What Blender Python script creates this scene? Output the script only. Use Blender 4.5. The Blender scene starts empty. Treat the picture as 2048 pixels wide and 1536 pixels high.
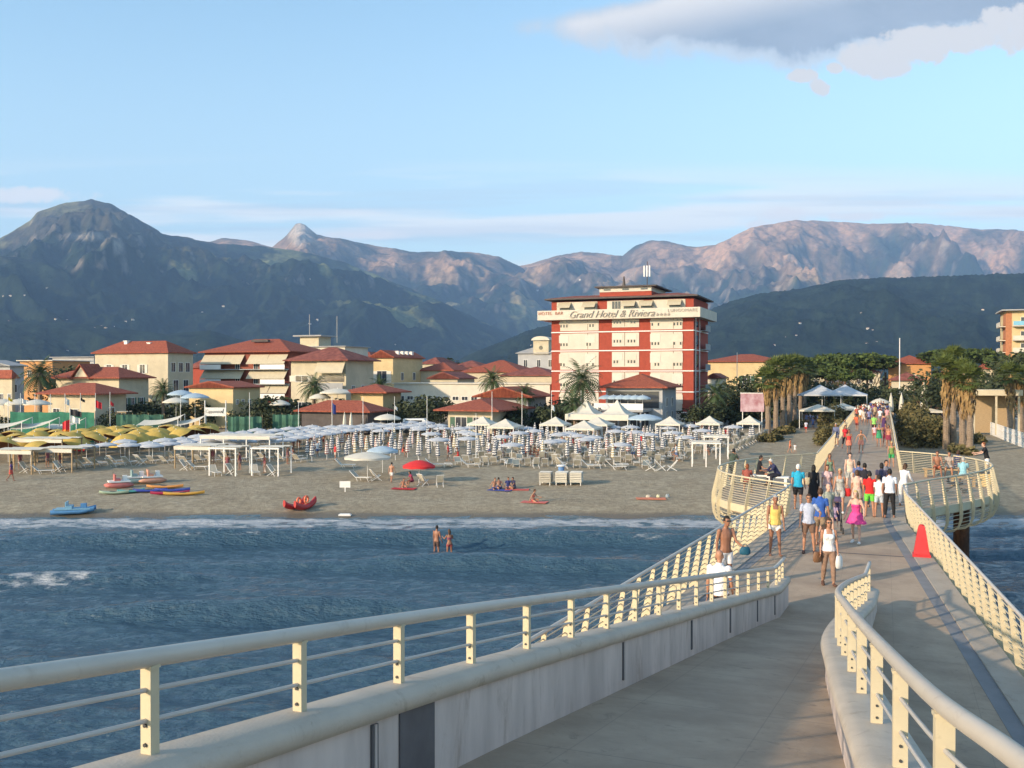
import bpy, bmesh, math, random
import numpy as np
from mathutils import Vector, Matrix, noise as mnoise
R = math.radians
rnd = random.Random(7)
SC = bpy.context.scene
COL = SC.collection
# ---------------------------------------------------------------- camera
CAMZ = 9.8; F = 1900.0; PITCH = math.atan(18/1900)
cam = bpy.data.objects.new("camera", bpy.data.cameras.new("camera")); COL.objects.link(cam)
cam.location = (0, 0, CAMZ); cam.rotation_euler = (math.pi/2-PITCH, 0, 0)
cam.data.sensor_width = 36; cam.data.lens = 36*F/2048
cam.data.clip_start = .1; cam.data.clip_end = 60000
SC.camera = cam
# ---------------------------------------------------------------- light
SUN_EL = 18.0
SX, SY = .82, .57                      # way the sunlight travels over the ground
sl = bpy.data.lights.new("sun", 'SUN'); sl.energy = 4.3; sl.angle = R(1.0); sl.color = (1, .785, .55)
sun = bpy.data.objects.new("sun", sl); COL.objects.link(sun); sun.location = (-60, -40, 60)
_l = math.hypot(SX, SY); _d = Vector((SX/_l*math.cos(R(SUN_EL)), SY/_l*math.cos(R(SUN_EL)), -math.sin(R(SUN_EL))))
sun.rotation_euler = _d.to_track_quat('-Z', 'Y').to_euler()
w = bpy.data.worlds.new("World"); SC.world = w; w.use_nodes = True
nt = w.node_tree; nt.nodes.clear()
def NN(nt, t, **k):
    n = nt.nodes.new(t)
    for a, b in k.items():
        if a == 'inp':
            for i, v in b.items(): n.inputs[i].default_value = v
        else: setattr(n, a, b)
    return n
def MATH(nt, op, a, b=None, c=None, clamp=False):
    n = nt.nodes.new('ShaderNodeMath'); n.operation = op; n.use_clamp = clamp
    for i, v in enumerate((a, b, c)):
        if v is None: continue
        if isinstance(v, (int, float)): n.inputs[i].default_value = v
        else: nt.links.new(v, n.inputs[i])
    return n.outputs[0]
def MIXC(nt, f, a, b, mode='MIX'):
    n = nt.nodes.new('ShaderNodeMix'); n.data_type = 'RGBA'; n.blend_type = mode
    for i, v in ((0, f), (6, a), (7, b)):
        if isinstance(v, (int, float)): n.inputs[i].default_value = v
        elif isinstance(v, tuple): n.inputs[i].default_value = v if len(v) == 4 else (*v, 1)
        else: nt.links.new(v, n.inputs[i])
    return n.outputs[2]
def SS(nt, x, lo, hi):
    n = nt.nodes.new('ShaderNodeMapRange'); n.interpolation_type = 'SMOOTHSTEP'; n.clamp = True
    nt.links.new(x, n.inputs[0]); n.inputs[1].default_value = lo; n.inputs[2].default_value = hi
    return n.outputs[0]
sky = NN(nt, 'ShaderNodeTexSky', sky_type='NISHITA', sun_disc=False, sun_elevation=R(SUN_EL),
         altitude=10, air_density=1.0, dust_density=.6, ozone_density=1.6)
sky.sun_rotation = math.atan2(-SX, -SY)
# clouds at infinity, laid out by direction in the world
tc = NN(nt, 'ShaderNodeTexCoord'); sp = NN(nt, 'ShaderNodeSeparateXYZ'); nt.links.new(tc.outputs['Generated'], sp.inputs[0])
yy = MATH(nt, 'MAXIMUM', sp.outputs[1], .05)
ta = MATH(nt, 'DIVIDE', sp.outputs[0], yy); te = MATH(nt, 'DIVIDE', sp.outputs[2], yy)
front = SS(nt, sp.outputs[1], .05, .4)
def cmb(a, b, c=0.0):
    n = NN(nt, 'ShaderNodeCombineXYZ')
    for i, v in enumerate((a, b, c)):
        if isinstance(v, (int, float)): n.inputs[i].default_value = v
        else: nt.links.new(v, n.inputs[i])
    return n.outputs[0]
def nz(vec, scale, det=6, rough=.55, dist=0.0):
    n = NN(nt, 'ShaderNodeTexNoise', inp={'Scale': scale, 'Detail': det, 'Roughness': rough, 'Distortion': dist}); nt.links.new(vec, n.inputs['Vector']); return n.outputs[0]
n1 = nz(cmb(ta, te), 12, 10, .66, .3); n2 = nz(cmb(ta, MATH(nt, 'MULTIPLY', te, 3.0)), 4, 6)
w1 = MATH(nt, 'MULTIPLY', MATH(nt, 'SUBTRACT', n1, .5), .10)
# big grey cloud, lower edge from (.05,.385) falling to (.2,.34) and rising to the right
edge = MATH(nt, 'ADD', .331, MATH(nt, 'MULTIPLY', MATH(nt, 'POWER', MATH(nt, 'ABSOLUTE', MATH(nt, 'SUBTRACT', ta, .27)), 1.5), .28))
d = MATH(nt, 'ADD', MATH(nt, 'SUBTRACT', te, edge), w1)
leftcut = SS(nt, MATH(nt, 'ADD', MATH(nt, 'SUBTRACT', ta, MATH(nt, 'MULTIPLY', MATH(nt, 'SUBTRACT', te, .37), 4.5)), MATH(nt, 'MULTIPLY', w1, 1.2)), -.01, .09)
big = MATH(nt, 'MULTIPLY', MATH(nt, 'MULTIPLY', SS(nt, d, -.02, .02), leftcut), SS(nt, te, .8, .5))
rim = MATH(nt, 'MULTIPLY', big, MATH(nt, 'SUBTRACT', 1.0, MATH(nt, 'MULTIPLY', SS(nt, d, -.005, .018), SS(nt, MATH(nt, 'SUBTRACT', ta, MATH(nt, 'MULTIPLY', MATH(nt, 'SUBTRACT', te, .37), 4.5)), .05, .3))))
# small puffs under it
def blob(a0, e0, ra, re, k=1.6):
    q = MATH(nt, 'ADD', MATH(nt, 'POWER', MATH(nt, 'DIVIDE', MATH(nt, 'SUBTRACT', ta, a0), ra), 2), MATH(nt, 'POWER', MATH(nt, 'DIVIDE', MATH(nt, 'SUBTRACT', te, e0), re), 2))
    return MATH(nt, 'ADD', MATH(nt, 'SUBTRACT', 1.0, q), MATH(nt, 'MULTIPLY', MATH(nt, 'SUBTRACT', nz(cmb(ta, te, a0), 30, 7, .65), .5), k*2))
pf = MATH(nt, 'MAXIMUM', blob(.385, .332, .05, .024, 1.2), blob(.34, .322, .012, .008))
for q in ((.47, .353, .075, .018), (.425, .345, .05, .02), (.32, .302, .016, .012), (.305, .314, .018, .009), (.53, .362, .05, .028)): pf = MATH(nt, 'MAXIMUM', pf, blob(*q))
cap = MATH(nt, 'MAXIMUM', blob(.285, .167, .055, .013, .9), blob(-.155, .147, .06, .006, 1.1))
for q in ((.35, .166, .05, .006), (.26, .158, .02, .008), (-.53, .19, .1, .01)): cap = MATH(nt, 'MAXIMUM', cap, blob(*q))
pf = MATH(nt, 'MULTIPLY', SS(nt, pf, .1, .55), SS(nt, ta, .2, .3))
# low streaks above the mountains
st = nz(cmb(MATH(nt, 'MULTIPLY', ta, 1.0), MATH(nt, 'MULTIPLY', te, 14.0), 3.3), 2.6, 6, .5)
band = MATH(nt, 'MULTIPLY', SS(nt, te, .235, .17), SS(nt, te, .09, .13))
streak = MATH(nt, 'MULTIPLY', MATH(nt, 'MULTIPLY', SS(nt, st, .42, .58), band), 1.0)
greyst = MATH(nt, 'MULTIPLY', SS(nt, nz(cmb(ta, MATH(nt, 'MULTIPLY', te, 22.0), 8.1), 2.0, 5), .52, .66), MATH(nt, 'MULTIPLY', band, .4))
rk = nz(cmb(ta, MATH(nt, 'MULTIPLY', te, 2.0), 5.0), 7, 6, .6)
c0 = MATH(nt, 'MULTIPLY', front, 1.0)
sk = MIXC(nt, 1.0, sky.outputs[0], (1.07, 1.12, 1.0), 'MULTIPLY')
sk = MIXC(nt, MATH(nt, 'MULTIPLY', MATH(nt, 'MULTIPLY', SS(nt, te, .45, .02), .55), front), sk, (2.55, 2.9, 3.0))
s1 = MIXC(nt, MATH(nt, 'MULTIPLY', streak, front), sk, (4.4, 4.35, 4.0))
s2 = MIXC(nt, MATH(nt, 'MULTIPLY', greyst, front), s1, (2.5, 2.7, 2.9))
s3 = MIXC(nt, MATH(nt, 'MULTIPLY', big, front), s2, MIXC(nt, SS(nt, rk, .3, .7), (1.25, 1.5, 1.85), (1.6, 1.85, 2.2)))
s4 = MIXC(nt, MATH(nt, 'MULTIPLY', MATH(nt, 'MULTIPLY', rim, .95), front), s3, (3.5, 3.35, 3.2))
s5 = MIXC(nt, MATH(nt, 'MULTIPLY', pf, front), s4, (3.15, 3.0, 2.85))
s5 = MIXC(nt, MATH(nt, 'MULTIPLY', SS(nt, cap, .1, 1.0), MATH(nt, 'MULTIPLY', front, .9)), s5, (4.2, 3.9, 3.6))
bg = NN(nt, 'ShaderNodeBackground'); bg.inputs[1].default_value = .15
wo = NN(nt, 'ShaderNodeOutputWorld'); nt.links.new(s5, bg.inputs[0]); nt.links.new(bg.outputs[0], wo.inputs[0])
SC.view_settings.view_transform = 'Standard'; SC.view_settings.look = 'None'; SC.view_settings.gamma = 1
SC.view_settings.use_curve_mapping = False
SC.view_settings.exposure = 0.95
SC.cycles.max_bounces = 6; SC.cycles.diffuse_bounces = 3; SC.cycles.glossy_bounces = 3; SC.cycles.transmission_bounces = 4; SC.cycles.volume_bounces = 1
SC.cycles.transparent_max_bounces = 8; SC.cycles.use_denoising = True
# ---------------------------------------------------------------- geometry helpers
FWD = Vector((0, math.cos(PITCH), -math.sin(PITCH))); UPV = Vector((0, math.sin(PITCH), math.cos(PITCH)))
def ray(px, py): return Vector(((px-1024)/F, 0, 0)) + FWD + UPV*((768-py)/F)
def P(px, py, Y):                         # point seen at a pixel, Y metres out
    d = ray(px, py); return Vector((0, 0, CAMZ)) + d*(Y/d.y)
def G(px, py, z=0.0):                     # point of a level seen at a pixel
    d = ray(px, py); return Vector((0, 0, CAMZ)) + d*((z-CAMZ)/d.z)
_SY = [-50, 30, 40, 60, 65.3, 69, 80, 130, 145, 400]; _SZ = [-6, -3, -2.2, -.45, 0, .4, .9, 1.8, 2.0, 2.0]
def sandz(y): return float(np.interp(y, _SY, _SZ))
def Sg(px, py):                           # point of the beach seen at a pixel
    z = .9
    for _ in range(12):
        p = G(px, py, z); z = .5*z + .5*sandz(p.y)
    p.z = sandz(p.y); return p
CU, SU = .9313, .3642
ROTZ = -math.atan2(SU, CU)
def U(u, v, z=0.0): return Vector((CU*u+SU*v, -SU*u+CU*v, z))
def toUV(p): return (CU*p.x-SU*p.y, SU*p.x+CU*p.y)

MATS = {}
def mat(name, col, rough=.7, var=.12, scale=6.0, bump=0.0, bscale=40.0, metal=0.0, spec=.4, stretch=None, c2=None, thr=None, det=5, dirt=0.0):
    if name in MATS: return MATS[name]
    m = bpy.data.materials.new(name); m.use_nodes = True; t = m.node_tree; b = t.nodes['Principled BSDF']
    b.inputs['Roughness'].default_value = rough; b.inputs['Metallic'].default_value = metal; b.inputs['Specular IOR Level'].default_value = spec
    tcn = NN(t, 'ShaderNodeTexCoord'); src = tcn.outputs['Object']
    if stretch:
        mp = NN(t, 'ShaderNodeMapping'); mp.inputs['Scale'].default_value = stretch; t.links.new(src, mp.inputs[0]); src = mp.outputs[0]
    n = NN(t, 'ShaderNodeTexNoise', inp={'Scale': scale, 'Detail': det, 'Roughness': .6}); t.links.new(src, n.inputs['Vector'])
    a = tuple(c*(1-var) for c in col); bb = c2 or tuple(min(1, c*(1+var)) for c in col)
    f = SS(t, n.outputs[0], *(thr or (.25, .75)))
    cc_ = MIXC(t, f, a, bb)
    if dirt:
        nd = NN(t, 'ShaderNodeTexNoise', inp={'Scale': scale*1.9, 'Detail': 9, 'Roughness': .72, 'Distortion': .8}); t.links.new(src, nd.inputs['Vector'])
        cc_ = MIXC(t, MATH(t, 'MULTIPLY', SS(t, nd.outputs[0], .53, .72), dirt), cc_, tuple(x*y for x, y in zip(col, (.5, .42, .34))))
    t.links.new(cc_, b.inputs['Base Color'])
    if bump:
        n2_ = NN(t, 'ShaderNodeTexNoise', inp={'Scale': bscale, 'Detail': 4}); t.links.new(src, n2_.inputs['Vector'])
        bp = NN(t, 'ShaderNodeBump', inp={'Strength': bump, 'Distance': .02}); t.links.new(n2_.outputs[0], bp.inputs['Height']); t.links.new(bp.outputs[0], b.inputs['Normal'])
    MATS[name] = m; return m

class MB:
    def __init__(s): s.v = []; s.f = []; s.m = []; s.cur = 0
    def add(s, vs, fs):
        o = len(s.v); s.v.extend([Vector(v) for v in vs]); s.f.extend([[i+o for i in f] for f in fs]); s.m.extend([s.cur]*len(fs)); return s
    def box(s, c, sz, rz=0.0, M=None):
        c = Vector(c); hx, hy, hz = sz[0]/2, sz[1]/2, sz[2]/2
        Rm = M if M is not None else Matrix.Rotation(rz, 3, 'Z')
        vs = [c + Rm @ Vector((x*hx, y*hy, z*hz)) for x in (-1, 1) for y in (-1, 1) for z in (-1, 1)]
        return s.add(vs, [(0, 1, 3, 2), (4, 6, 7, 5), (0, 4, 5, 1), (2, 3, 7, 6), (0, 2, 6, 4), (1, 5, 7, 3)])
    def bx(s, x0, x1, y0, y1, z0, z1): return s.box(((x0+x1)/2, (y0+y1)/2, (z0+z1)/2), (abs(x1-x0), abs(y1-y0), abs(z1-z0)))
    def tube(s, pts, r, n=8, cap=True, r1=None):
        pts = [Vector(p) for p in pts]; N = len(pts); rs = r if isinstance(r, (list, tuple)) else [r+(r1-r)*i/(N-1) if r1 is not None else r for i in range(N)]
        ref = None; vs = []
        for i, p in enumerate(pts):
            t = (pts[min(i+1, N-1)]-pts[max(i-1, 0)]).normalized()
            if ref is None: ref = Vector((0, 0, 1)) if abs(t.z) < .9 else Vector((0, 1, 0))
            a = t.cross(ref).normalized(); b = a.cross(t).normalized(); ref = b
            for k in range(n):
                th = 2*math.pi*(k+.5)/n; vs.append(p + a*(math.cos(th)*rs[i]) + b*(math.sin(th)*rs[i]))
        fs = [(i*n+k, i*n+(k+1) % n, (i+1)*n+(k+1) % n, (i+1)*n+k) for i in range(N-1) for k in range(n)]
        if cap: fs += [tuple(range(n))[::-1], tuple((N-1)*n+k for k in range(n))]
        return s.add(vs, fs)
    def loft(s, rings, close=True, cap=True):
        n = len(rings[0]); vs = [v for r_ in rings for v in r_]; N = len(rings)
        fs = [(i*n+k, i*n+(k+1) % n, (i+1)*n+(k+1) % n, (i+1)*n+k) for i in range(N-1) for k in range(n if close else n-1)]
        if cap and close: fs += [tuple(range(n))[::-1], tuple((N-1)*n+k for k in range(n))]
        return s.add(vs, fs)
    def lathe(s, c, prof, n=12, ex=1.0, ey=1.0, cap=True):
        c = Vector(c)
        return s.loft([[c+Vector((math.cos(2*math.pi*k/n)*r_*ex, math.sin(2*math.pi*k/n)*r_*ey, z)) for k in range(n)] for r_, z in prof], cap=cap)
    def ell(s, c, r3, n=10, m=6, M=None):
        rings = []
        for i in range(m+1):
            a = -math.pi/2+math.pi*i/m; cr = max(math.cos(a), .02)
            ring = []
            for k in range(n):
                v = Vector((math.cos(2*math.pi*k/n)*cr*r3[0], math.sin(2*math.pi*k/n)*cr*r3[1], math.sin(a)*r3[2]))
                ring.append(Vector(c)+(M @ v if M is not None else v))
            rings.append(ring)
        return s.loft(rings)
    def prism(s, poly, z0, z1):
        n = len(poly); vs = [Vector((p[0], p[1], z0)) for p in poly]+[Vector((p[0], p[1], z1)) for p in poly]
        return s.add(vs, [tuple(range(n))[::-1], tuple(range(n, 2*n))]+[(k, (k+1) % n, (k+1) % n+n, k+n) for k in range(n)])
    def xf(s, M):
        s.v = [M @ v for v in s.v]; return s
    def mesh(s, name, mats, smooth=False):
        me = bpy.data.meshes.new(name); me.from_pydata([tuple(v) for v in s.v], [], s.f)
        for m_ in (mats if isinstance(mats, (list, tuple)) else [mats]): me.materials.append(m_)
        if len(set(s.m)) > 1: me.polygons.foreach_set('material_index', s.m)
        bm = bmesh.new(); bm.from_mesh(me); bmesh.ops.recalc_face_normals(bm, faces=bm.faces[:]); bm.to_mesh(me); bm.free()
        if smooth: me.polygons.foreach_set('use_smooth', [True]*len(me.polygons)); smooth != 1 and me.set_sharp_from_angle(angle=R(40))
        return me
    def build(s, name, mats, parent=None, smooth=False, world=False):
        if world and parent is not None:
            M = wm(parent).inverted(); s.v = [M @ v for v in s.v]
        return link(name, s.mesh(name, mats, smooth), parent)
def wm(o):
    M = Matrix.LocRotScale(o.location, o.rotation_euler, o.scale)
    return wm(o.parent) @ M if o.parent else M
def link(name, me, parent=None, loc=None, rz=None):
    o = bpy.data.objects.new(name, me); COL.objects.link(o); o.parent = parent
    if loc is not None: o.location = loc
    if rz is not None: o.rotation_euler = (0, 0, rz)
    return o
def tag(o, label=None, cat=None, group=None, kind=None):
    if label: o['label'] = label
    if cat: o['category'] = cat
    if group: o['group'] = group
    if kind: o['kind'] = kind
    return o
def thing(name, label, cat, loc=(0, 0, 0), rz=0.0, group=None):
    o = bpy.data.objects.new(name, None); COL.objects.link(o); o.empty_display_size = .3
    o.location = loc; o.rotation_euler = (0, 0, rz); return tag(o, label, cat, group)
def struct(name, o): o['kind'] = 'structure'; return o
KIDS = {}
def copytree(o, loc=None, rz=None, label=None, parent=None, sc=None, group=None):
    c = o.copy(); COL.objects.link(c); c.parent = parent
    if loc is not None: c.location = loc
    if rz is not None: c.rotation_euler = (0, 0, rz)
    if sc is not None: c.scale = (sc, sc, sc)
    if label: c['label'] = label
    if group: c['group'] = group
    for ch in [x for x in ALLKIDS(o)]: copytree(ch, parent=c)
    return c
_kc = {}
def ALLKIDS(o):
    if o.name not in _kc: _kc[o.name] = list(o.children)
    return _kc[o.name]
def catmull(pts, k=8, closed=False):
    pts = [Vector(p) for p in pts]; out = []; n = len(pts)
    for i in range(n-1):
        p0, p1, p2, p3 = pts[max(i-1, 0)], pts[i], pts[i+1], pts[min(i+2, n-1)]
        for j in range(k):
            t = j/k; out.append(.5*((2*p1)+(-p0+p2)*t+(2*p0-5*p1+4*p2-p3)*t*t+(-p0+3*p1-3*p2+p3)*t**3))
    out.append(pts[-1]); return out
def resample(pts, step):
    out = [pts[0].copy()]; acc = 0.0
    for a, b in zip(pts, pts[1:]):
        L = (b-a).length
        while L > 1e-9 and acc+L >= step:
            a = a+(b-a)*((step-acc)/L); L = (b-a).length; out.append(a.copy()); acc = 0.0
        acc += L
    return out
# ================================================================ SEA, BEACH, MOUNTAINS
def pnoise(x, y, seed=0):                 # value-gradient noise, numpy
    x = np.asarray(x, float); y = np.asarray(y, float)
    xi = np.floor(x).astype(np.int64); yi = np.floor(y).astype(np.int64); xf_ = x-xi; yf = y-yi
    def h(a, b):
        n = (a*374761393 + b*668265263 + seed*1442695041) & 0xffffffff
        n = ((n ^ (n >> 13))*1274126177) & 0xffffffff
        return ((n ^ (n >> 16)) & 0xffff)/65535.0*2*np.pi
    def g(a, b, dx, dy): t = h(a, b); return np.cos(t)*dx+np.sin(t)*dy
    u = xf_*xf_*xf_*(xf_*(xf_*6-15)+10); v = yf*yf*yf*(yf*(yf*6-15)+10)
    a = g(xi, yi, xf_, yf); b = g(xi+1, yi, xf_-1, yf); c = g(xi, yi+1, xf_, yf-1); d_ = g(xi+1, yi+1, xf_-1, yf-1)
    return (a+(b-a)*u)*(1-v)+(c+(d_-c)*u)*v
def fbm(x, y, o=5, seed=0, gain=.5):
    s = 0; a = 1.0
    for i in range(o): s = s+a*pnoise(x, y, seed+i*17); x = x*2.03+5.1; y = y*2.03+1.7; a *= gain
    return s
def ridged(x, y, o=5, seed=0):
    s = 0; a = 1.0; t = 0
    for i in range(o): s = s+a*(1-np.abs(pnoise(x, y, seed+i*31))*2.2); t += a; x = x*2.05+3.3; y = y*2.05+7.1; a *= .5
    return s/t
def grid_mesh(name, X, Y, Z, m, col=None, smooth=True):
    ny, nx = X.shape; me = bpy.data.meshes.new(name)
    idx = np.arange(ny*nx).reshape(ny, nx)
    q = np.stack([idx[:-1, :-1], idx[:-1, 1:], idx[1:, 1:], idx[1:, :-1]], -1).reshape(-1, 4)
    me.vertices.add(nx*ny); me.vertices.foreach_set('co', np.stack([X, Y, Z], -1).ravel())
    me.loops.add(len(q)*4); me.loops.foreach_set('vertex_index', q.ravel())
    me.polygons.add(len(q)); me.polygons.foreach_set('loop_start', np.arange(len(q))*4); me.polygons.foreach_set('loop_total', np.full(len(q), 4))
    me.update(calc_edges=True)
    if smooth: me.polygons.foreach_set('use_smooth', np.ones(len(q), bool))
    if col is not None:
        at = me.color_attributes.new('Col', 'FLOAT_COLOR', 'POINT')
        c4 = np.ones((nx*ny, 4)); c4[:, :col.shape[-1]] = col.reshape(-1, col.shape[-1]); at.data.foreach_set('color', c4.ravel())
    me.materials.append(m); return link(name, me)
# ---- sea
def axis(lo, hi, st, far):
    a = list(np.arange(lo, hi+1e-6, st)); e = []; x = hi; s_ = st
    while x < far: s_ *= 1.5; x += s_; e.append(x)
    b = []; x = lo; s_ = st
    while x > -far: s_ *= 1.5; x -= s_; b.append(x)
    return np.array(b[::-1]+a+e)
xs = axis(-46, 46, .22, 5000); ys = axis(13, 67.5, .16, 5000); ys = ys[ys < 68]
X, Y = np.meshgrid(xs, ys)
wob = 1.5*pnoise(X*.045, Y*.05, 3)+.5*pnoise(X*.15, Y*.12, 9)
Z = np.zeros_like(X)
def swell(y0, amp, wdt, x0=0, xw=1e9, seed=1, lean=.35):
    env = np.exp(-((X-x0)/xw)**2)*(.8+1.1*np.clip(pnoise(X*.06+seed*3.3, 0*X+seed, seed)+.35, 0, 1))
    c = (Y+wob-y0)/wdt
    return .95*amp*env*np.where(c > 0, np.exp(-(c/.55)**2), np.exp(-(c/.85)**2))
SWL = [(38.3, .62, 1.3, -12, 10, 2), (31, .34, 1.3, -6, 12, 12), (48, .55, 1.2, 3, 22, 3), (44.8, .45, 1.1, -22, 9, 4), (55.2, .6, 1.1, -10, 40, 5), (59, .3, .9, 8, 30, 6), (27, .2, 1.6, -2, 12, 7), (42, .34, 1.2, 18, 9, 8), (50.5, .5, 1, 30, 12, 9), (34, .3, 1.3, 6, 9, 10), (21, .2, 1.6, -8, 9, 11)]
for s_ in SWL: Z += swell(s_[0], s_[1], s_[2], s_[3], s_[4], s_[5])
near = np.clip((90-np.abs(X))/40, 0, 1)*np.clip((Y+10)/20, 0, 1)
chop = .10*fbm(X*.3, Y*.75, 4, 21, .55)+.05*ridged(X*.8+.3*Y, Y*1.7, 3, 55)+.12*pnoise(X*.13, Y*.42, 71)
Z = (Z+chop*1.15)*near*np.clip((70-Y)/6, .25, 1)
# foam cover
fo = np.zeros_like(X)
n_f = fbm(X*.7, Y*1.2, 5, 77, .65)
edge_w = 63.4+.9*pnoise(X*.12, 0*X, 5)
fo += np.clip(1-np.abs(Y-edge_w)/1.3, 0, 1)*1.1
fo += np.clip(1-np.abs(Y-(61.3+.8*pnoise(X*.09, 0*X+4, 15)))/2.2, 0, 1)*.72
fo += np.clip(1-np.abs(Y+wob-55.6)/1.1, 0, 1)*.42*np.clip(pnoise(X*.07, 0*X, 91)*2+.5, 0, 1)
fo += np.clip(1-np.abs(Y+wob-44.2)/2.2, 0, 1)*np.clip(1.4-np.abs(X+23)/4.5, 0, 1)*.55
fo += np.clip(1-np.abs(Y+wob-59.4)/.8, 0, 1)*.4*np.clip(pnoise(X*.1, 0*X, 97)*2+.4, 0, 1)
fo = np.clip((fo+n_f*.75-.26)*1.9, 0, 1)*(fo > 0.02)
m = bpy.data.materials.new('sea_water'); m.use_nodes = True; t = m.node_tree; b = t.nodes['Principled BSDF']
b.inputs['Roughness'].default_value = .12; b.inputs['IOR'].default_value = 1.33
at = NN(t, 'ShaderNodeVertexColor', layer_name='Col'); sc_ = NN(t, 'ShaderNodeSeparateColor'); t.links.new(at.outputs[0], sc_.inputs[0])
g_ = NN(t, 'ShaderNodeNewGeometry'); mp = NN(t, 'ShaderNodeMapping'); mp.inputs['Scale'].default_value = (1, 1.9, 1); t.links.new(g_.outputs['Position'], mp.inputs[0])
nf = NN(t, 'ShaderNodeTexNoise', inp={'Scale': 3.2, 'Detail': 6, 'Roughness': .7}); t.links.new(mp.outputs[0], nf.inputs['Vector'])
fm = MATH(t, 'MULTIPLY', sc_.outputs[0], SS(t, MATH(t, 'ADD', nf.outputs[0], MATH(t, 'MULTIPLY', sc_.outputs[0], .25)), .42, .68))
t.links.new(MIXC(t, fm, MIXC(t, sc_.outputs[1], (.044, .094, .138), (.09, .14, .165)), (.44, .46, .48)), b.inputs['Base Color'])
t.links.new(MATH(t, 'ADD', MATH(t, 'MULTIPLY', fm, .6), .1), b.inputs['Roughness'])
nb = NN(t, 'ShaderNodeTexNoise', inp={'Scale': 3.4, 'Detail': 5, 'Roughness': .65}); t.links.new(mp.outputs[0], nb.inputs['Vector'])
nb2 = NN(t, 'ShaderNodeTexNoise', inp={'Scale': 1.0, 'Detail': 3, 'Roughness': .5}); t.links.new(mp.outputs[0], nb2.inputs['Vector'])
bp = NN(t, 'ShaderNodeBump', inp={'Strength': 1.0, 'Distance': .15}); t.links.new(MATH(t, 'ADD', nb.outputs[0], MATH(t, 'MULTIPLY', nb2.outputs[0], 2.2)), bp.inputs['Height']); t.links.new(bp.outputs[0], b.inputs['Normal'])
shal = np.clip((Y-56)/9, 0, 1)
struct('sea', grid_mesh('sea', X, Y, Z, m, np.stack([fo, shal, 0*fo], -1)))
# ---- beach
def sand_mat():
    m = bpy.data.materials.new('beach_sand'); m.use_nodes = True; t = m.node_tree; b = t.nodes['Principled BSDF']
    b.inputs['Specular IOR Level'].default_value = .15
    g_ = NN(t, 'ShaderNodeNewGeometry'); s_ = NN(t, 'ShaderNodeSeparateXYZ'); t.links.new(g_.outputs['Position'], s_.inputs[0])
    n = NN(t, 'ShaderNodeTexNoise', inp={'Scale': .35, 'Detail': 8, 'Roughness': .65}); t.links.new(g_.outputs['Position'], n.inputs['Vector'])
    n3 = NN(t, 'ShaderNodeTexNoise', inp={'Scale': 1.7, 'Detail': 9, 'Roughness': .82}); t.links.new(g_.outputs['Position'], n3.inputs['Vector'])
    c = MIXC(t, SS(t, n.outputs[0], .3, .7), (.40, .335, .235), (.50, .43, .31))
    c = MIXC(t, SS(t, n3.outputs[0], .40, .62), MIXC(t, .62, c, (.2, .165, .12)), c)
    wet = MATH(t, 'ADD', s_.outputs[1], MATH(t, 'MULTIPLY', n.outputs[0], 1.6))
    wf = SS(t, wet, 68.0, 66.6)
    t.links.new(MIXC(t, wf, c, (.17, .14, .10)), b.inputs['Base Color'])
    t.links.new(MATH(t, 'SUBTRACT', .95, MATH(t, 'MULTIPLY', wf, .55)), b.inputs['Roughness'])
    bp = NN(t, 'ShaderNodeBump', inp={'Strength': 1.0, 'Distance': .2}); t.links.new(n3.outputs[0], bp.inputs['Height']); t.links.new(bp.outputs[0], b.inputs['Normal'])
    return m
MSAND = sand_mat()
xs = np.concatenate([np.arange(-400, -70, 10), np.arange(-70, 90, .5), np.arange(90, 400, 10)]); ys = np.concatenate([np.arange(25, 60, 2.5), np.arange(60, 125, .3), np.arange(125, 140, 1.5), [141.]])
X, Y = np.meshgrid(xs, ys)
Z = np.interp(Y, _SY, _SZ)+.05*fbm(X*.35, Y*.6, 4, 5)*np.clip((Y-66)/4, 0, 1)+.06*pnoise(X*.08, Y*.1, 8)
struct('beach', grid_mesh('beach', X, Y, Z, MSAND))
mg = mat('town_ground', (.17, .155, .13), .95, .3, .05)
o = MB().bx(-9000, 9000, 138, 9000, 1.2, 1.93).build('town_ground', mg); struct('town_ground', o)
o = MB().box(U(-10, 0, 1.9)+U(0, 152, 0)*1.0, (420, 7, .07), ROTZ).build('promenade', mat('promenade_paving', (.3, .27, .24), .85, .1, 1.0)); struct('promenade', o)
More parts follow.
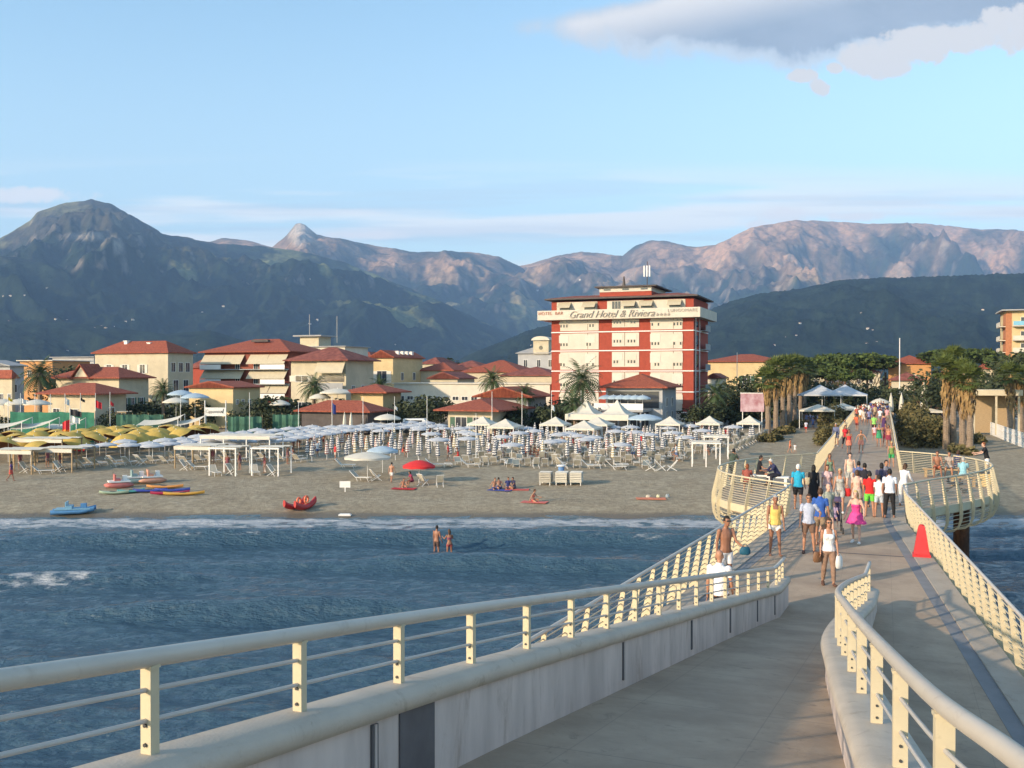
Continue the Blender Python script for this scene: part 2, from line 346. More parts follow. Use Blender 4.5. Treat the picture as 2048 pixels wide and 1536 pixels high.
# ---- mountains
def prof(pts, off=0):
    a = np.array(pts, float); return (a[:, 0]-1024)/F, (750-a[:, 1])/F
RG = [  # crest pixels, distance, front width, back width, spur freq, spur amp, seed
 ([(-900, 560), (-400, 520), (-60, 490), (0, 478), (30, 460), (62, 442), (75, 425), (120, 408), (185, 398), (225, 408), (260, 430), (325, 468), (400, 482), (450, 488), (520, 492), (600, 502), (680, 522), (760, 552), (850, 590), (920, 622), (1000, 660), (1080, 705), (1150, 750)], 6800, 3300, 2500, 10, .30, 3),
 ([(-900, 600), (-300, 540), (0, 512), (90, 522), (180, 552), (260, 590), (330, 622), (400, 655), (480, 690), (560, 735), (600, 750)], 4700, 1800, 1500, 12, .25, 5),
 ([(-300, 705), (0, 640), (150, 645), (330, 668), (420, 660), (520, 690), (640, 712), (760, 735), (850, 750)], 3300, 900, 900, 16, .2, 6),
 ([(250, 560), (400, 490), (445, 476), (490, 480), (545, 494), (575, 470), (592, 448), (602, 447), (612, 450), (635, 470), (700, 482), (780, 496), (840, 505), (900, 502), (960, 506), (1000, 514), (1045, 535), (1080, 570), (1150, 640), (1250, 750)], 9600, 3600, 3000, 14, .26, 7),
 ([(780, 640), (900, 560), (1000, 540), (1060, 528), (1110, 512), (1165, 503), (1210, 508), (1245, 512), (1270, 492), (1300, 481), (1335, 483), (1390, 496), (1430, 492), (1460, 478), (1500, 458), (1540, 450), (1600, 441), (1640, 443), (1700, 446), (1760, 450), (1840, 446), (1900, 452), (1960, 460), (2048, 462), (2300, 470), (2900, 540)], 10600, 4300, 3000, 11, .34, 9),
 ([(960, 750), (1040, 700), (1120, 640), (1210, 580), (1260, 560), (1330, 590), (1420, 650), (1500, 750)], 8200, 1500, 1400, 12, .3, 10),
 ([(860, 750), (930, 715), (1000, 685), (1060, 660), (1120, 645), (1250, 640), (1380, 640), (1430, 615), (1480, 597), (1520, 587), (1600, 577), (1680, 562), (1750, 556), (1850, 553), (1950, 549), (2048, 546), (2300, 540), (2900, 600)], 3900, 1700, 1500, 13, .22, 12),
]
def terrain(T, D, det=True):
    H = np.full(np.shape(T), -30.0)
    for k, (pts, Dc, wf_, wb, fr, am, sd) in enumerate(RG):
        tx, ty = prof(pts); c = np.interp(T, tx, ty, left=-.02, right=-.02)
        if det: c = c+.0011*fbm(T*60, T*0+sd, 4, sd)*np.clip(c*20, 0, 1)
        Dl = Dc*(1+.03*np.sin(T*9+sd)); hc = c*Dl+CAMZ
        s_ = np.where(D < Dl, 1-(Dl-D)/wf_, 1-(D-Dl)/wb); s_ = np.clip(s_, -.2, 1)
        warp = .12*pnoise(T*fr*.7, D/1500, sd+40)
        Lk = wf_*.42; wx = .35*pnoise(T*Dc/Lk*.6, D/Lk*.5, sd+77); e = ridged(T*Dc/Lk+wx+(Dc-D)/Lk*(.45 if k in (0, 3) else -.3), D/(Lk*1.9)+sd, 6, sd)
        e2 = fbm(T*Dc/300, D/300.0, 4, sd+9)
        bump_ = np.clip(4*s_*(1-s_), 0, 1)**.7
        h = hc*np.clip(s_, 0, 1)**1.05 + (np.abs(hc)+60)*bump_**1.3*(am*1.5*(e-.5)+.05*e2)
        h = np.where(s_ <= 0, -30, h)
        h = np.minimum(h, (c+.0009)*D+CAMZ)
        if k == len(RG)-1: h = h+7*fbm(T*260, D/14.0, 2, 5)*np.clip(s_*4, 0, 1)
        H = np.maximum(H, h)
    return H
ts = np.linspace(-.95, 1.0, 1250); ds = np.concatenate([np.linspace(2200, 5400, 190), np.linspace(5420, 10900, 250), np.linspace(11000, 14000, 12)])
T, D = np.meshgrid(ts, ds); H = terrain(T, D)
X = T*D; Y = D
el = (H-CAMZ)/D
gx = np.gradient(H, axis=1)/np.maximum(np.gradient(X, axis=1), 1); gy = np.gradient(H, axis=0)/np.gradient(Y, axis=0); slope = np.hypot(gx, gy)
na = fbm(T*14, D/900, 5, 31); nb_ = fbm(T*60, D/240, 4, 33); ncc = ridged(T*34, D/700, 4, 37)
forest = np.array([.026, .042, .027]); dark = np.array([.012, .02, .018]); grass = np.array([.25, .26, .11]); brown = np.array([.46, .285, .18]); rock = np.array([.5, .43, .36])  # forest and brown also paint shaded lower slopes under pink sunlit tops
C = forest+(dark-forest)*np.clip(.5+nb_*1.2, 0, 1)[..., None]
gmask = np.clip((na+.35*nb_-.12)*4, 0, 1)*np.clip((el-.02)*30, 0, 1)*(D > 5000)*.95
C = C+(grass*.75-C)*gmask[..., None]
bmask = np.clip((H/D*1.0-.085+.05*na+.03*nb_)*18, 0, 1)*(D > 7200)*np.clip(.75+na*1.1, 0, 1)  # high far ground: dry grass brown with the pink sunlight coloured in
C = C+(brown-C)*np.clip(bmask, 0, 1)[..., None]
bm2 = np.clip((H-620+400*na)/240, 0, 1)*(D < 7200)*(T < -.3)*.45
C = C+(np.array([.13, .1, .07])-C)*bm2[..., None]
pkm = np.clip(1-np.hypot((T-(602-1024)/F)/.017, (el-.152)/.02), 0, 1)*(D > 7500)*2.5; C = C+(rock-C)*np.clip(pkm*(nb_+.6), 0, 1)[..., None]
clf = np.maximum(np.clip(1-np.hypot((T-(226-1024)/F)/.013, (el-.136)/.013), 0, 1), np.clip(1-np.hypot((T-(175-1024)/F)/.03, (el-.146)/.006), 0, 1)*.6)*(D < 7300)*2.2
C = C+(rock-C)*np.clip(clf*(ncc*2.4-1.0), 0, 1)[..., None]
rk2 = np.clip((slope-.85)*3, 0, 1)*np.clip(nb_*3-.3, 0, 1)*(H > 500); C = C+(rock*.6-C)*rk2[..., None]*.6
m = bpy.data.materials.new('mountain_slopes'); m.use_nodes = True; t = m.node_tree; b = t.nodes['Principled BSDF']
b.inputs['Roughness'].default_value = 1; b.inputs['Specular IOR Level'].default_value = 0
at = NN(t, 'ShaderNodeVertexColor', layer_name='Col'); g_ = NN(t, 'ShaderNodeNewGeometry')
n = NN(t, 'ShaderNodeTexNoise', inp={'Scale': .012, 'Detail': 8, 'Roughness': .75}); t.links.new(g_.outputs['Position'], n.inputs['Vector'])
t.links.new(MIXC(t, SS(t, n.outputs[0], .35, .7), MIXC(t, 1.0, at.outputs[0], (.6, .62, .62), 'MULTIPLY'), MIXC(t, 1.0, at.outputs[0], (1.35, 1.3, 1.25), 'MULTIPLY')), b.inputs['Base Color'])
bp = NN(t, 'ShaderNodeBump', inp={'Strength': 1.0, 'Distance': 25.0}); t.links.new(n.outputs[0], bp.inputs['Height']); t.links.new(bp.outputs[0], b.inputs['Normal'])
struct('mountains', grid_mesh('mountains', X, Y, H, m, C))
# ---- air: pale haze over land and mountains
hz = bpy.data.materials.new('haze'); hz.use_nodes = True; t = hz.node_tree; t.nodes.clear()
pv = NN(t, 'ShaderNodeVolumePrincipled'); pv.inputs['Color'].default_value = (.36, .60, 1, 1); pv.inputs['Density'].default_value = 6.3e-5; pv.inputs['Anisotropy'].default_value = 0.0
oo = NN(t, 'ShaderNodeOutputMaterial'); t.links.new(pv.outputs[0], oo.inputs['Volume'])
o = MB().bx(-16000, 17500, -6000, 15500, -40, 2400).build('haze', hz); o['kind'] = 'stuff'
# ================================================================ PIER
DZ = 4.6
M_CON = mat('pier_paving', (.43, .37, .30), .85, .12, 1.3, .25, 60)
M_CONG = mat('grey_stone_strip', (.22, .22, .225), .8, .1, 2, .2, 60)
M_KERB = mat('pale_kerb', (.42, .36, .29), .8, .08, 2, .2, 60, dirt=.5)
M_WALL = mat('ramp_wall_concrete', (.56, .48, .43), .8, .2, 2.2, .2, 30, stretch=(1, 1, .22), det=8, dirt=.6)
M_COP = mat('ramp_coping', (.50, .43, .345), .6, .1, 2.2, .15, 60, dirt=.55)
M_CREAM = mat('cream_painted_steel', (.58, .50, .34), .45, .06, 4, det=9, dirt=.35)
M_RAIL = mat('handrail_paint', (.54, .48, .40), .35, .05, 3, dirt=.4)
M_ROD = mat('steel_rod', (.5, .47, .43), .4, .05, 3)
M_DARK = mat('dark_metal', (.05, .05, .05), .6)
def hw(v): return 2.03+(max(0, 36-v)*.083)
AX = -1.26
def paving(m, cell):
    pass
def pier_floor_mat():
    m = bpy.data.materials.new('pier_floor'); m.use_nodes = True; t = m.node_tree; b = t.nodes['Principled BSDF']; b.inputs['Roughness'].default_value = .8
    tc_ = NN(t, 'ShaderNodeTexCoord'); sp_ = NN(t, 'ShaderNodeSeparateXYZ'); t.links.new(tc_.outputs['Object'], sp_.inputs[0])
    n = NN(t, 'ShaderNodeTexNoise', inp={'Scale': .9, 'Detail': 8, 'Roughness': .65}); t.links.new(tc_.outputs['Object'], n.inputs['Vector'])
    n3 = NN(t, 'ShaderNodeTexNoise', inp={'Scale': 9, 'Detail': 8, 'Roughness': .7}); t.links.new(tc_.outputs['Object'], n3.inputs['Vector'])
    c = MIXC(t, SS(t, n.outputs[0], .3, .7), (.33, .24, .165), (.46, .345, .24))
    c = MIXC(t, MATH(t, 'MULTIPLY', SS(t, n3.outputs[0], .55, .75), .3), c, (.24, .19, .14))
    def line(coord, per, wd):
        q = MATH(t, 'ABSOLUTE', MATH(t, 'SUBTRACT', MATH(t, 'FRACT', MATH(t, 'DIVIDE', MATH(t, 'ADD', coord, 100.0), per)), .5))
        return SS(t, q, wd/per, wd/per*.4)
    ln = MATH(t, 'MAXIMUM', line(sp_.outputs[1], 2.4, .012), MATH(t, 'MULTIPLY', line(sp_.outputs[0], 1.2, .008), .6))
    n5 = NN(t, 'ShaderNodeTexNoise', inp={'Scale': 3.0, 'Detail': 9, 'Roughness': .75, 'Distortion': 1.2}); t.links.new(tc_.outputs['Object'], n5.inputs['Vector'])
    c = MIXC(t, MATH(t, 'MULTIPLY', SS(t, n5.outputs[0], .56, .70), .5), c, (.13, .105, .08))
    t.links.new(MIXC(t, MATH(t, 'MULTIPLY', ln, .45), c, (.14, .12, .1)), b.inputs['Base Color'])
    bp = NN(t, 'ShaderNodeBump', inp={'Strength': .3, 'Distance': .02}); t.links.new(n3.outputs[0], bp.inputs['Height']); t.links.new(bp.outputs[0], b.inputs['Normal'])
    return m
M_FLOOR = pier_floor_mat()
def uvp(lst): return [Vector((a, b, 0)) for a, b in lst]
VS = list(range(-8, 37, 2))+[37]+list(range(40, 143, 6))
left = [(AX-hw(v), v) for v in VS]; right = [(AX+hw(v), v) for v in VS]
# the deck widens into the two lookouts
LL = [(-3.27, 37), (-4.6, 38.2), (-6.0, 39.8), (-6.75, 41.8), (-6.9, 44), (-6.4, 46.8), (-5.3, 49.2), (-3.27, 52)]
RR = [(.77, 38.3), (1.8, 40.6), (3.2, 43.2), (4.3, 46), (4.7, 48.8), (4.2, 51.4), (2.9, 53.6), (.75, 55.3)]
LLs = catmull(uvp(LL), 6); RRs = catmull(uvp(RR), 6)
def pframe(name, kind=None):
    o = bpy.data.objects.new(name, None)
    return o
def pier_struct(name, mb, m, smooth=False):
    o = mb.build(name, m, None, smooth); o.rotation_euler = (0, 0, ROTZ); o['kind'] = 'structure'; return o
deck = MB()
def strip(mb, L, Rr, zt, zb):
    rings = [[(a[0], a[1], zt), (b_[0], b_[1], zt), (b_[0], b_[1], zb), (a[0], a[1], zb)] for a, b_ in zip(L, Rr)]
    mb.loft(rings)
strip(deck, left, right, DZ, DZ-.45)
pier_struct('pier_deck', deck, M_FLOOR)
lk = MB(); lk.prism([(p.x, p.y) for p in LLs], DZ-.38, DZ-.004); pier_struct('lookout_floor', lk, M_FLOOR)
lk = MB(); lk.prism([(p.x, p.y) for p in RRs], DZ-.38, DZ-.004); pier_struct('lookout_floor', lk, M_FLOOR)
ks = MB(); VV = [v for v in VS if v <= 40]
for sgn in (-1, 1):
    e = lambda v, k: (AX+sgn*(hw(v)-k), v)
    ks.cur = 0; strip(ks, [e(v, 0) for v in VV], [e(v, .5) for v in VV], DZ+.035, DZ+.001)
    ks.cur = 1; strip(ks, [e(v, .5) for v in VV], [e(v, .76) for v in VV], DZ+.006, DZ+.001)
pier_struct('pier_kerb', ks, [M_KERB, M_CONG])
jl = MB(); jl.bx(AX-hw(29.6)+.6, AX+hw(29.6)-.6, 29.3, 29.38, DZ+.001, DZ+.004); pier_struct('deck_joint', jl, M_DARK)
# ramp
def rz_(v): return DZ+.167*(21-v) if v < 21 else DZ
LW = catmull([Vector(p) for p in [(-3.2, -7, 0), (-2.9, -2, 0), (-2.8, 2, 0), (-2.78, 6, 0), (-2.66, 9.5, 0), (-2.48, 14.7, 0), (-2.28, 19, 0), (-2.08, 22.2, 0)]], 8)
CW = catmull([Vector(p) for p in [(1.3, -7, 0), (.95, -2, 0), (.65, 1.5, 0), (.4, 3.3, 0), (.19, 4.6, 0), (-.12, 7.7, 0), (-.36, 10.5, 0), (-.54, 13, 0), (-.54, 16, 0), (-.42, 19.3, 0), (-.27, 22.4, 0)]], 8)
def at_v(path, v):
    for a, b_ in zip(path, path[1:]):
        if a.y <= v <= b_.y: return a.x+(b_.x-a.x)*(v-a.y)/max(b_.y-a.y, 1e-6)
    return path[-1].x if v > path[-1].y else path[0].x
rp = MB(); vs_ = [-7+.7*i for i in range(41)]; vs_ = [v for v in vs_ if v <= 21.2]
rings = [[(at_v(LW, v)+.02, v, rz_(v)+.006), (at_v(CW, v)-.02, v, rz_(v)+.006), (at_v(CW, v)-.02, v, DZ-.02), (at_v(LW, v)+.02, v, DZ-.02)] for v in vs_]
rp.loft(rings); pier_struct('ramp', rp, M_FLOOR)
def wall_along(path, half, name, label, H1, posts, pw=.052, plates=True):
    p0 = path[-1]; root = thing(name, label, 'parapet', U(p0.x, p0.y, DZ), ROTZ)
    L = lambda u, v, z: (u-p0.x, v-p0.y, z-DZ)          # local frame of the root
    CH = .08
    nrm = []
    for i, p in enumerate(path):
        t_ = (path[min(i+1, len(path)-1)]-path[max(i-1, 0)]).normalized(); nrm.append(Vector((t_.y, -t_.x, 0)))
    wb_ = MB(); rings = []
    for p, n_ in zip(path, nrm):
        z0 = DZ-.02; z1 = rz_(p.y)+H1; a = p-n_*(half-.05); b_ = p+n_*(half-.05)
        rings.append([L(a.x, a.y, z0), L(a.x, a.y, z1), L(b_.x, b_.y, z1), L(b_.x, b_.y, z0)])
    wb_.loft(rings); wb_.build('wall', M_WALL, root)
    cp = MB(); rings = []
    for p, n_ in zip(path, nrm):
        ring = []
        for k in range(10):
            th = 2*math.pi*k/10; q = p+n_*(half*1.06*math.copysign(abs(math.cos(th))**.6, math.cos(th)))
            ring.append(L(q.x, q.y, rz_(p.y)+H1-.02+CH*(math.copysign(abs(math.sin(th))**.7, math.sin(th)))))
        rings.append(ring)
    cp.loft(rings); cp.build('coping', M_COP, root, True)
    hr = MB(); hr.tube([L(p.x, p.y, rz_(p.y)+1.05) for p in path], .041, 14); hr.build('handrail', M_RAIL, root, True)
    for hh in (H1+.08+(.97-H1)*.36, H1+.08+(.97-H1)*.70):
        rd = MB(); rd.tube([L(p.x, p.y, rz_(p.y)+hh-.02) for p in path], .011, 6); rd.build('rod', M_ROD, root, True)
    proto = None
    for v in posts:
        u = at_v(path, v); i = min(range(len(path)), key=lambda k: abs(path[k].y-v)); n_ = nrm[i]; ang = math.atan2(n_.y, n_.x)
        if proto is None:
            pb = MB(); ph = 1.02-H1-.05; pb.box((0, 0, ph/2-.01), (pw, .05, ph)); pb.box((.0, 0, ph-.005), (pw+.012, .056, .015))
            bo = MB()
            me = pb.mesh('post', M_CREAM)
            bb = MB()
            bb.tube([(.0, -.025, 0), (.0, -.033, 0)], .009, 6)
            mb2 = bb.mesh('bolt', M_DARK); proto = me
        o = link('post', proto, root, Vector(L(u, v, rz_(v)+H1+.05)), ang)
        link('bolt', mb2, o, (0, 0, .05)); link('bolt', mb2, o, (0, 0, .13))
    return root, nrm
PV = [3.07+i*1.07 for i in range(-8, 19)]; PV = [v for v in PV if v < 22.1]
lwr, nl = wall_along(LW, .15, 'ramp_parapet', 'long pale concrete parapet with cream posts and thick rounded handrail left of the ramp', .60, PV[:-1]+[21.2, 21.6, 22.0])
PV2 = [4.25+i*1.28 for i in range(-8, 6)]+[11.6+i*.95 for i in range(12)]; PV2 = [v for v in PV2 if v < 22.3]
cwr, nc = wall_along(CW, .2, 'ramp_parapet', 'curving concrete parapet with thick white handrail between the ramp and the lower walkway', .44, PV2, .075)
# slots and the dark hatch on the inner face of the left wall
def on_left_wall(v0, v1, z0, z1, name, m, thick=.012, label=None):
    mb = MB(); n = 6; rings = []; p0 = LW[-1]
    for i in range(n+1):
        v = v0+(v1-v0)*i/n; u = at_v(LW, v)+.10
        rings.append([(u-p0.x, v-p0.y, rz_(v)+z0-DZ), (u-p0.x, v-p0.y, rz_(v)+z1-DZ), (u+thick-p0.x, v-p0.y, rz_(v)+z1-DZ), (u+thick-p0.x, v-p0.y, rz_(v)+z0-DZ)])
    mb.loft(rings); return mb.build(name, m, lwr)
M_HATCH = mat('hatch_grey', (.115, .11, .115), .6, .15, 5)
on_left_wall(5.02, 5.48, .02, .52, 'hatch', M_HATCH)
for v in (4.72, 9.75, 13.0, 15.8, 18.4, 20.4): 
    on_left_wall(v-.035, v+.035, .0 if v < 5 else .1, .5, 'light_slot', M_HATCH, .014)
    on_left_wall(v-.012, v+.012, .0 if v < 5 else .1, .5, 'slot_cover', M_WALL, .02) if v < 10 else None
# outer railings: flat plates that lean inwards, thin rails, tubular handrail
def railing(path, outward, label, n_rails=8, drop=.0, step=1.0, lookout=False, group=None):
    # path = handrail foot line at deck edge in (u,v); outward = +1 if outside is to the right of travel
    path = [p.copy() for p in path]; root = thing('lookout_railing' if lookout else 'pier_railing', label, 'railing', U(path[0].x, path[0].y, DZ), ROTZ, group)
    p0 = path[0]; N = len(path)
    def nr(i):
        t_ = (path[min(i+1, N-1)]-path[max(i-1, 0)]).normalized(); return Vector((t_.y, -t_.x, 0))*outward
    LEAN = -.2
    def pt(i, off, z):
        q = path[i]+nr(i)*off; return Vector((q.x-p0.x, q.y-p0.y, z-DZ))
    hr = MB(); hr.tube([pt(i, .12+LEAN*.9, DZ+1.1) for i in range(N)], .036, 8); hr.build('handrail', M_RAIL if not lookout else M_CREAM, root, True)
    for k in range(n_rails):
        zz = .98-.92*k/(n_rails-1) if n_rails > 1 else .5
        rd = MB(); rd.tube([pt(i, .12+LEAN*zz*.8, DZ+zz) for i in range(N)], .012, 5); rd.build('rail', M_CREAM, root, True)
    if lookout:
        fb = MB(); rings = [[pt(i, .02, DZ-.32), pt(i, .02, DZ+.0), pt(i, .1, DZ+.0), pt(i, .1, DZ-.32)] for i in range(N)]; fb.loft(rings); fb.build('fascia', M_CREAM, root)
        for zz, off in ((-.45, .14), (-.62, .12), (-.8, .06), (-.97, -.05), (-1.1, -.2), (-1.18, -.4)):
            rd = MB(); rd.tube([pt(i, off, DZ+zz) for i in range(N)], .014, 5); rd.build('rail', M_CREAM, root, True)
    prof_ = [(.12+LEAN*.9, 1.09), (.12+LEAN*.5, .6), (.13, 0)]
    prof_ += [(.17, -.4), (.15, -.7), (.05, -.98), (-.15, -1.15), (-.45, -1.22)] if lookout else [(.15, -.3)]
    L_ = MB(); wd = .16
    rs = resample(path, step); 
    mesh = None
    for q in rs:
        i = min(range(N), key=lambda k: (path[k]-q).length); n_ = nr(i)
        if mesh is None:
            pb = MB(); rings = []
            for j, (o_, z) in enumerate(prof_):
                w0 = .07+.12*max(0, 1-abs(z)/1.1)
                if j+1 < len(prof_): dx, dz = prof_[j+1][0]-o_, prof_[j+1][1]-z
                l_ = math.hypot(dx, dz); ox, oz = -dz/l_*w0/2, dx/l_*w0/2
                rings.append([(o_-ox, -.012, z-oz), (o_+ox, -.012, z+oz), (o_+ox, .012, z+oz), (o_-ox, .012, z-oz)])
            pb.loft(rings); mesh = pb.mesh('post', M_CREAM)
        link('post', mesh, root, Vector((q.x-p0.x, q.y-p0.y, 0)), math.atan2(n_.y, n_.x))
    return root
def outer(sgn, v0, v1, st=1.5):
    n = int(abs(v1-v0)/st)+1; return [Vector((AX+sgn*hw(v0+(v1-v0)*i/n), v0+(v1-v0)*i/n, 0)) for i in range(n+1)]
railing(outer(-1, 2, 37.0), -1, 'cream railing of leaning flat posts left of the ramp, running to the left lookout', 8, step=.95)
railing(outer(1, 2, 38.2), 1, 'cream railing of leaning posts along the right walkway, behind the red cone', 8, step=.95)
railing(outer(-1, 52.2, 140), -1, 'long cream railing on the left side of the far narrow pier toward the promenade', 7, step=.85)
railing(outer(1, 55.5, 140), 1, 'long cream railing on the right side of the far narrow pier beside the dune scrub', 7, step=.85)
railing(LLs, -1, 'bowed cream basket railing round the left lookout of the pier', 11, step=1.15, lookout=True)
railing(RRs, 1, 'bowed cream basket railing round the right lookout above the rusty pile', 11, step=1.15, lookout=True)
M_RUST = mat('rusty_steel', (.085, .038, .022), .85, .5, 2.5, .5, 12, stretch=(1, 1, .35), c2=(.2, .085, .035), thr=(.4, .75))
def pile(u, v, r_, label, ztop=DZ-.45, zb=-2.5, name='pile'):
    t_ = thing(name, label, 'pile', U(u, v, zb), ROTZ)
    b_ = MB(); b_.lathe((0, 0, 0), [(r_, 0), (r_, ztop-zb-.12)], 20); b_.build('shaft', M_RUST, t_, True)
    c_ = MB(); c_.lathe((0, 0, ztop-zb-.12), [(r_*1.25, 0), (r_*1.25, .12)], 20); c_.build('cap_plate', M_RUST, t_)
    return t_
pile(3.25, 46.6, .33, 'thick rusty steel pile standing in the water under the right lookout', ztop=DZ-.38)
bm_ = MB()
for (a, b_) in (((-3, 44.5), (-6.3, 44.0)), ((.6, 46.6), (4.2, 46.9))):
    c_ = Vector(((a[0]+b_[0])/2, (a[1]+b_[1])/2, DZ-.55)); bm_.box(c_, (abs(a[0]-b_[0]), .3, .3))
for v in range(0, 141, 14): bm_.bx(AX-1.7, AX+1.7, v-.2, v+.2, DZ-.75, DZ-.45); 
pier_struct('pier_beams', bm_, M_RUST)
# shore end: ramp down to the promenade
q = MB(); q.loft([[(AX-2.6, v, z), (AX+2.6, v, z), (AX+2.6, v, z-.4), (AX-2.6, v, z-.4)] for v, z in ((142, DZ-.002), (150, 4.2), (175, 2.05))]); pier_struct('pier_approach', q, M_FLOOR)
# traffic cone, tall square-sided red
p = G(1843, 1112, DZ+.035)
cn = thing('traffic_cone', 'tall faded red plastic cone standing by the right railing of the walkway', 'cone', (p.x, p.y, DZ+.035), ROTZ)
MC = mat('cone_red', (.55, .03, .035), .5, .12, 6)
b_ = MB(); b_.box((0, 0, .035), (.48, .46, .07)); b_.build('base', MC, cn)
b_ = MB(); b_.loft([[(-a, -a*.8, z), (a, -a*.8, z), (a, a*.8, z), (-a, a*.8, z)] for a, z in ((.215, .07), (.205, .12), (.175, .3), (.145, .5), (.105, .75), (.08, .86), (.075, .87))]); b_.build('body', MC, cn, 2)
b_ = MB(); b_.lathe((0, 0, .87), [(.06, 0), (.06, .03), (.045, .035)], 8); b_.build('top', MC, cn)
# ================================================================ BUILDINGS
M_ROOF = mat('terracotta_roof', (.27, .06, .035), .85, .3, .9, .8, 9, stretch=(4, 4, 1), c2=(.38, .105, .055))
M_ROOF2 = mat('old_terracotta_roof', (.20, .055, .045), .9, .3, 1.2, .8, 9, c2=(.3, .1, .07))
M_CRW = mat('cream_plaster', (.53, .46, .33), .9, .12, .5, dirt=.3)
M_WHW = mat('white_plaster', (.60, .55, .46), .9, .07, .6, dirt=.2)
M_YEL = mat('yellow_plaster', (.60, .46, .25), .9, .1, .5, dirt=.3)
M_ORG = mat('orange_plaster', (.52, .27, .11), .9, .1, .5)
M_GRW = mat('grey_plaster', (.40, .40, .40), .9, .1, .5)
M_BRK = mat('red_brick', (.33, .06, .035), .85, .12, 2, .3, 30)
M_REDB = mat('reddish_brown_cladding', (.25, .07, .04), .8, .2, 1)
M_PANE = mat('window_glass', (.04, .045, .055), .12, .3, .8, spec=.8)
M_SHUT = mat('brown_shutter', (.16, .09, .05), .7, .1, 3)
M_GSH = mat('green_shutter', (.06, .13, .09), .7, .1, 3)
M_WSH = mat('pale_shutter', (.62, .58, .5), .7, .05, 3)
M_WPNT = mat('white_paint', (.78, .76, .72), .5, .04, 3)
M_CONC = mat('grey_concrete', (.34, .34, .34), .9, .1, 1)
M_SLAB = mat('dark_slab_and_shade', (.10, .085, .08), .9, .2, 1)
M_BEIGE = mat('beige_awning', (.50, .44, .32), .9, .06, 2)
M_SOLAR = mat('solar_panel', (.03, .04, .06), .2, .1, 3)
EX = Vector((CU, -SU, 0)); EYv = Vector((SU, CU, 0))
def corners(xl, xr, xs, Dl, zg=2.0):
    tl = (xl-1024)/F; t = (xr-1024)/F
    X0 = tl*Dl; w_ = (t*Dl-X0)/(CU+SU*t); Xr = X0+CU*w_; Yr = Dl-SU*w_
    if xs is None: d_ = None
    else:
        t2 = (xs-1024)/F; d_ = (t2*Yr-Xr)/(SU-CU*t2)
    return Vector((X0, Dl, zg)), w_, d_
def zat(py, D): return P(1024, py, D).z
_win = {}
def window(root, x, z, w_, h_, face='f', y=0.0, m=None, shut=None, sill=True, W=None):
    """window on the front (local -y side, at y) or on the right side (at x = W)."""
    key = (round(w_, 2), round(h_, 2), m.name if m else '', shut.name if shut else '')
    if key not in _win:
        a = MB(); a.bx(-w_/2, w_/2, -.03, .05, 0, h_); me = a.mesh('window', m or M_PANE)
        fr = MB(); k = .07
        fr.bx(-w_/2-k, -w_/2, -.06, .02, -k, h_+k); fr.bx(w_/2, w_/2+k, -.06, .02, -k, h_+k); fr.bx(-w_/2, w_/2, -.06, .02, h_, h_+k); fr.bx(-w_/2, w_/2, -.09, .02, -k, 0); fr.bx(-.025, .025, -.05, -.031, 0, h_)
        mf = fr.mesh('frame', M_WPNT); ms = None
        if shut:
            q = MB(); q.bx(0, w_*.45-.01, -.08, 0, 0, h_); ms = q.mesh('shutter', shut)
        _win[key] = (me, mf, ms)
    me, mf, ms = _win[key]
    o = link('window', me, root)
    if face == 'f': o.location = (x, y, z)
    else: o.location = (W, x, z); o.rotation_euler = (0, 0, math.pi/2)
    link('frame', mf, o)
    if ms: link('shutter', ms, o, (w_/2+.08, 0, 0)); link('shutter', ms, o, (-w_/2-.08-w_*.45, 0, 0))
    return o
def roof_mb(w_, d_, z, rh, kind='hip', ov=.5, th=.18, ridge=None):
    b = MB(); x0, x1, y0, y1 = -ov, w_+ov, -ov, d_+ov
    if kind == 'flat': b.bx(x0, x1, y0, y1, z, z+th); return b
    if kind == 'hip':
        r_ = min(w_, d_)/2+ov
        if w_ >= d_: a, c = (x0+r_, (y0+y1)/2), (x1-r_, (y0+y1)/2)
        else: a, c = ((x0+x1)/2, y0+r_), ((x0+x1)/2, y1-r_)
    elif kind == 'gablex': a, c = (x0, (y0+y1)/2), (x1, (y0+y1)/2)     # ridge along x
    elif kind == 'gabley': a, c = ((x0+x1)/2, y0), ((x0+x1)/2, y1)     # ridge along y (gable faces the sea)
    elif kind == 'pyr': a = ((x0+x1)/2, (y0+y1)/2); c = (a[0]+.01, a[1])
    vs = []
    for dz in (0, th): vs += [(x0, y0, z+dz), (x1, y0, z+dz), (x1, y1, z+dz), (x0, y1, z+dz), (a[0], a[1], z+rh+dz), (c[0], c[1], z+rh+dz)]
    if kind in ('gabley',) or (kind == 'hip' and w_ < d_): top = [(0, 1, 4), (1, 2, 5, 4), (2, 3, 5), (3, 0, 4, 5)]
    else: top = [(0, 1, 5, 4), (1, 2, 5), (2, 3, 4, 5), (3, 0, 4)]
    fs = [tuple(reversed(f)) for f in top]+[tuple(i+6 for i in f) for f in top]
    fs += [(0, 1, 7, 6), (1, 2, 8, 7), (2, 3, 9, 8), (3, 0, 6, 9)]
    b.add(vs, fs); return b
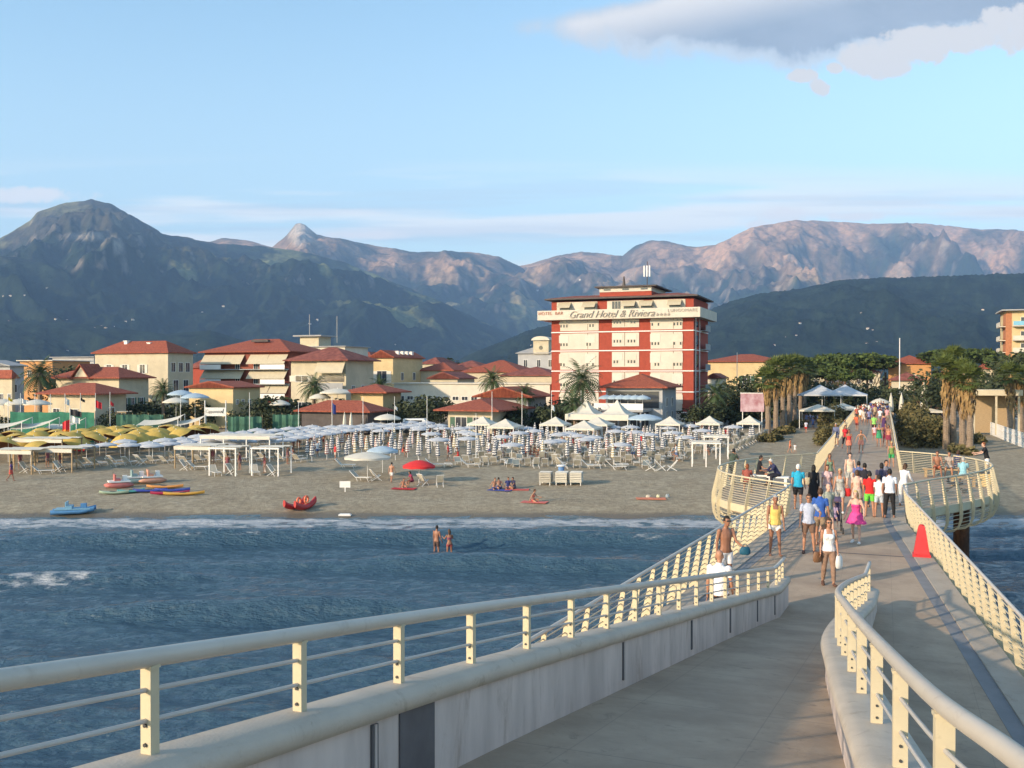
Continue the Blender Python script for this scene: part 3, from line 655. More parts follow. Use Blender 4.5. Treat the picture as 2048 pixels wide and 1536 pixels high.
def house(label, xl, xr, xs, ye, yb_, Dl, yr=None, kind='hip', wm_=None, rm=None, wins=(), sw=(), d_=None, name='house', cat='house', ov=.5, zg=2.0, chim=(), shut=None, group=None, band=None, rh=None):
    org, w_, dd = corners(xl, xr, xs, Dl, zg); d_ = d_ or dd or 9.0
    mid = (org+EX*w_/2).y; z = zat(ye, mid)-zg
    rh = rh or (max(.3, zat(yr, (org+EX*w_/2+EYv*d_/2).y)-zg-z) if yr else 2.0)
    root = thing(name, label, cat, org, ROTZ, group)
    b = MB(); b.bx(0, w_, 0, d_, 0, z)
    if kind in ('gabley', 'gablex'):
        ym = d_/2; xm = w_/2; k = rh*.93
        if kind == 'gabley': b.loft([[(0, y, z), (w_, y, z), (xm, y, z+k)] for y in (0, d_)])
        else: b.loft([[(x, 0, z), (x, d_, z), (x, ym, z+k)] for x in (0, w_)])
    b.build('wall', wm_ or M_CRW, root)
    rf = roof_mb(w_, d_, z, rh, kind, ov).build('roof', rm or (M_ROOF if kind != 'flat' else M_CONC), root)
    for (fx, fy, hh) in chim:
        c = MB(); c.bx(fx*w_-.35, fx*w_+.35, fy*d_-.35, fy*d_+.35, z+rh*.2, z+rh*.6+hh); c.bx(fx*w_-.45, fx*w_+.45, fy*d_-.45, fy*d_+.45, z+rh*.6+hh, z+rh*.6+hh+.12); c.build('chimney', M_WPNT, rf)
    for wn in wins: window(root, wn[0]*w_, wn[1]*z, wn[2], wn[3], 'f', 0, None, shut if len(wn) < 5 else wn[4])
    for wn in sw: window(root, wn[0]*d_, wn[1]*z, wn[2], wn[3], 's', 0, None, shut if len(wn) < 5 else wn[4], W=w_)
    return root, w_, d_, z, rf
# --- hotel
org, HW, HD = corners(1103, 1387, 1413, 158, 2.0)
HD = 13.0
hot = thing('hotel', 'tall red and cream grand hotel block with script lettering across its top balcony', 'hotel', org, ROTZ)
def hz_(py, t=.5): return zat(py, (org+EX*HW*t).y)-2.0
Zs = [hz_(y) for y in (619, 637, 664, 702, 743, 784, 824)]   # band top, band bottom, storey lines
b = MB(); b.bx(0, HW, 0.02, HD, 0, hz_(600)); b.build('wall', M_BRK, hot)
def bay(x0, x1): return x0*HW, x1*HW
bays = [(.075, .365), (.455, .665), (.755, .925)] if False else [(.065, .345), (.44, .63), (.71, .925)]
flr = [Zs[1], Zs[2], Zs[3], Zs[4], Zs[5], Zs[6]]
for j in range(5):
    zt, zb = flr[j], flr[j+1]
    ln = MB(); ln.bx(-.02, HW+.03, -.12, -.0, zb-.0, zb+.16); ln.build('string_course', M_WPNT, hot)
    ln = MB(); ln.bx(HW, HW+.1, 0, HD, zb, zb+.16); ln.build('string_course', M_WPNT, hot)
    for i, (a, c) in enumerate(bays):
        x0, x1 = bay(a, c); lo = zb+(.75 if i == 1 else .3); hi = zt-.12
        p_ = MB(); p_.bx(x0, x1, -.06, .06, lo, hi); pn = p_.build('panel', M_WHW, hot)
        ws = [.10, .5, .78] if i == 0 else ([.2, .72] if i == 1 else [.15, .85])
        for k, fx in enumerate(ws):
            r_ = random.Random(j*31+i*7+k); xx = x0+(x1-x0)*fx
            zz = lo+.55; hh = hi-lo-.85
            if k == 1 and i == 0: continue
            rb = MB(); rb.bx(xx-.85, xx+.85, -.1, -.061, zz+.55, zz+hh); o = rb.build('roller_blind', M_WSH if r_.random() < .7 else M_WHW, hot)
            dk = [xx+q for q in (-.5, 0, .5)]
            w2 = MB()
            for q in dk: 
                if r_.random() < .85: w2.bx(q-.13, q+.13, -.095, -.06, zz+.05, zz+.5+(0 if r_.random() < .75 else hh*.55))
            if w2.f: w2.build('window', M_PANE, hot)
        sh = MB(); xx = x0+(x1-x0)*(.72 if i == 0 else .47 if i == 1 else .72); sh.bx(xx-.03, xx+.03, -.09, -.05, lo+.1, hi); sh.build('downpipe', M_SHUT, hot)
# band with lettering
zb, zt = Zs[1], Zs[0]
b = MB(); b.bx(-1.9, HW+1.3, -1.5, -.02, zb-.1, zb+.12); b.bx(-1.9, HW+1.3, -1.55, -1.42, zb-.1, zt); b.bx(-1.95, -1.8, -1.5, HD*.4, zb-.1, zt)
b.bx(HW+.2, HW+1.3, -1.3, HD+1, zb-.1, zb+.1); b.bx(HW+1.2, HW+1.34, -1.4, HD+1, zb-.1, zt)
b.build('top_balcony', M_WHW, hot)
def text(s, size, m, ext=.03, shear=0.0, space=1.0, font=None):
    cu = bpy.data.curves.new('txt', 'FONT'); cu.body = s; cu.size = size; cu.extrude = ext; cu.shear = shear; cu.align_x = 'CENTER'; cu.space_character = space; cu.offset = -.012*size
    ob = bpy.data.objects.new('txt', cu); COL.objects.link(ob); dg = bpy.context.evaluated_depsgraph_get()
    me = bpy.data.meshes.new_from_object(ob.evaluated_get(dg)); bpy.data.objects.remove(ob); me.materials.clear(); me.materials.append(m); return me
M_LET = mat('lettering_grey_brown', (.36, .31, .26), .6)
me = text('Grand Hotel & Riviera', 1.65, M_LET, .06, .45, 1.0)
lx0, lx1 = .15*HW, .745*HW
wd = max(v.co.x for v in me.vertices)-min(v.co.x for v in me.vertices)
o = link('sign_lettering', me, hot, Vector(((lx0+lx1)/2, -1.66, zb+.15))); o.rotation_euler = (math.pi/2, 0, 0); o.scale = ((lx1-lx0)/wd, 1, 1)
for k in range(4):
    s_ = MB(); pts = [(math.sin(math.pi*2*i/10)*(.26 if i % 2 == 0 else .11), math.cos(math.pi*2*i/10)*(.26 if i % 2 == 0 else .11)) for i in range(10)]
    s_.loft([[(x, y, z) for x, z in pts] for y in (-.05, .05)]); o = s_.build('sign_star', M_LET, hot); o.location = (lx1+.6+k*.6, -1.66, zb+.42)
M_LETR = mat('lettering_red', (.45, .12, .05), .6)
for s, xx, ml in (('HOTEL  BAR', .055, M_LETR), ('LUNGOMARE', .94, M_LET)):
    me = text(s, .72, ml, .03, 0, 1.1); o = link('sign_lettering', me, hot, Vector((xx*HW-.9*(xx < .5), -1.62, zb+.75))); o.rotation_euler = (math.pi/2, 0, 0)
# attic floor
za = hz_(597)
b = MB()
for x0, x1 in ((.04, .335), (.405, .66), (.72, .945)): b.bx(x0*HW, x1*HW, -.05, .05, zt-.4, za-.35)
b.build('attic_panel', M_WHW, hot)
for i, xx in enumerate((.1, .28, .56, .68, .875)):
    a = MB(); a.loft([[(xx*HW-1.1, -.1, za-.5), (xx*HW+1.1, -.1, za-.5), (xx*HW+1.1, -1.15, za-1.35), (xx*HW-1.1, -1.15, za-1.35)], [(xx*HW-1.1, -.1, za-.44), (xx*HW+1.1, -.1, za-.44), (xx*HW+1.1, -1.15, za-1.29), (xx*HW-1.1, -1.15, za-1.29)]]); a.build('awning', M_BEIGE, hot)
    a = MB(); a.bx(xx*HW-.9, xx*HW+.9, -.09, -.052, zt-.3, za-.8); a.build('window', M_PANE, hot)
a = MB(); [a.bx(.47*HW+q-.2, .47*HW+q+.2, -.09, -.052, zt-.3, za-.45) for q in (-.5, 0, .5)]; a.build('window', M_PANE, hot)
b = MB(); b.bx(-.9, HW+.8, -1.0, HD+1.0, za, za+.22); rf = b.build('roof', M_SLAB, hot)
b = MB(); b.loft([[(-.8, -.9, za+.22), (HW+.7, -.9, za+.22), (HW+.7, HD+.9, za+.22), (-1.2, HD+.9, za+.22)], [(3, 3, za+.9), (HW-3, 3, za+.9), (HW-3, HD-3, za+.9), (3, HD-3, za+.9)]]); b.build('tiles', M_ROOF2, rf)
zp = hz_(583); zq = hz_(574)
b = MB(); b.bx(.345*HW, .71*HW, .5, HD-2, za+.2, zp); b.build('penthouse', M_BRK, hot)
b = MB(); b.bx(.345*HW, .71*HW, .4, HD-2, zp, zq); b.build('penthouse_wall', M_WHW, hot)
for xx in (.40, .53, .66): a = MB(); a.bx(xx*HW-.55, xx*HW+.55, .34, .39, zp+.25, zq-.25); a.build('window', M_PANE, hot)
b = MB(); b.bx(.345*HW-.7, .71*HW+.9, -.2, HD-1, zq, zq+.2); b.build('penthouse_roof', M_SLAB, hot)
# rooftop masts
a = MB(); a.tube([(.49*HW, 3, zq+.2), (.49*HW, 3, zq+2.0)], .32, 8, r1=.1); a.build('roof_vent', M_SLAB, hot)
a = MB(); a.tube([(.655*HW, 3, zq+.2), (.655*HW, 3, zq+4.3)], .07, 6); a.build('antenna_mast', M_SLAB, hot)
for dx in (-.45, 0, .45): a = MB(); a.bx(.655*HW+dx-.1, .655*HW+dx+.1, 2.7, 2.9, zq+1.8, zq+3.6); a.build('antenna_panel', M_WPNT, hot)
for j in range(5):                                     # side face: stair windows and white pipes
    a = MB(); a.bx(HW+.0, HW+.06, 2, 3.6, flr[j+1]+.7, flr[j]-.6); a.build('window', M_PANE, hot)
    a = MB(); a.bx(HW+.0, HW+.9, 6, 10.5, flr[j+1]+.2, flr[j+1]+.35); a.bx(HW+.85, HW+.9, 6, 10.5, flr[j+1]+.35, flr[j+1]+1.2); a.build('balcony', M_CONC, hot)
for y in (1.2, 4.6): a = MB(); a.tube([(HW+.12, y, 0), (HW+.12, y, Zs[1])], .09, 6); a.build('pipe', M_WPNT, hot)
b = MB(); b.bx(HW-5, HW+.02, -.03, .0, 0, flr[5]-.1); b.build('base_panel', M_WHW, hot)
# --- red-roofed restaurant in front of it with a terrace of blue parasols
r, w_, d_, z, rf = house('two-storey beach restaurant with a red hip roof and an open upper terrace before the hotel', 1212, 1325, 1352, 776, 850, 138, 750, wm_=M_GRW, name='restaurant', cat='restaurant', ov=.9, sw=((.3, .55, 1, 1.2), (.7, .55, 1, 1.2), (.3, .12, 1, 1.8), (.7, .12, 1, 1.8)))
b = MB(); b.bx(-.2, w_-1.5, -5.5, 0, z*.45, z*.5); b.build('terrace', M_CONC, r)
b = MB(); b.bx(-.2, w_-1.5, -5.5, -5.4, z*.5, z*.5+.9); b.build('terrace_parapet', M_WPNT, r)
for i in range(5): a = MB(); a.bx(i*(w_-2)/4, i*(w_-2)/4+.2, -5.3, -5.1, 0, z*.45); a.build('column', M_CONC, r)
a = MB(); a.bx(.3, w_-2, -.05, -.01, .2, z*.42); a.build('shop_window', M_PANE, r)
a = MB(); a.bx(.3, w_-.5, -.05, -.01, z*.52, z*.92); a.build('shop_window', M_PANE, r)
REST = (r, w_, z)
# --- houses, left to right
house('long cream villa with hip roof and two white chimneys, behind the smaller gabled villa', 190, 336, 386, 707, 790, 172, 684, 'hip', M_CRW, chim=((.3, .4, 1.0), (.62, .4, .6)), wins=((.2, .7, 1.1, 1.5, M_WSH), (.42, .7, 1.1, 1.5, M_WSH), (.66, .7, 1.1, 1.5, M_WSH)), sw=((.2, .72, 1, 1.6), (.5, .72, 1, 1.6), (.78, .72, 1, 1.6), (.3, .42, 1.2, 2.0), (.7, .42, 1.2, 2.0)))
r, w_, d_, z, rf = LAST = house('low cream villa with wide red hip roof beside a palm', 112, 238, 297, 757, 828, 155, 736, 'hip', M_CRW, ov=.9, wins=((.2, .5, 1, 1.5), (.8, .5, 1, 1.5)), sw=((.2, .35, .7, 1.6, M_GSH), (.45, .35, .7, 1.6, M_GSH), (.75, .35, .7, 1.6, M_GSH)))
a = MB(); a.loft([[(w_*.33, y, z-.1), (w_*.58, y, z-.1), (w_*.455, y, z+1.9)] for y in (-.7, 2)]); a.build('gable', M_CRW, r)
a = MB(); a.loft([[(w_*.30, y, z-.15), (w_*.455, y, z+2.15), (w_*.61, y, z-.15), (w_*.61, y, z+.05), (w_*.455, y, z+2.4), (w_*.30, y, z+.05)] for y in (-1.0, 3)]); a.build('gable_roof', M_ROOF, r)
r, w_, d_, z, rf = house('beach bar with low dark red pyramid roof and cream walls nearest the flagpoles', 96, 191, 252, 789, 830, 139, 768, 'hip', M_CRW, ov=1.2, name='beach_bar', cat='beach bar', wins=((.18, .3, 1.2, 1.4), (.55, .25, 1.6, 1.6)), sw=((.5, .4, 1.2, 1),))
r, w_, d_, z, rf = house('cream apartment block with rows of pale slanted awnings over red-brown balconies', 410, 577, 592, 705, 800, 180, 680, 'hip', M_REDB, d_=13, ov=.9, name='apartment_building', cat='apartment building')
for j, yy_ in enumerate((709, 739, 768)):
    zt_ = zat(yy_, 172)-2; h_ = 1.7
    for x0, x1 in ((.0, .25), (.255, .49), (.56, .78), (.785, 1.0)) if j == 0 else ((.0, .245), (.25, .49), (.56, 1.0)) if j == 1 else ((.6, .8), (.81, 1.02)):
        a = MB(); a.loft([[(x0*w_, -.1, zt_), (x1*w_, -.1, zt_), (x1*w_-.1, -1.3, zt_-h_), (x0*w_-.2, -1.3, zt_-h_)], [(x0*w_, -.1, zt_+.06), (x1*w_, -.1, zt_+.06), (x1*w_-.1, -1.3, zt_-h_+.06), (x0*w_-.2, -1.3, zt_-h_+.06)]]); a.build('awning', M_BEIGE, r)
    a = MB(); a.bx(-.1, w_+.1, -1.35, 0, zt_-h_-1.05, zt_-h_-.9); a.build('balcony_slab', M_CONC, r)
    a = MB(); a.bx(-.1, w_*.25, -1.4, -1.3, zt_-h_-.95, zt_-h_-.1) if j != 5 else None; a.build('balcony_front', M_WPNT, r)
    a = MB(); a.bx(w_*.72, w_+.1, -1.4, -1.3, zt_-h_-.95, zt_-h_-.1); a.build('balcony_front', M_WPNT, r)
    for fx in (.4, .62): window(r, fx*w_, zt_-h_-.9, .9, 1.3)
a = MB(); a.bx(w_*.42, w_*.62, d_*.28, d_*.34, z+2.1, z+2.5); a.build('skylight', M_SLAB, r)
r, w_, d_, z, rf = house('square cream house with dark hip roof, awning and balcony beside the awning block', 582, 692, 747, 722, 805, 160, 697, 'hip', M_CRW, M_ROOF2, ov=1.0, wins=((.2, .66, 2.4, 1.0, M_WSH), (.2, .2, 2.4, 1.2)), sw=((.25, .1, .9, 5), (.6, .1, .9, 5)))
a = MB(); a.bx(w_*.5, w_+.1, -1.2, 0, z*.5, z*.52); a.bx(w_*.5, w_+.1, -1.25, -1.15, z*.52, z*.64); a.build('balcony', M_CONC, r)
a = MB(); a.loft([[(w_*.5, -.1, z*.98), (w_, -.1, z*.98), (w_, -1.2, z*.8), (w_*.5, -1.2, z*.8)], [(w_*.5, -.1, z), (w_, -.1, z), (w_, -1.2, z*.82), (w_*.5, -1.2, z*.82)]]); a.build('awning', M_BEIGE, r)
a = MB(); a.bx(w_*.52, w_*.97, -.04, 0, z*.66, z*.76); a.build('window', M_PANE, r)
house('low yellow shed-like house with a mono red roof behind the white banner', 378, 466, 520, 776, 820, 142, 764, 'gabley', M_YEL, ov=.5, sw=((.15, .6, .5, .6), (.35, .6, .5, .6), (.6, .6, .5, .6)))
house('yellow gabled house with small roof vents, far behind the low white hall', 742, 786, 845, 716, 800, 195, 703, 'gabley', M_YEL, wins=((.5, .55, 2.2, 2.4, M_WSH),), sw=((.3, .6, 1, 1.5), (.7, .6, 1, 1.5)), chim=((.8, .3, .5), (.8, .45, .5), (.8, .6, .5), (.8, .75, .5)))
house('small yellow house with low red hip roof beside the gazebo', 702, 766, 802, 786, 838, 140, 770, 'hip', M_YEL, ov=1.2)
r, w_, d_, z, rf = house('low open beach pavilion with long red roof behind the closed white parasols', 603, 735, 772, 824, 850, 131, 803, 'hip', M_SLAB, ov=.8, name='beach_pavilion', cat='pavilion')  # walls are a solid dark block, painting the shade inside the open pavilion
r, w_, d_, z, rf = house('red hip-roofed kiosk with pale posts and green shutters behind two gazebos', 896, 985, 1045, 822, 860, 128, 799, 'hip', M_CRW, ov=1.5, name='kiosk', cat='kiosk', wins=((.3, .15, 1.6, 1.7), (.7, .15, 1.6, 1.7)), shut=M_GSH)
house('gabled house with white roof edges next to a big palm', 962, 1056, 1092, 795, 860, 138, 775, 'gabley', M_GRW, ov=1.0, sw=((.5, .5, 1, 1),))
house('long flat-roofed white beach hall with a dark strip of windows', 788, 1100, None, 768, 800, 170, None, 'flat', M_WHW, M_WHW, d_=9, name='hall', cat='hall', ov=.3, wins=[(.05+.06*i, .55, 1.1, .6) for i in range(15)], rh=.3)
house('red-roofed house left of the domed mansion', 925, 1040, 1048, 745, 800, 200, 722, 'hip', M_CRW, wins=((.3, .6, 1, 1.2), (.7, .6, 1, 1.2)), d_=12)
house('wide red-roofed house directly against the hotel wall', 1000, 1108, None, 752, 800, 190, 735, 'hip', M_CRW, M_ROOF2, d_=12)
house('low red roof between the vented yellow house and the domed mansion', 836, 905, 930, 742, 800, 205, 726, 'hip', M_CRW, d_=11)
house('cream gable end poking up before the low red roof', 860, 915, None, 758, 800, 182, 745, 'gabley', M_CRW, M_ROOF2, d_=8)
r, w_, d_, z, rf = house('old pale mansion with a curved dormer and round window beside the hotel', 1036, 1112, None, 707, 800, 235, 690, 'hip', M_GRW, M_CONC, d_=12, name='mansion', cat='mansion', wins=((.2, .75, .9, 1.7), (.55, .75, .9, 1.7), (.85, .75, .9, 1.7)))
a = MB(); a.bx(w_*.42, w_*.82, -.4, 3, z-.2, z+3.2); dm = a.build('dormer', M_CRW, r)
a = MB(); a.lathe((0, 0, 0), [(.5, -.06), (.5, .06)], 14); o = a.build('round_window', M_PANE, dm); o.location = (w_*.62, -.42, z+1.4); o.rotation_euler = (math.pi/2, 0, 0)
a = MB(); a.loft([[(w_*.62-(w_*.24)*math.cos(math.pi*k/8), y, z+3.2+1.0*math.sin(math.pi*k/8)) for k in range(9)] for y in (-.9, 3)]); a.build('dormer_roof', M_WHW, dm)
house('yellow villa with long red hip roof right of the hotel', 1412, 1562, 1592, 724, 800, 205, 710, 'hip', M_YEL, wins=((.16, .55, 1.6, 1.8, M_GSH), (.55, .55, 1.6, 1.8, M_GSH), (.85, .55, 1.6, 1.8, M_GSH)), d_=13, ov=.6)
house('small dark red-roofed annexe tucked against the right side of the hotel', 1414, 1440, None, 757, 800, 190, 748, 'gabley', M_WHW, M_ROOF2, d_=8)
house('orange villa with red hip roof among the dark pines', 1777, 1862, None, 728, 800, 240, 712, 'hip', M_ORG, d_=12, wins=((.5, .62, 2.4, 1.3, M_WSH),), ov=.7)
house('lower purple-red roofed house in front of the orange villa', 1783, 1845, None, 761, 800, 225, 746, 'hip', M_CRW, M_ROOF2, d_=10, ov=.8)
house('small red-roofed house between the right-hand palms and the brick apartment block', 1962, 2000, None, 738, 800, 225, 722, 'hip', M_CRW, d_=9)
# apartment block far right
D2 = 235; org2 = P(2012, 800, D2); org2.z = 2
ap = thing('apartment_building', 'tall yellow apartment block with brick corner and balconies at the right edge', 'apartment building', org2, ROTZ)
zt_ = zat(622, D2)-2; W2 = 20; D3 = 13
b = MB(); b.bx(0, W2, 0, D3, 0, zt_); b.build('wall', M_YEL, ap)
b = MB(); b.bx(-.06, -.0, .5, 6.5, 0, zt_-.6); b.bx(-.05, 1.2, -.05, 0, 0, zt_-.3); b.build('brick_panel', mat('orange_brick', (.42, .17, .08), .85, .15, 2), ap)
b = MB(); b.bx(-1.2, W2, -1.6, D3, zt_, zt_+.3); b.build('roof', M_CONC, ap)
b = MB(); b.bx(8, 14, 3, 9, zt_+.3, zt_+3.5); b.build('roof_tower', M_CRW, ap)
for k, yy_ in enumerate((652, 680, 704, 728)):
    z_ = zat(yy_, D2)-2
    a = MB(); a.bx(1.3, W2, -1.6, 0, z_-.2, z_); a.bx(1.3, W2, -1.65, -1.55, z_, z_+1.0); a.build('balcony', M_WHW, ap)
    a = MB(); a.bx(-1.4, 0, 1, 8, z_-.2, z_); a.bx(-1.45, -1.35, 1, 8, z_, z_+1.0); a.build('balcony', M_WHW, ap)
    window(ap, 4, z_+.1, 1.6, 2.0); window(ap, 9, z_+.1, 1.6, 2.0)
    if k == 0:
        a = MB(); a.bx(1.4, 5.5, -1.72, -1.66, z_+.1, z_+1.1); a.bx(6, 9, -1.72, -1.66, z_+.1, z_+1.1); a.build('blue_screen', mat('blue_screen', (.2, .45, .6), .8), ap)
    if k == 1:
        a = MB(); a.loft([[(5, -.1, z_+2.6), (12, -.1, z_+2.6), (12, -1.8, z_+1.9), (5, -1.8, z_+1.9)], [(5, -.1, z_+2.66), (12, -.1, z_+2.66), (12, -1.8, z_+1.96), (5, -1.8, z_+1.96)]]); a.build('awning', mat('green_awning', (.05, .25, .13), .8), ap)
# left edge and skyline fillers
house('grey house cut by the left edge of the view', -60, 20, 48, 733, 800, 175, 722, 'gabley', M_GRW, M_CONC, sw=((.3, .5, 1, 1.4),))
house('small cream house at the far left with a red roof', -80, 24, 30, 757, 812, 158, 742, 'hip', M_CRW, wins=((.8, .4, .7, 1.8), (.95, .4, .7, 1.8)))
house('orange flat-roofed house with white roof band behind the far-left palm', 40, 105, 112, 722, 800, 200, None, 'flat', M_ORG, M_WHW, d_=10, rh=.8, wins=((.3, .7, 1, 1.2), (.75, .7, 1, 1.2)))
house('long grey flat building on the skyline left of the cream villa', 105, 188, None, 715, 800, 230, None, 'flat', M_GRW, M_CONC, d_=8, rh=.5)
r, w_, d_, z, rf = house('cream rooftop storey with overhanging slabs and masts behind the cream house', 572, 690, None, 694, 800, 215, None, 'flat', M_WHW, M_CONC, d_=10, rh=.4, wins=((.3, .9, 1.2, 1.2), (.8, .9, 1.2, 1.2)))
a = MB(); a.bx(w_*.2, w_*.52, 1, 6, z+.1, z+2.4); pt = a.build('penthouse', M_CRW, r)
a = MB(); a.bx(w_*.12, w_*.6, 0, 7, z+2.4, z+2.7); a.build('penthouse_roof', M_CONC, r)
for xx, hh in ((.28, 7.5), (.75, 7)):
    a = MB(); a.tube([(w_*xx, 3, z+1.), (w_*xx, 3, z+hh)], .09, 5); a.build('antenna_mast', M_CONC, r)
house('red-roofed house right of the awning block on the skyline', 560, 600, None, 725, 800, 195, 700, 'hip', M_REDB, d_=12)
house('dark red roof between the long cream villa and the awning block', 380, 418, None, 736, 800, 210, 716, 'hip', M_BRK, M_ROOF2, d_=12)
k = 0
for (x0, x1, ye, yr, D_, lb) in ((700, 748, 722, 705, 240, 'red'), (620, 660, 728, 715, 245, 'brown'), (900, 960, 735, 722, 260, 'long'), (1590, 1650, 742, 732, 290, 'pinkish'), (1700, 1760, 745, 736, 300, 'distant'), (1890, 1930, 742, 730, 300, 'little'), (845, 880, 728, 716, 250, 'narrow')):
    house('%s roof of a background house glimpsed between nearer roofs' % lb, x0, x1, None, ye, 800, D_, yr, 'hip', M_CRW, M_ROOF if k % 2 else M_ROOF2, d_=10, wins=((.3, .6, 1, 1.2), (.7, .6, 1, 1.2))); k += 1
# hillside houses
HP = [(8, 592), (22, 596), (95, 577), (112, 640), (18, 642), (50, 590), (190, 655), (203, 652), (212, 657), (228, 653), (252, 643), (266, 640), (135, 640), (395, 690), (120, 700), (135, 702), (405, 626), (447, 613), (620, 648), (635, 645), (790, 690), (1572, 674), (1548, 690), (1592, 672), (1735, 657), (1745, 660), (1754, 685), (1733, 686), (1722, 628), (1600, 650), (1080, 700), (1063, 690), (620, 560), (1075, 582), (1160, 560), (1965, 622)]
def hit(px, py):
    t = (px-1024)/F; d = ray(px, py); k = d.z/d.y; DD = np.arange(2300, 10800, 12.0)
    H_ = terrain(np.full_like(DD, t), DD, False); ok = np.nonzero(H_ >= CAMZ+k*DD)[0]
    return None if not len(ok) else Vector((t*DD[ok[0]], DD[ok[0]], H_[ok[0]]-4))
hp = None
ORDN = 'first second third fourth fifth sixth seventh eighth ninth tenth eleventh twelfth thirteenth fourteenth fifteenth sixteenth seventeenth eighteenth nineteenth twentieth twenty-first twenty-second twenty-third twenty-fourth twenty-fifth twenty-sixth twenty-seventh twenty-eighth twenty-ninth thirtieth thirty-first thirty-second thirty-third thirty-fourth thirty-fifth thirty-sixth thirty-seventh'.split()
HP.sort()
for i, (px, py) in enumerate(HP):
    q = hit(px, py)
    if q is None: continue
    s_ = .55*max(.35, q.y/6000)*(1+.3*((i*7) % 3))
    if hp is None:
        hp = thing('hillside_house', 'x', 'house', q, -.3, 'houses scattered over the mountainsides'); a = MB(); a.bx(-9, 9, -7, 7, -4, 11); a.build('wall', M_WHW, hp); a = roof_mb(18, 14, 11, 3.5, 'hip', .8).xf(Matrix.Translation((-9, -7, 0))); a.build('roof', M_ROOF2, hp); hp.scale = (s_,)*3; o = hp
    else: o = copytree(hp, q, -.6+.3*(i % 5), sc=s_)
    o['label'] = 'tiny pale house on the wooded mountainside, %s counted from the left' % ORDN[i]
# ================================================================ TREES
M_TRK = mat('palm_trunk', (.24, .18, .13), .95, .3, 3, .8, 14, stretch=(1, 1, 3))
M_FROND = mat('palm_green', (.055, .085, .03), .6, .35, 2)
M_FROND2 = mat('fan_palm_green', (.075, .10, .025), .6, .35, 2)
M_DEAD = mat('dry_palm_skirt', (.26, .15, .06), .9, .3, 2, c2=(.36, .24, .1))
M_PINE = mat('pine_needles', (.03, .052, .018), .9, .4, .35, c2=(.10, .14, .03))
M_LEAF = mat('dark_leaves', (.028, .045, .02), .8, .4, .5, c2=(.07, .085, .035))
M_BARK = mat('bark', (.14, .09, .06), .95, .3, 3)
M_SCRUB = mat('dune_scrub', (.075, .085, .03), .9, .4, .5, c2=(.20, .16, .065))
def leafblob(mb, c, r3, n, size, rg, flat=.0):
    for _ in range(n):
        while True:
            v = Vector((rg.uniform(-1, 1), rg.uniform(-1, 1), rg.uniform(-1, 1)))
            if .35 < v.length < 1: break
        p = Vector((c[0]+v.x*r3[0], c[1]+v.y*r3[1], c[2]+v.z*r3[2])); s = size*rg.uniform(.6, 1.5)
        a = Vector((rg.gauss(0, 1), rg.gauss(0, 1), rg.gauss(0, .5))).normalized(); b = Vector((rg.gauss(0, 1), rg.gauss(0, 1), rg.gauss(0, 1))).normalized().cross(a).normalized()
        mb.add([p-a*s, p+b*s*.6, p+a*s, p-b*s*.6], [(0, 1, 2, 3)])
def crown_tree(loc, h, w_, label, kind='leaf', seed=1, m=None, group=None, n=1700, name='tree', cat='tree', trunk=.25, d_=None):
    rg = random.Random(seed); root = thing(name, label, cat, loc, rg.uniform(0, 6), group)
    th = h*(.62 if kind == 'pine' else trunk); t_ = MB()
    lean = Vector((rg.uniform(-.4, .4), rg.uniform(-.4, .4), 0)); t_.tube([(0, 0, -.2), lean*.4+Vector((0, 0, th*.5)), lean+Vector((0, 0, th))], h*.028+.05, 7, r1=h*.016)
    for k in range(5):
        a = k*1.26+rg.uniform(-.3, .3); e_ = lean+Vector((math.cos(a)*w_*.33, math.sin(a)*w_*.33, th+(h-th)*(.35 if kind == 'pine' else .5))); t_.tube([lean*.8+Vector((0, 0, th*.85)), (lean+e_)/2+Vector((0, 0, .1)), e_], h*.012, 5, r1=h*.004)
    t_.build('trunk', M_BARK, root)
    c = MB(); nb = 16
    for k in range(nb):
        a = rg.uniform(0, 6.28); rr = math.sqrt(rg.uniform(0, 1))*w_*.5*.8
        if kind == 'pine': cz = th+(h-th)*rg.uniform(.45, .8)-rr/w_*(h-th)*.5; r3 = (w_*.19, w_*.19, (h-th)*.2)
        else:
            cz = th+(h-th)*rg.uniform(.12, .82)*(1-.5*(2*rr/w_)**2); r3 = (w_*.22, w_*.22, (h-th)*.24)
        leafblob(c, (lean.x+rr*math.cos(a), lean.y+rr*math.sin(a), cz), r3, n//nb, w_*.028+.03, rg)
    c.build('crown', m or (M_PINE if kind == 'pine' else M_LEAF), root); return root
def frond(mb, base, az, el, L, droop, leaf, nl, rg, fan=False):
    p = Vector(base); d = Vector((math.cos(az)*math.cos(el), math.sin(az)*math.cos(el), math.sin(el))); side = Vector((-math.sin(az), math.cos(az), 0)); st = L/nl
    for i in range(nl):
        d.z -= droop/nl*(1+i/nl); d.normalize(); q = p+d*st; t = i/nl
        ll = leaf*math.sin(math.pi*(.12+.84*t)); dn = Vector((0, 0, -ll*.35))
        for s in (-1, 1): mb.add([p, p+d*st*.75, p+d*st*1.3+side*s*ll+dn], [(0, 1, 2)])
        mb.add([p-side*.03, p+side*.03, q+side*.02, q-side*.02], [(0, 1, 2, 3)]); p = q
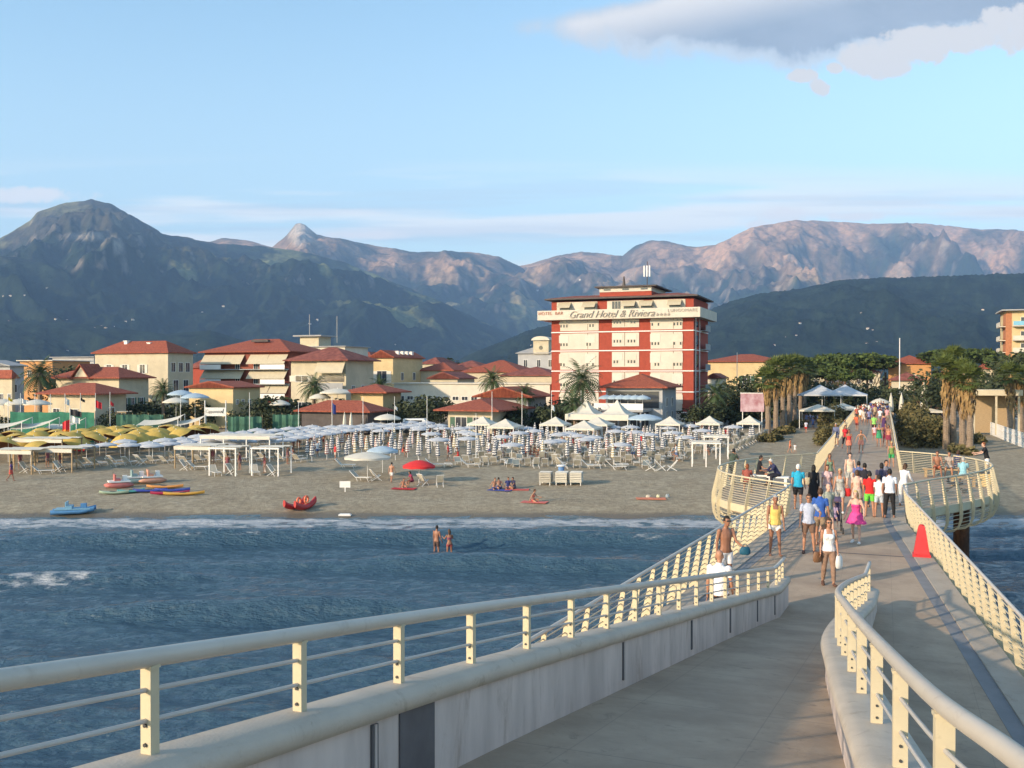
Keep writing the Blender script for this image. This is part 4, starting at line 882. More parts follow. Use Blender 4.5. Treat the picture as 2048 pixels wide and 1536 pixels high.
def date_palm(loc, h, r_, label, seed=1, n=46):
    rg = random.Random(seed); root = thing('palm_tree', label, 'palm tree', loc, rg.uniform(0, 6))
    t_ = MB(); rs = []; k = 14
    t_.tube([(0, 0, h*i/k-.1) for i in range(k+1)], [r_*.085*(1.25 if i == 0 else 1+.12*(i % 2)) for i in range(k+1)], 9); t_.ell((0, 0, h), (r_*.17, r_*.17, r_*.2), 9, 6); t_.build('trunk', M_TRK, root)
    c = MB()
    for i in range(n):
        el = R(80-105*(i/n)); frond(c, (0, 0, h+.2), i*2.4+rg.uniform(-.2, .2), el, r_*rg.uniform(.9, 1.1), 1.1+.3*rg.random(), r_*.2, 13, rg)
    c.build('crown', M_FROND, root); return root
def fan_crown(mb, z, r_, rg, n=34):
    for i in range(n):
        az = i*2.4; el = R(85-120*(i/n)); d = Vector((math.cos(az)*math.cos(el), math.sin(az)*math.cos(el), math.sin(el))); side = Vector((-math.sin(az), math.cos(az), 0)); up = side.cross(d)
        b0 = Vector((0, 0, z))+d*r_*.12; c_ = Vector((0, 0, z))+d*r_*.5
        mb.tube([b0, c_], .02, 3, cap=False)
        for k in range(11):
            th = R(-85+17*k); v = (d*math.cos(th)+side*math.sin(th)); tip = c_+v*r_*.52*rg.uniform(.85, 1.1)-Vector((0, 0, r_*.16*rg.random())); w2 = (side*math.cos(th)-d*math.sin(th))*r_*.045
            mb.add([c_, c_+v*r_*.25+w2, tip, c_+v*r_*.25-w2], [(0, 1, 2, 3)])
def fan_palm(loc, h, r_, label, seed=1, skirt=.35, group=None):
    rg = random.Random(seed); root = thing('fan_palm', label, 'palm tree', loc, rg.uniform(0, 6), group)
    t_ = MB(); k = 10; t_.tube([(rg.uniform(-.04, .04), rg.uniform(-.04, .04), h*i/k-.1) for i in range(k+1)], [.36-.08*i/k+.05*(i % 2) for i in range(k+1)], 9); t_.build('trunk', M_TRK, root)
    c = MB(); fan_crown(c, h, r_, rg); c.build('crown', M_FROND2, root)
    s_ = MB()
    for i in range(170):
        az = rg.uniform(0, 6.28); z0 = h-abs(rg.uniform(-.1, skirt*h)); rr = r_*rg.uniform(.2, .44)*(1-.6*(h-z0)/(skirt*h+.1)); a = Vector((math.cos(az), math.sin(az), 0)); sd = Vector((-math.sin(az), math.cos(az), 0))
        s_.add([a*.15+Vector((0, 0, z0+.3)), a*rr+sd*.16+Vector((0, 0, z0-.3)), a*rr*.9+Vector((0, 0, z0-1.1*rg.uniform(.6, 1.2))), a*rr-sd*.16+Vector((0, 0, z0-.3))], [(0, 1, 2, 3)])
    s_.build('dry_skirt', M_DEAD, root); return root
def gp(px, D, z=2.0): p = P(px, 800, D); return Vector((p.x, D, z))
def hgt(py, D, zg=2.0): return zat(py, D)-zg
for i, (px, D, yt, r_, lb) in enumerate(((80, 150, 752, 3.9, 'full date palm with dark arching fronds between the far-left houses'), (326, 146, 782, 2.4, 'small date palm in front of the long cream villa wall'), (628, 142, 776, 2.9, 'date palm below the balcony of the square cream house'), (985, 144, 762, 2.8, 'date palm above the roof of the red-roofed kiosk'), (1163, 136, 764, 4.0, 'largest date palm, standing before the left part of the hotel'), (1430, 140, 792, 3.0, 'date palm right of the hotel above the small gazebos'), (760, 150, 775, 2.3, 'tiny date palm on the left end of the white hall'), (1150, 128, 812, 2.6, 'low bushy date palm under the largest palm'), (1050, 136, 790, 2.2, 'small palm squeezed between the kiosk and the flagpole'))):
    date_palm(gp(px, D), hgt(yt, D)*.98, r_, lb, i+1)
FP = [(1536, 128, 762, 'leftmost'), (1552, 134, 742, 'second'), (1566, 141, 738, 'third'), (1579, 148, 735, 'fourth'), (1590, 155, 734, 'fifth'), (1601, 162, 736, 'sixth'), (1609, 170, 738, 'seventh')]
for i, (px, D, yt, lb) in enumerate(FP): fan_palm(gp(px, D), hgt(yt, D), 2.5, '%s fan palm with shaggy brown skirt in the row left of the pier' % lb, 20+i, .42, 'fan palms left of the pier')
for i, (px, D, yt, lb) in enumerate(((1893, 108, 740, 'leftmost tall fan palm with long golden skirt in the right-hand clump'), (1907, 112, 722, 'tallest fan palm at the back of the right-hand clump'), (1925, 106, 748, 'fan palm with drooping green head in the middle of the right-hand clump'), (1940, 103, 760, 'rightmost and shortest fan palm of the right-hand clump'), (2020, 120, 752, 'fan palm rising behind the white pavilion at the right edge'), (2042, 125, 758, 'brown-skirted fan palm cut by the right edge'))):
    fan_palm(gp(px, D, sandz(D)), hgt(yt, D, sandz(D)), 2.2, lb, 40+i, .5)
PN = [(1655, 235, 703, 13), (1690, 250, 700, 16), (1735, 240, 702, 15), (1770, 260, 707, 14), (1620, 250, 712, 11), (1905, 235, 690, 15), (1945, 250, 692, 13), (1975, 240, 690, 12), (1870, 260, 700, 12), (1700, 215, 732, 10), (1650, 220, 728, 9), (1725, 300, 712, 14), (2035, 215, 700, 15)]
ol = ['first', 'second', 'third', 'fourth', 'fifth', 'sixth', 'seventh', 'eighth', 'ninth', 'tenth', 'eleventh', 'twelfth', 'thirteenth']
for i, (px, D, yt, w_) in enumerate(PN):
    crown_tree(gp(px, D), hgt(yt, D), w_, 'umbrella pine with flat green top behind the promenade, %s from the left' % ol[sorted(q[0] for q in PN).index(px)], 'pine', 60+i, group='umbrella pines behind the promenade', name='pine_tree', cat='pine tree', n=2600)
BT = [(560, 141, 787, 10, 'dark bushy tree beside the yellow shed-like house'), (480, 150, 800, 6, 'low dark shrub tree behind the green fence'), (825, 137, 787, 7, 'round dark tree left of the red-roofed kiosk'), (860, 140, 790, 6, 'dark tree with a flat outline behind the parked white van'), (700, 146, 800, 5, 'bushy tree under the square cream house'), (385, 140, 800, 7, 'dark hedge-like tree above the yellow parasols'), (300, 150, 800, 6, 'low dark tree beside the sunshades of the upper terrace'), (1018, 131, 812, 7, 'dense dark tree right of the kiosk'), (1100, 132, 800, 6, 'dark tree at the foot of the hotel left corner'), (1178, 130, 808, 5, 'bush beside the white marquee'), (1495, 150, 738, 9, 'dark broad tree in front of the yellow villa'), (1460, 145, 775, 7, 'dark tree behind the right-hand gazebos'), (1405, 138, 800, 6, 'shaded tree at the right corner of the restaurant'), (1520, 143, 790, 6, 'dark tree behind the pink banner'), (905, 270, 710, 12, 'pale green tree on the skyline left of the mansion'), (1640, 175, 760, 9, 'dark tree behind the white tent roofs'), (1700, 170, 765, 8, 'dark tree behind the pier entrance'), (1730, 185, 755, 9, 'big dark tree in the gap above the crowd'), (1780, 178, 770, 8, 'dark tree behind the closed sunshades'), (1825, 165, 765, 9, 'dark evergreen left of the right-hand fan palms'), (1855, 150, 735, 10, 'tall dark tree between the orange villa and the fan palms'), (2010, 200, 712, 10, 'dark tree in front of the brick apartment corner'), (2044, 160, 690, 13, 'large dark tree at the right edge'), (1985, 170, 745, 8, 'mid green tree left of the large right-edge tree'), (1965, 135, 770, 5, 'bush above the roof of the white pavilion'), (125, 165, 727, 9, 'dark tree behind the gabled cream villa'), (440, 160, 790, 6, 'bush behind the yellow shed roof'), (1560, 190, 745, 9, 'dark tree behind the row of fan palms'), (1600, 200, 730, 10, 'tall dark tree at the head of the fan palm row')]
for i, (px, D, yt, w_, lb) in enumerate(BT): crown_tree(gp(px, D), hgt(yt, D), w_, lb, 'leaf', 100+i, n=1500)
# background greenery as one mass
bgm = MB(); rg = random.Random(3)
for i in range(90):
    px = rg.uniform(-100, 2150); D = rg.uniform(300, 520); p = gp(px, D); h = rg.uniform(4, 7)
    leafblob(bgm, (p.x, p.y, 2+h*.5), (8, 5, h*.55), 120, .9, rg)
o = bgm.build('distant_greenery', M_LEAF); o['kind'] = 'stuff'
# dune scrub by the pier
def scrub(loc, L, w_, h, label, seed, n=2600):
    rg = random.Random(seed); root = thing('dune_shrub', label, 'shrub', loc, ROTZ); c = MB()
    for k in range(26):
        y = rg.uniform(-L/2, L/2); x = rg.uniform(-w_/2, w_/2)*.8; leafblob(c, (x, y, h*.42*rg.uniform(.7, 1.1)*(1-.5*(2*x/w_)**2)), (w_*.24, L*.1, h*.5), n//26, .2, rg)
    c.build('foliage', M_SCRUB, root); return root
def onbeach(u, v): p = U(u, v); p.z = sandz(p.y); return p
scrub(onbeach(-5.9, 131), 26, 3.0, 2.3, 'long low strip of golden dune scrub along the left side of the pier', 5, 6000)
scrub(onbeach(-6.6, 150), 12, 4, 4.0, 'taller green dune bush at the shore end of the pier, left side', 6, 4000)
scrub(onbeach(4.6, 129), 20, 5.0, 3.9, 'big rounded mound of dune scrub against the right side of the pier', 7, 12000)
scrub(onbeach(4.0, 150), 9, 4, 4.6, 'bright green bush at the shore end of the pier, right side', 8, 4000)
for px, py, L, h, lb, sd in ((1925, 905, 7, .9, 'low dry brush at the foot of the right-hand fan palms', 9), (1948, 885, 5, 1.2, 'dark weeds between the right-hand fan palms and the white fence', 10), (1540, 882, 5, 1.0, 'dry weeds round the nearest fan palm left of the pier', 11), (1570, 866, 9, 1.0, 'dry weeds along the middle of the fan palm row', 12), (1600, 852, 9, 1.0, 'dry weeds at the far end of the fan palm row', 13)):
    scrub(Sg(px, py), L, 2.4, h, lb, sd, 1500)
HG = [(250, 150, 7), (330, 152, 9), (430, 148, 9), (505, 146, 8), (600, 150, 7), (668, 152, 7), (735, 144, 6), (800, 143, 7), (880, 146, 7), (1000, 139, 7), (1070, 140, 7), (1130, 143, 7), (1440, 142, 8), (1475, 148, 8), (1515, 158, 9), (1640, 168, 9), (1690, 172, 9), (1740, 176, 9), (1810, 170, 9), (1860, 160, 9), (1990, 150, 8)]
for i, (px, D, w_) in enumerate(HG):
    crown_tree(gp(px, D), 3.6+.5*(i % 3), w_, 'low dark garden tree %s, counted from the left' % ('first second third fourth fifth sixth seventh eighth ninth tenth eleventh twelfth thirteenth fourteenth fifteenth sixteenth seventeenth eighteenth nineteenth twentieth twenty-first'.split()[i]), 'leaf', 200+i, group='low garden trees along the promenade', n=1300, trunk=.12)

for x0, x1, D_, h, lb in ((-30, 90, 131, 2.2, 'dark clipped hedge behind the green windbreak on the far left'), (200, 345, 134, 2.6, 'dark hedge between the beach bar and the upper terrace'), (455, 600, 134, 2.8, 'dark hedge behind the green fences left of the beach pavilion'), (700, 880, 133, 3.2, 'dark hedge behind the van and the rows of parasols'), (1052, 1160, 136, 3.0, 'dark hedge between the kiosk and the marquee')):
    a_ = gp(x0, D_); L_ = (x1-x0)/F*D_; t_ = thing('hedge', lb, 'hedge', a_+Vector((L_/2, 0, 0)), ROTZ*.3); c = MB(); rg = random.Random(int(x0))
    for k in range(int(L_*1.2)): leafblob(c, (-L_/2+L_*(k+.5)/int(L_*1.2), rg.uniform(-.4, .4), h*.45), (1.1, 1.0, h*.55*rg.uniform(.8, 1.15)), 260, .16, rg)
    c.build('foliage', M_LEAF, t_)
# ================================================================ BEACH FURNITURE
def pix(p):
    d = Vector(p)-Vector((0, 0, CAMZ)); f = d.dot(FWD); return (1024+F*d.x/f, 768-F*d.dot(UPV)/f)
def inpoly(x, y, poly):
    c = False; n = len(poly); j = n-1
    for i in range(n):
        xi, yi = poly[i]; xj, yj = poly[j]
        if (yi > y) != (yj > y) and x < (xj-xi)*(y-yi)/(yj-yi)+xi: c = not c
        j = i
    return c
def stripes(name, c1, c2, n=8, axis='ang'):
    m = bpy.data.materials.new(name); m.use_nodes = True; t = m.node_tree; b = t.nodes['Principled BSDF']; b.inputs['Roughness'].default_value = .85
    tc_ = NN(t, 'ShaderNodeTexCoord'); s_ = NN(t, 'ShaderNodeSeparateXYZ'); t.links.new(tc_.outputs['Object'], s_.inputs[0])
    if axis == 'ang': q = MATH(t, 'MULTIPLY', MATH(t, 'ARCTAN2', s_.outputs[1], s_.outputs[0]), n/(2*math.pi))
    elif axis == 'rad': q = MATH(t, 'MULTIPLY', MATH(t, 'SQRT', MATH(t, 'ADD', MATH(t, 'MULTIPLY', s_.outputs[0], s_.outputs[0]), MATH(t, 'MULTIPLY', s_.outputs[1], s_.outputs[1]))), n)
    else: q = MATH(t, 'ADD', MATH(t, 'MULTIPLY', s_.outputs[2], n), MATH(t, 'MULTIPLY', MATH(t, 'PINGPONG', MATH(t, 'ADD', MATH(t, 'ARCTAN2', s_.outputs[1], s_.outputs[0]), 7.0), .524), .5))
    f = MATH(t, 'GREATER_THAN', MATH(t, 'FRACT', MATH(t, 'ADD', q, 50.0)), .5)
    t.links.new(MIXC(t, f, c1, c2), b.inputs['Base Color']); return m
WHT = (.74, .72, .68)
M_SB = stripes('blue_white_canopy', (.62, .61, .58), (.44, .46, .51), 2.6, 'rad')
M_SB2 = stripes('navy_striped_canvas', (.70, .68, .64), (.07, .075, .11), 4.2, 'z')
M_SR2 = stripes('red_striped_canvas', (.72, .68, .64), (.26, .10, .10), 4.2, 'z')
M_SG2 = stripes('ochre_striped_canvas', (.70, .68, .62), (.34, .26, .13), 4.2, 'z')
M_YC = mat('yellow_canopy', (.54, .37, .085), .85, .12, 2)
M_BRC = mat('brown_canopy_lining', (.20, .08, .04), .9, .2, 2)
M_REDC = mat('red_canopy', (.62, .03, .03), .8, .1, 2)
M_CLOTH = mat('beige_lounger_cloth', (.50, .46, .38), .9, .1, 3)
M_BLUEC = mat('pale_blue_cloth', (.38, .48, .56), .9, .1, 3)
M_CANV = mat('white_canvas', (.62, .58, .49), .85, .06, 1.5)
M_WOOD = mat('weathered_wood', (.36, .26, .15), .85, .2, 3, stretch=(1, 1, 8))
GRP = 'open blue and white parasols in the left and middle rows'
def parasol_open(label, group, m, r_=1.25, h=2.15, under=None, dome=.42, name='parasol', fr=12, cat='parasol', val=.16):
    root = thing(name, label, cat, (0, 0, 0), 0, group)
    p_ = MB(); p_.tube([(0, 0, -.2), (0, 0, h+.12)], .028, 6); p_.build('pole', M_WPNT, root)
    c = MB(); prof_ = [(r_, h-dome-val), (r_*1.0, h-dome), (r_*.82, h-dome*.68), (r_*.55, h-dome*.32), (r_*.25, h-dome*.08), (.03, h)]
    n = 16; 
    def rg_(rr, z, sc): return [Vector((math.cos(2*math.pi*k/n)*rr, math.sin(2*math.pi*k/n)*rr, z+(-.045*(k % 2) if rr > r_*.5 else 0))) for k in range(n)]
    c.loft([rg_(rr, z, 1) for rr, z in prof_], cap=False)
    o = c.build('canopy', m, root, 2)
    if under:
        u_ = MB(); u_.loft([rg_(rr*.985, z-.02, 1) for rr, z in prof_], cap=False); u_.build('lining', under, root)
    f_ = MB(); f_.lathe((0, 0, h), [(.03, 0), (.05, .05), (.01, .12)], 6); f_.build('finial', M_WPNT, root)
    return root
def parasol_closed(label, group, m, h=1.95):
    root = thing('closed_parasol', label, 'parasol', (0, 0, 0), 0, group)
    p_ = MB(); p_.tube([(0, 0, -.2), (0, 0, h+.1)], .028, 6); p_.build('pole', M_WPNT, root)
    c = MB(); n = 12
    c.loft([[Vector((math.cos(2*math.pi*k/n)*rr*(1+.18*(k % 2)), math.sin(2*math.pi*k/n)*rr*(1+.18*(k % 2)), z)) for k in range(n)] for rr, z in ((.10, h-1.45), (.20, h-1.35), (.185, h-1.0), (.15, h-.6), (.1, h-.25), (.03, h))]); c.build('canopy', m, root, 2); return root
def lounger(label, group, cloth, raised=True):
    root = thing('sun_lounger', label, 'sun lounger', (0, 0, 0), 0, group)
    f_ = MB()
    for s in (-1, 1):
        f_.tube([(s*.3, -.95, .34), (s*.3, .35, .34)], .022, 5)
    f_.tube([(-.3, -.95, .34), (.3, -.95, .34)], .022, 5); f_.tube([(-.3, .35, .34), (.3, .35, .34)], .022, 5)
    if raised:
        for s in (-1, 1): f_.tube([(s*.3, .35, .34), (s*.3, .9, .86)], .022, 5)
        f_.tube([(-.3, .9, .86), (.3, .9, .86)], .022, 5)
    f_.build('frame', M_WPNT, root)
    me = None
    for s in (-1, 1):
        for y in (-.85, .2):
            if me is None: l_ = MB(); l_.tube([(0, -.08, 0), (0, .08, .34)], .02, 5); me = l_.mesh('leg', M_WPNT)
            link('leg', me, root, (s*.3, y, 0))
    c = MB(); c.box((0, -.3, .345), (.54, 1.28, .018)); 
    if raised: c.box((0, .62, .6), (.54, .74, .018), M=Matrix.Rotation(R(43.4), 3, 'X'))
    else: c.box((0, .62, .345), (.54, .5, .018))
    c.build('cloth', cloth, root); return root
def deckchair(label, group, cloth):
    root = thing('deck_chair', label, 'deck chair', (0, 0, 0), 0, group)
    for s in (-1, 1):
        for a, b in (((s*.28, -.5, .02), (s*.28, .45, 1.0)), ((s*.25, .4, .02), (s*.25, -.45, .5))):
            f_ = MB(); f_.tube([a, b], .022, 5); f_.build('side_rail', M_WPNT, root)
    f_ = MB(); f_.tube([(-.28, .45, 1.0), (.28, .45, 1.0)], .022, 5); f_.build('crossbar', M_WPNT, root)
    c = MB(); pts = [(-.45, .5), (-.2, .36), (.05, .42), (.3, .75), (.45, 1.0)]
    c.loft([[(-.24, y, z), (.24, y, z), (.24, y, z-.012), (-.24, y, z-.012)] for y, z in pts]); c.build('cloth', cloth, root); return root
def grid(poly, du, dv, jit=.15, seed=1, off=(0, 0)):
    rg = random.Random(seed); out = []
    for i in range(-60, 40):
        for j in range(20, 75):
            u = i*du+off[0]; v = j*dv+off[1]; p = onbeach(u+rg.gauss(0, jit), v+rg.gauss(0, jit))
            if p.y < 68: continue
            q = pix(p)
            if inpoly(q[0], q[1], poly): out.append(p)
    return out
CNT = {}; PLACED = {}
def scatter(protos, pts, rz=None, seed=2, sc=(.95, 1.05), ztop=0):
    rg = random.Random(seed)
    for i, p in enumerate(pts):
        pr = protos[rg.choices(range(len(protos)), [q[1] for q in protos])[0]][0]
        a = (rz+rg.gauss(0, .12)) if rz is not None else rg.uniform(0, 6.28)
        if not CNT.get(pr.name): pr.location = p; pr.rotation_euler = (0, 0, a); CNT[pr.name] = 1; c_ = pr
        else: c_ = copytree(pr, p, a, sc=rg.uniform(*sc)); CNT[pr.name] += 1
        PLACED.setdefault(pr['group'], []).append(c_)
bluep = parasol_open('open parasol with faded blue and white rings in the dense parasol rows', GRP, M_SB, 1.15, 1.9, None, .22, val=.1)
navyc = parasol_closed('closed parasol with navy and white stripes among the white loungers', 'closed navy striped parasols', M_SB2)
redc = parasol_closed('closed parasol with red and white stripes among the white loungers', 'closed red striped parasols', M_SR2)
ochc = parasol_closed('closed parasol with ochre and white stripes among the white loungers', 'closed ochre striped parasols', M_SG2)
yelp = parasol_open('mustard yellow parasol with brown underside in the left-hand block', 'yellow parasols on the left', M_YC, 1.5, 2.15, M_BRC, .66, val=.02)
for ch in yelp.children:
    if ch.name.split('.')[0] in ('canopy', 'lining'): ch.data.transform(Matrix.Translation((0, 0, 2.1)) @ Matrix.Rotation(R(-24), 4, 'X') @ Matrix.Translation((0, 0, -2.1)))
L1 = lounger('white sun lounger with raised back between the parasols', 'white sun loungers in the parasol field', M_CLOTH)
L2 = lounger('flat white sun lounger between the parasols', 'flat sun loungers in the parasol field', M_CLOTH, False)
L3 = lounger('white sun lounger with pale blue cloth between the parasols', 'pale blue sun loungers', M_BLUEC)
DC = deckchair('white folding deck chair between the parasols', 'white deck chairs in the parasol field', M_CLOTH)
yp = grid([(-60, 932), (130, 927), (165, 917), (270, 911), (440, 892), (450, 880), (250, 885), (100, 896), (-60, 902)], 3.0, 2.9, .1, 5)
scatter([(yelp, 1)], yp, None, 3)
bp_ = grid([(150, 930), (330, 925), (600, 918), (640, 900), (890, 880), (860, 868), (600, 880), (440, 894), (270, 914), (165, 920)], 2.8, 2.6, .12, 6, (0, 1.3))
scatter([(bluep, 1)], bp_, None, 4)
cp_ = grid([(585, 925), (700, 921), (1290, 928), (1400, 906), (1520, 884), (1500, 876), (900, 876), (700, 893), (640, 902)], 2.35, 2.3, .2, 7, (1.1, .4))
rg = random.Random(9); opn = [p for p in cp_ if rg.random() < .17 and pix(p)[0] > 830]; cl = [p for p in cp_ if not any((p-o_).length < .1 for o_ in opn)]
scatter([(navyc, 6), (redc, 1.3), (ochc, 1.2)], cl, None, 6)
scatter([(bluep, 1)], opn, None, 8)
lp = grid([(585, 938), (700, 934), (1300, 938), (1400, 912), (1520, 886), (1500, 873), (900, 873), (700, 890), (640, 902)], 1.6, 1.9, .3, 17, (.3, 1.7))
scatter([(L1, 4), (L2, 2), (L3, 1), (DC, 3)], lp[::-1][:290], R(200)+ROTZ, 9)
lp2 = grid([(150, 938), (330, 932), (600, 925), (600, 917), (330, 922), (150, 930)], 1.7, 2.0, .25, 19)
scatter([(L1, 3), (DC, 1)], lp2, R(180)+ROTZ, 12)
print('COUNTS', CNT, len(yp), len(bp_), len(cp_), len(lp), len(lp2))
# named single furniture
def put(o, p, rz=0.0): o.location = p; o.rotation_euler = (0, 0, rz); return o
put(parasol_open('bright red open parasol over two empty beach chairs', None, M_REDC, 1.35, 1.9, None, .45), Sg(838, 966))
put(parasol_open('large pale parasol left of the red one, over white chairs', None, M_CANV, 2.0, 2.2, None, .4), Sg(735, 955))
put(parasol_open('small pale blue parasol partly behind the large pale one', None, M_BLUEC, 1.4, 2.4, None, .4), Sg(765, 945))
def single_chair(px, py, label, kind=0, rz=0.0):
    o = (deckchair if kind == 0 else lounger)(label, None, M_CLOTH); return put(o, Sg(px, py), rz)
for i, (px, py, k, a, lb) in enumerate(((845, 972, 0, 2.6, 'white folding chair standing under the red parasol'), (880, 974, 0, 3.3, 'white folding chair alone on the sand right of the red parasol'), (721, 962, 1, 1.2, 'white lounger under the large pale parasol, left side'), (750, 962, 0, 2.0, 'white deck chair under the large pale parasol, right side'), (940, 935, 1, 1.5, 'white lounger sideways in the front row left of the white pole'), (1125, 937, 0, 1.4, 'pair-end deck chair tilted open in the front row behind the stacked cabins'), (1182, 937, 1, 1.5, 'white lounger in front row near the sunbather, left of the A-shaped chairs'), (1232, 940, 1, 1.6, 'flat white lounger in the front row with a bag on it'), (1300, 942, 0, 1.3, 'white table-like deck chair at the right of the front row'), (1345, 942, 0, 4.6, 'deck chair opened wide at the end of the front row'), (1320, 942, 0, 1.6, 'second-last deck chair of the front row'), (870, 935, 1, 1.6, 'white lounger just behind the red parasol'), (690, 936, 1, 1.5, 'white lounger left of the large pale parasol'))):
    single_chair(px, py, lb, k, a)
# stacks of folded loungers
for i, (px, lb, m_) in enumerate(((1092, 'stack of folded beige loungers, leftmost of three on open sand', M_CLOTH), (1124, 'stack of folded cream loungers, middle of three, with a bin behind', M_CANV), (1153, 'stack of folded cream loungers, rightmost of three on open sand', M_CANV))):
    p = Sg(px, 969); t_ = thing('lounger_stack', lb, 'lounger stack', p, ROTZ+.2)
    for k in range(6):
        b_ = MB(); b_.box((0, 0, .3+k*.14), (.95, 1.5, .1)); o = b_.build('folded_lounger', m_, t_)
        b_ = MB(); b_.box((0, 0, .3+k*.14+.06), (1.0, .08, .02)); b_.build('strap', M_WPNT, o)
    for sx in (-.4, .4):
        for sy in (-.65, .65): b_ = MB(); b_.bx(sx-.03, sx+.03, sy-.03, sy+.03, 0, .26); b_.build('leg', M_WPNT, t_)
p = Sg(1125, 955); t_ = thing('litter_bin', 'blue and white bin behind the middle lounger stack', 'bin', p+Vector((0, 2, 0)))
b_ = MB(); b_.lathe((0, 0, 0), [(.22, 0), (.28, .75), (.3, .8)], 12); b_.build('body', mat('bin_blue', (.12, .25, .5), .6), t_); b_ = MB(); b_.lathe((0, 0, .8), [(.4, 0), (.36, .08), (.05, .14)], 12); b_.build('lid', M_WPNT, t_)
# gazebos with pyramid roofs
def gazebo(px, pyb, w_, h, label, m=M_CANV, wd=None, peak=.9, loc=None, val=.22):
    p = loc or Sg(px, pyb); t_ = thing('gazebo', label, 'gazebo', p, ROTZ); d_ = wd or w_
    c = MB(); n = 5; rings = []
    for k in range(n+1):
        s = 1-k/n; zz = h+peak*(1-s)**1.25 if peak else h; hx, hy = w_/2*max(s, .015), d_/2*max(s, .015); rings.append([(-hx, -hy, zz), (hx, -hy, zz), (hx, hy, zz), (-hx, hy, zz)])
    rings = [[(-w_/2, -d_/2, h-val), (w_/2, -d_/2, h-val), (w_/2, d_/2, h-val), (-w_/2, d_/2, h-val)]]+rings
    c.loft(rings, cap=False); c.build('canopy', m, t_)
    me = None
    for sx in (-1, 1):
        for sy in (-1, 1):
            if me is None: q = MB(); q.bx(-.04, .04, -.04, .04, 0, h-.05); me = q.mesh('leg', M_WPNT)
            link('leg', me, t_, (sx*(w_/2-.07), sy*(d_/2-.07), 0))
    return t_
gz = [(966, 880, 3.1, 2.1, 'white pyramid gazebo in front of the kiosk, left one'), (1011, 886, 3.5, 2.05, 'white pyramid gazebo in front of the kiosk, right and nearer one'), (1111, 881, 3.2, 2.1, 'white gazebo standing alone left of the big marquee'), (1168, 889, 3.6, 2.0, 'low white gazebo before the left half of the marquee'), (1195, 881, 3.5, 2.1, 'white gazebo overlapping the front of the marquee'), (1340, 880, 3.1, 2.1, 'white gazebo left of the three right-hand ones'), (1419, 879, 3.0, 2.1, 'white gazebo between the other two on the right'), (1499, 878, 2.9, 2.1, 'white gazebo nearest to the fan palms')]
for a in gz: gazebo(*a)
p = Sg(1207, 858); 
mq = thing('marquee', 'big white marquee with two peaked roofs before the restaurant', 'marquee', Sg(1203, 871), ROTZ)
for sx in (-1, 1):
    c = MB(); w_ = 4.3; h = 2.9; rings = [[(-w_/2, -2.5, h-.75), (w_/2, -2.5, h-.75), (w_/2, 2.5, h-.75), (-w_/2, 2.5, h-.75)]]
    for k in range(9):
        s = 1-k/8; zz = h+1.9*(k/8)**1.9; rings.append([(-w_/2*max(s, .01), -2.5*max(s, .01), zz), (w_/2*max(s, .01), -2.5*max(s, .01), zz), (w_/2*max(s, .01), 2.5*max(s, .01), zz), (-w_/2*max(s, .01), 2.5*max(s, .01), zz)])
    c.loft(rings, cap=False); o = c.build('canopy', M_CANV, mq); o.location = (sx*w_/2, 0, 0)
    for sy in (-2.4, 2.4): q = MB(); q.bx(-.05, .05, -.05, .05, 0, 2.85); o = q.build('leg', M_WPNT, mq); o.location = (sx*4.2, sy, 0)
# tent roofs right of the fan palms, beside the pier entrance
for px, D, h, w_, lb in ((1640, 158, 4.6, 7, 'pale grey peaked tent roof at the shore end of the pier, left peak'), (1690, 158, 4.6, 7, 'pale grey peaked tent roof at the shore end of the pier, right peak'), (1636, 140, 2.7, 5, 'lower pale tent under the left grey peak'), (1686, 142, 2.8, 5, 'lower cream tent under the right grey peak')):
    gazebo(px, 0, w_, h, lb, mat('pale_grey_canvas', (.5, .52, .55), .85) if h > 4 else M_CANV, peak=1.6 if h > 4 else .8, loc=gp(px, D))
# white frame pergolas
def pergola(px, pyb, w_, d_, h, label, m=M_WPNT, roof=M_CANV, nx=3, wood=None, valance=True):
    p = Sg(px, pyb); t_ = thing('pergola', label, 'pergola', p, ROTZ*.55); m_ = wood or m
    for i in range(nx):
        for y in (0, d_):
            q = MB(); x = -w_/2+w_*i/(nx-1); q.bx(x-.05, x+.05, y-.05, y+.05, 0, h); q.build('post', m_, t_)
    q = MB(); q.bx(-w_/2-.1, w_/2+.1, -.1, .0, h+.001, h+.12); q.build('beam', m_, t_); q = MB(); q.bx(-w_/2-.1, w_/2+.1, d_, d_+.1, h+.001, h+.12); q.build('beam', m_, t_)
    q = MB(); n = 6; q.loft([[(-w_/2, d_*k/n, h+.13+.05*math.sin(k*2.1)), (w_/2, d_*k/n, h+.13+.05*math.sin(k*2.1+1)), (w_/2, d_*k/n, h+.15+.05*math.sin(k*2.1+1)), (-w_/2, d_*k/n, h+.15+.05*math.sin(k*2.1))] for k in range(n+1)]); q.build('canvas_roof', roof, t_)
    if valance: q = MB(); q.bx(-w_/2-.05, w_/2+.05, -.125, -.105, h-.22, h+.11); q.build('valance', roof, t_)
    return t_
pergola(20, 948, 4.4, 3.2, 2.0, 'canvas-roofed pergola cut by the left edge, before the yellow parasols', wood=M_WOOD)
pergola(107, 944, 3.8, 3.2, 2.0, 'canvas-roofed pergola with wooden posts just right of the left-edge one', wood=M_WOOD)
pergola(75, 925, 5.5, 3.0, 2.2, 'longer canvas pergola behind the two left-hand ones', wood=M_WOOD, nx=3)
pergola(385, 938, 3.6, 3.2, 2.0, 'canvas pergola on thin wooden posts left of the white steel ones', wood=M_WOOD)
pergola(445, 952, 2.5, 2.6, 2.35, 'white steel pergola frame, left of the front pair', nx=2, valance=False)
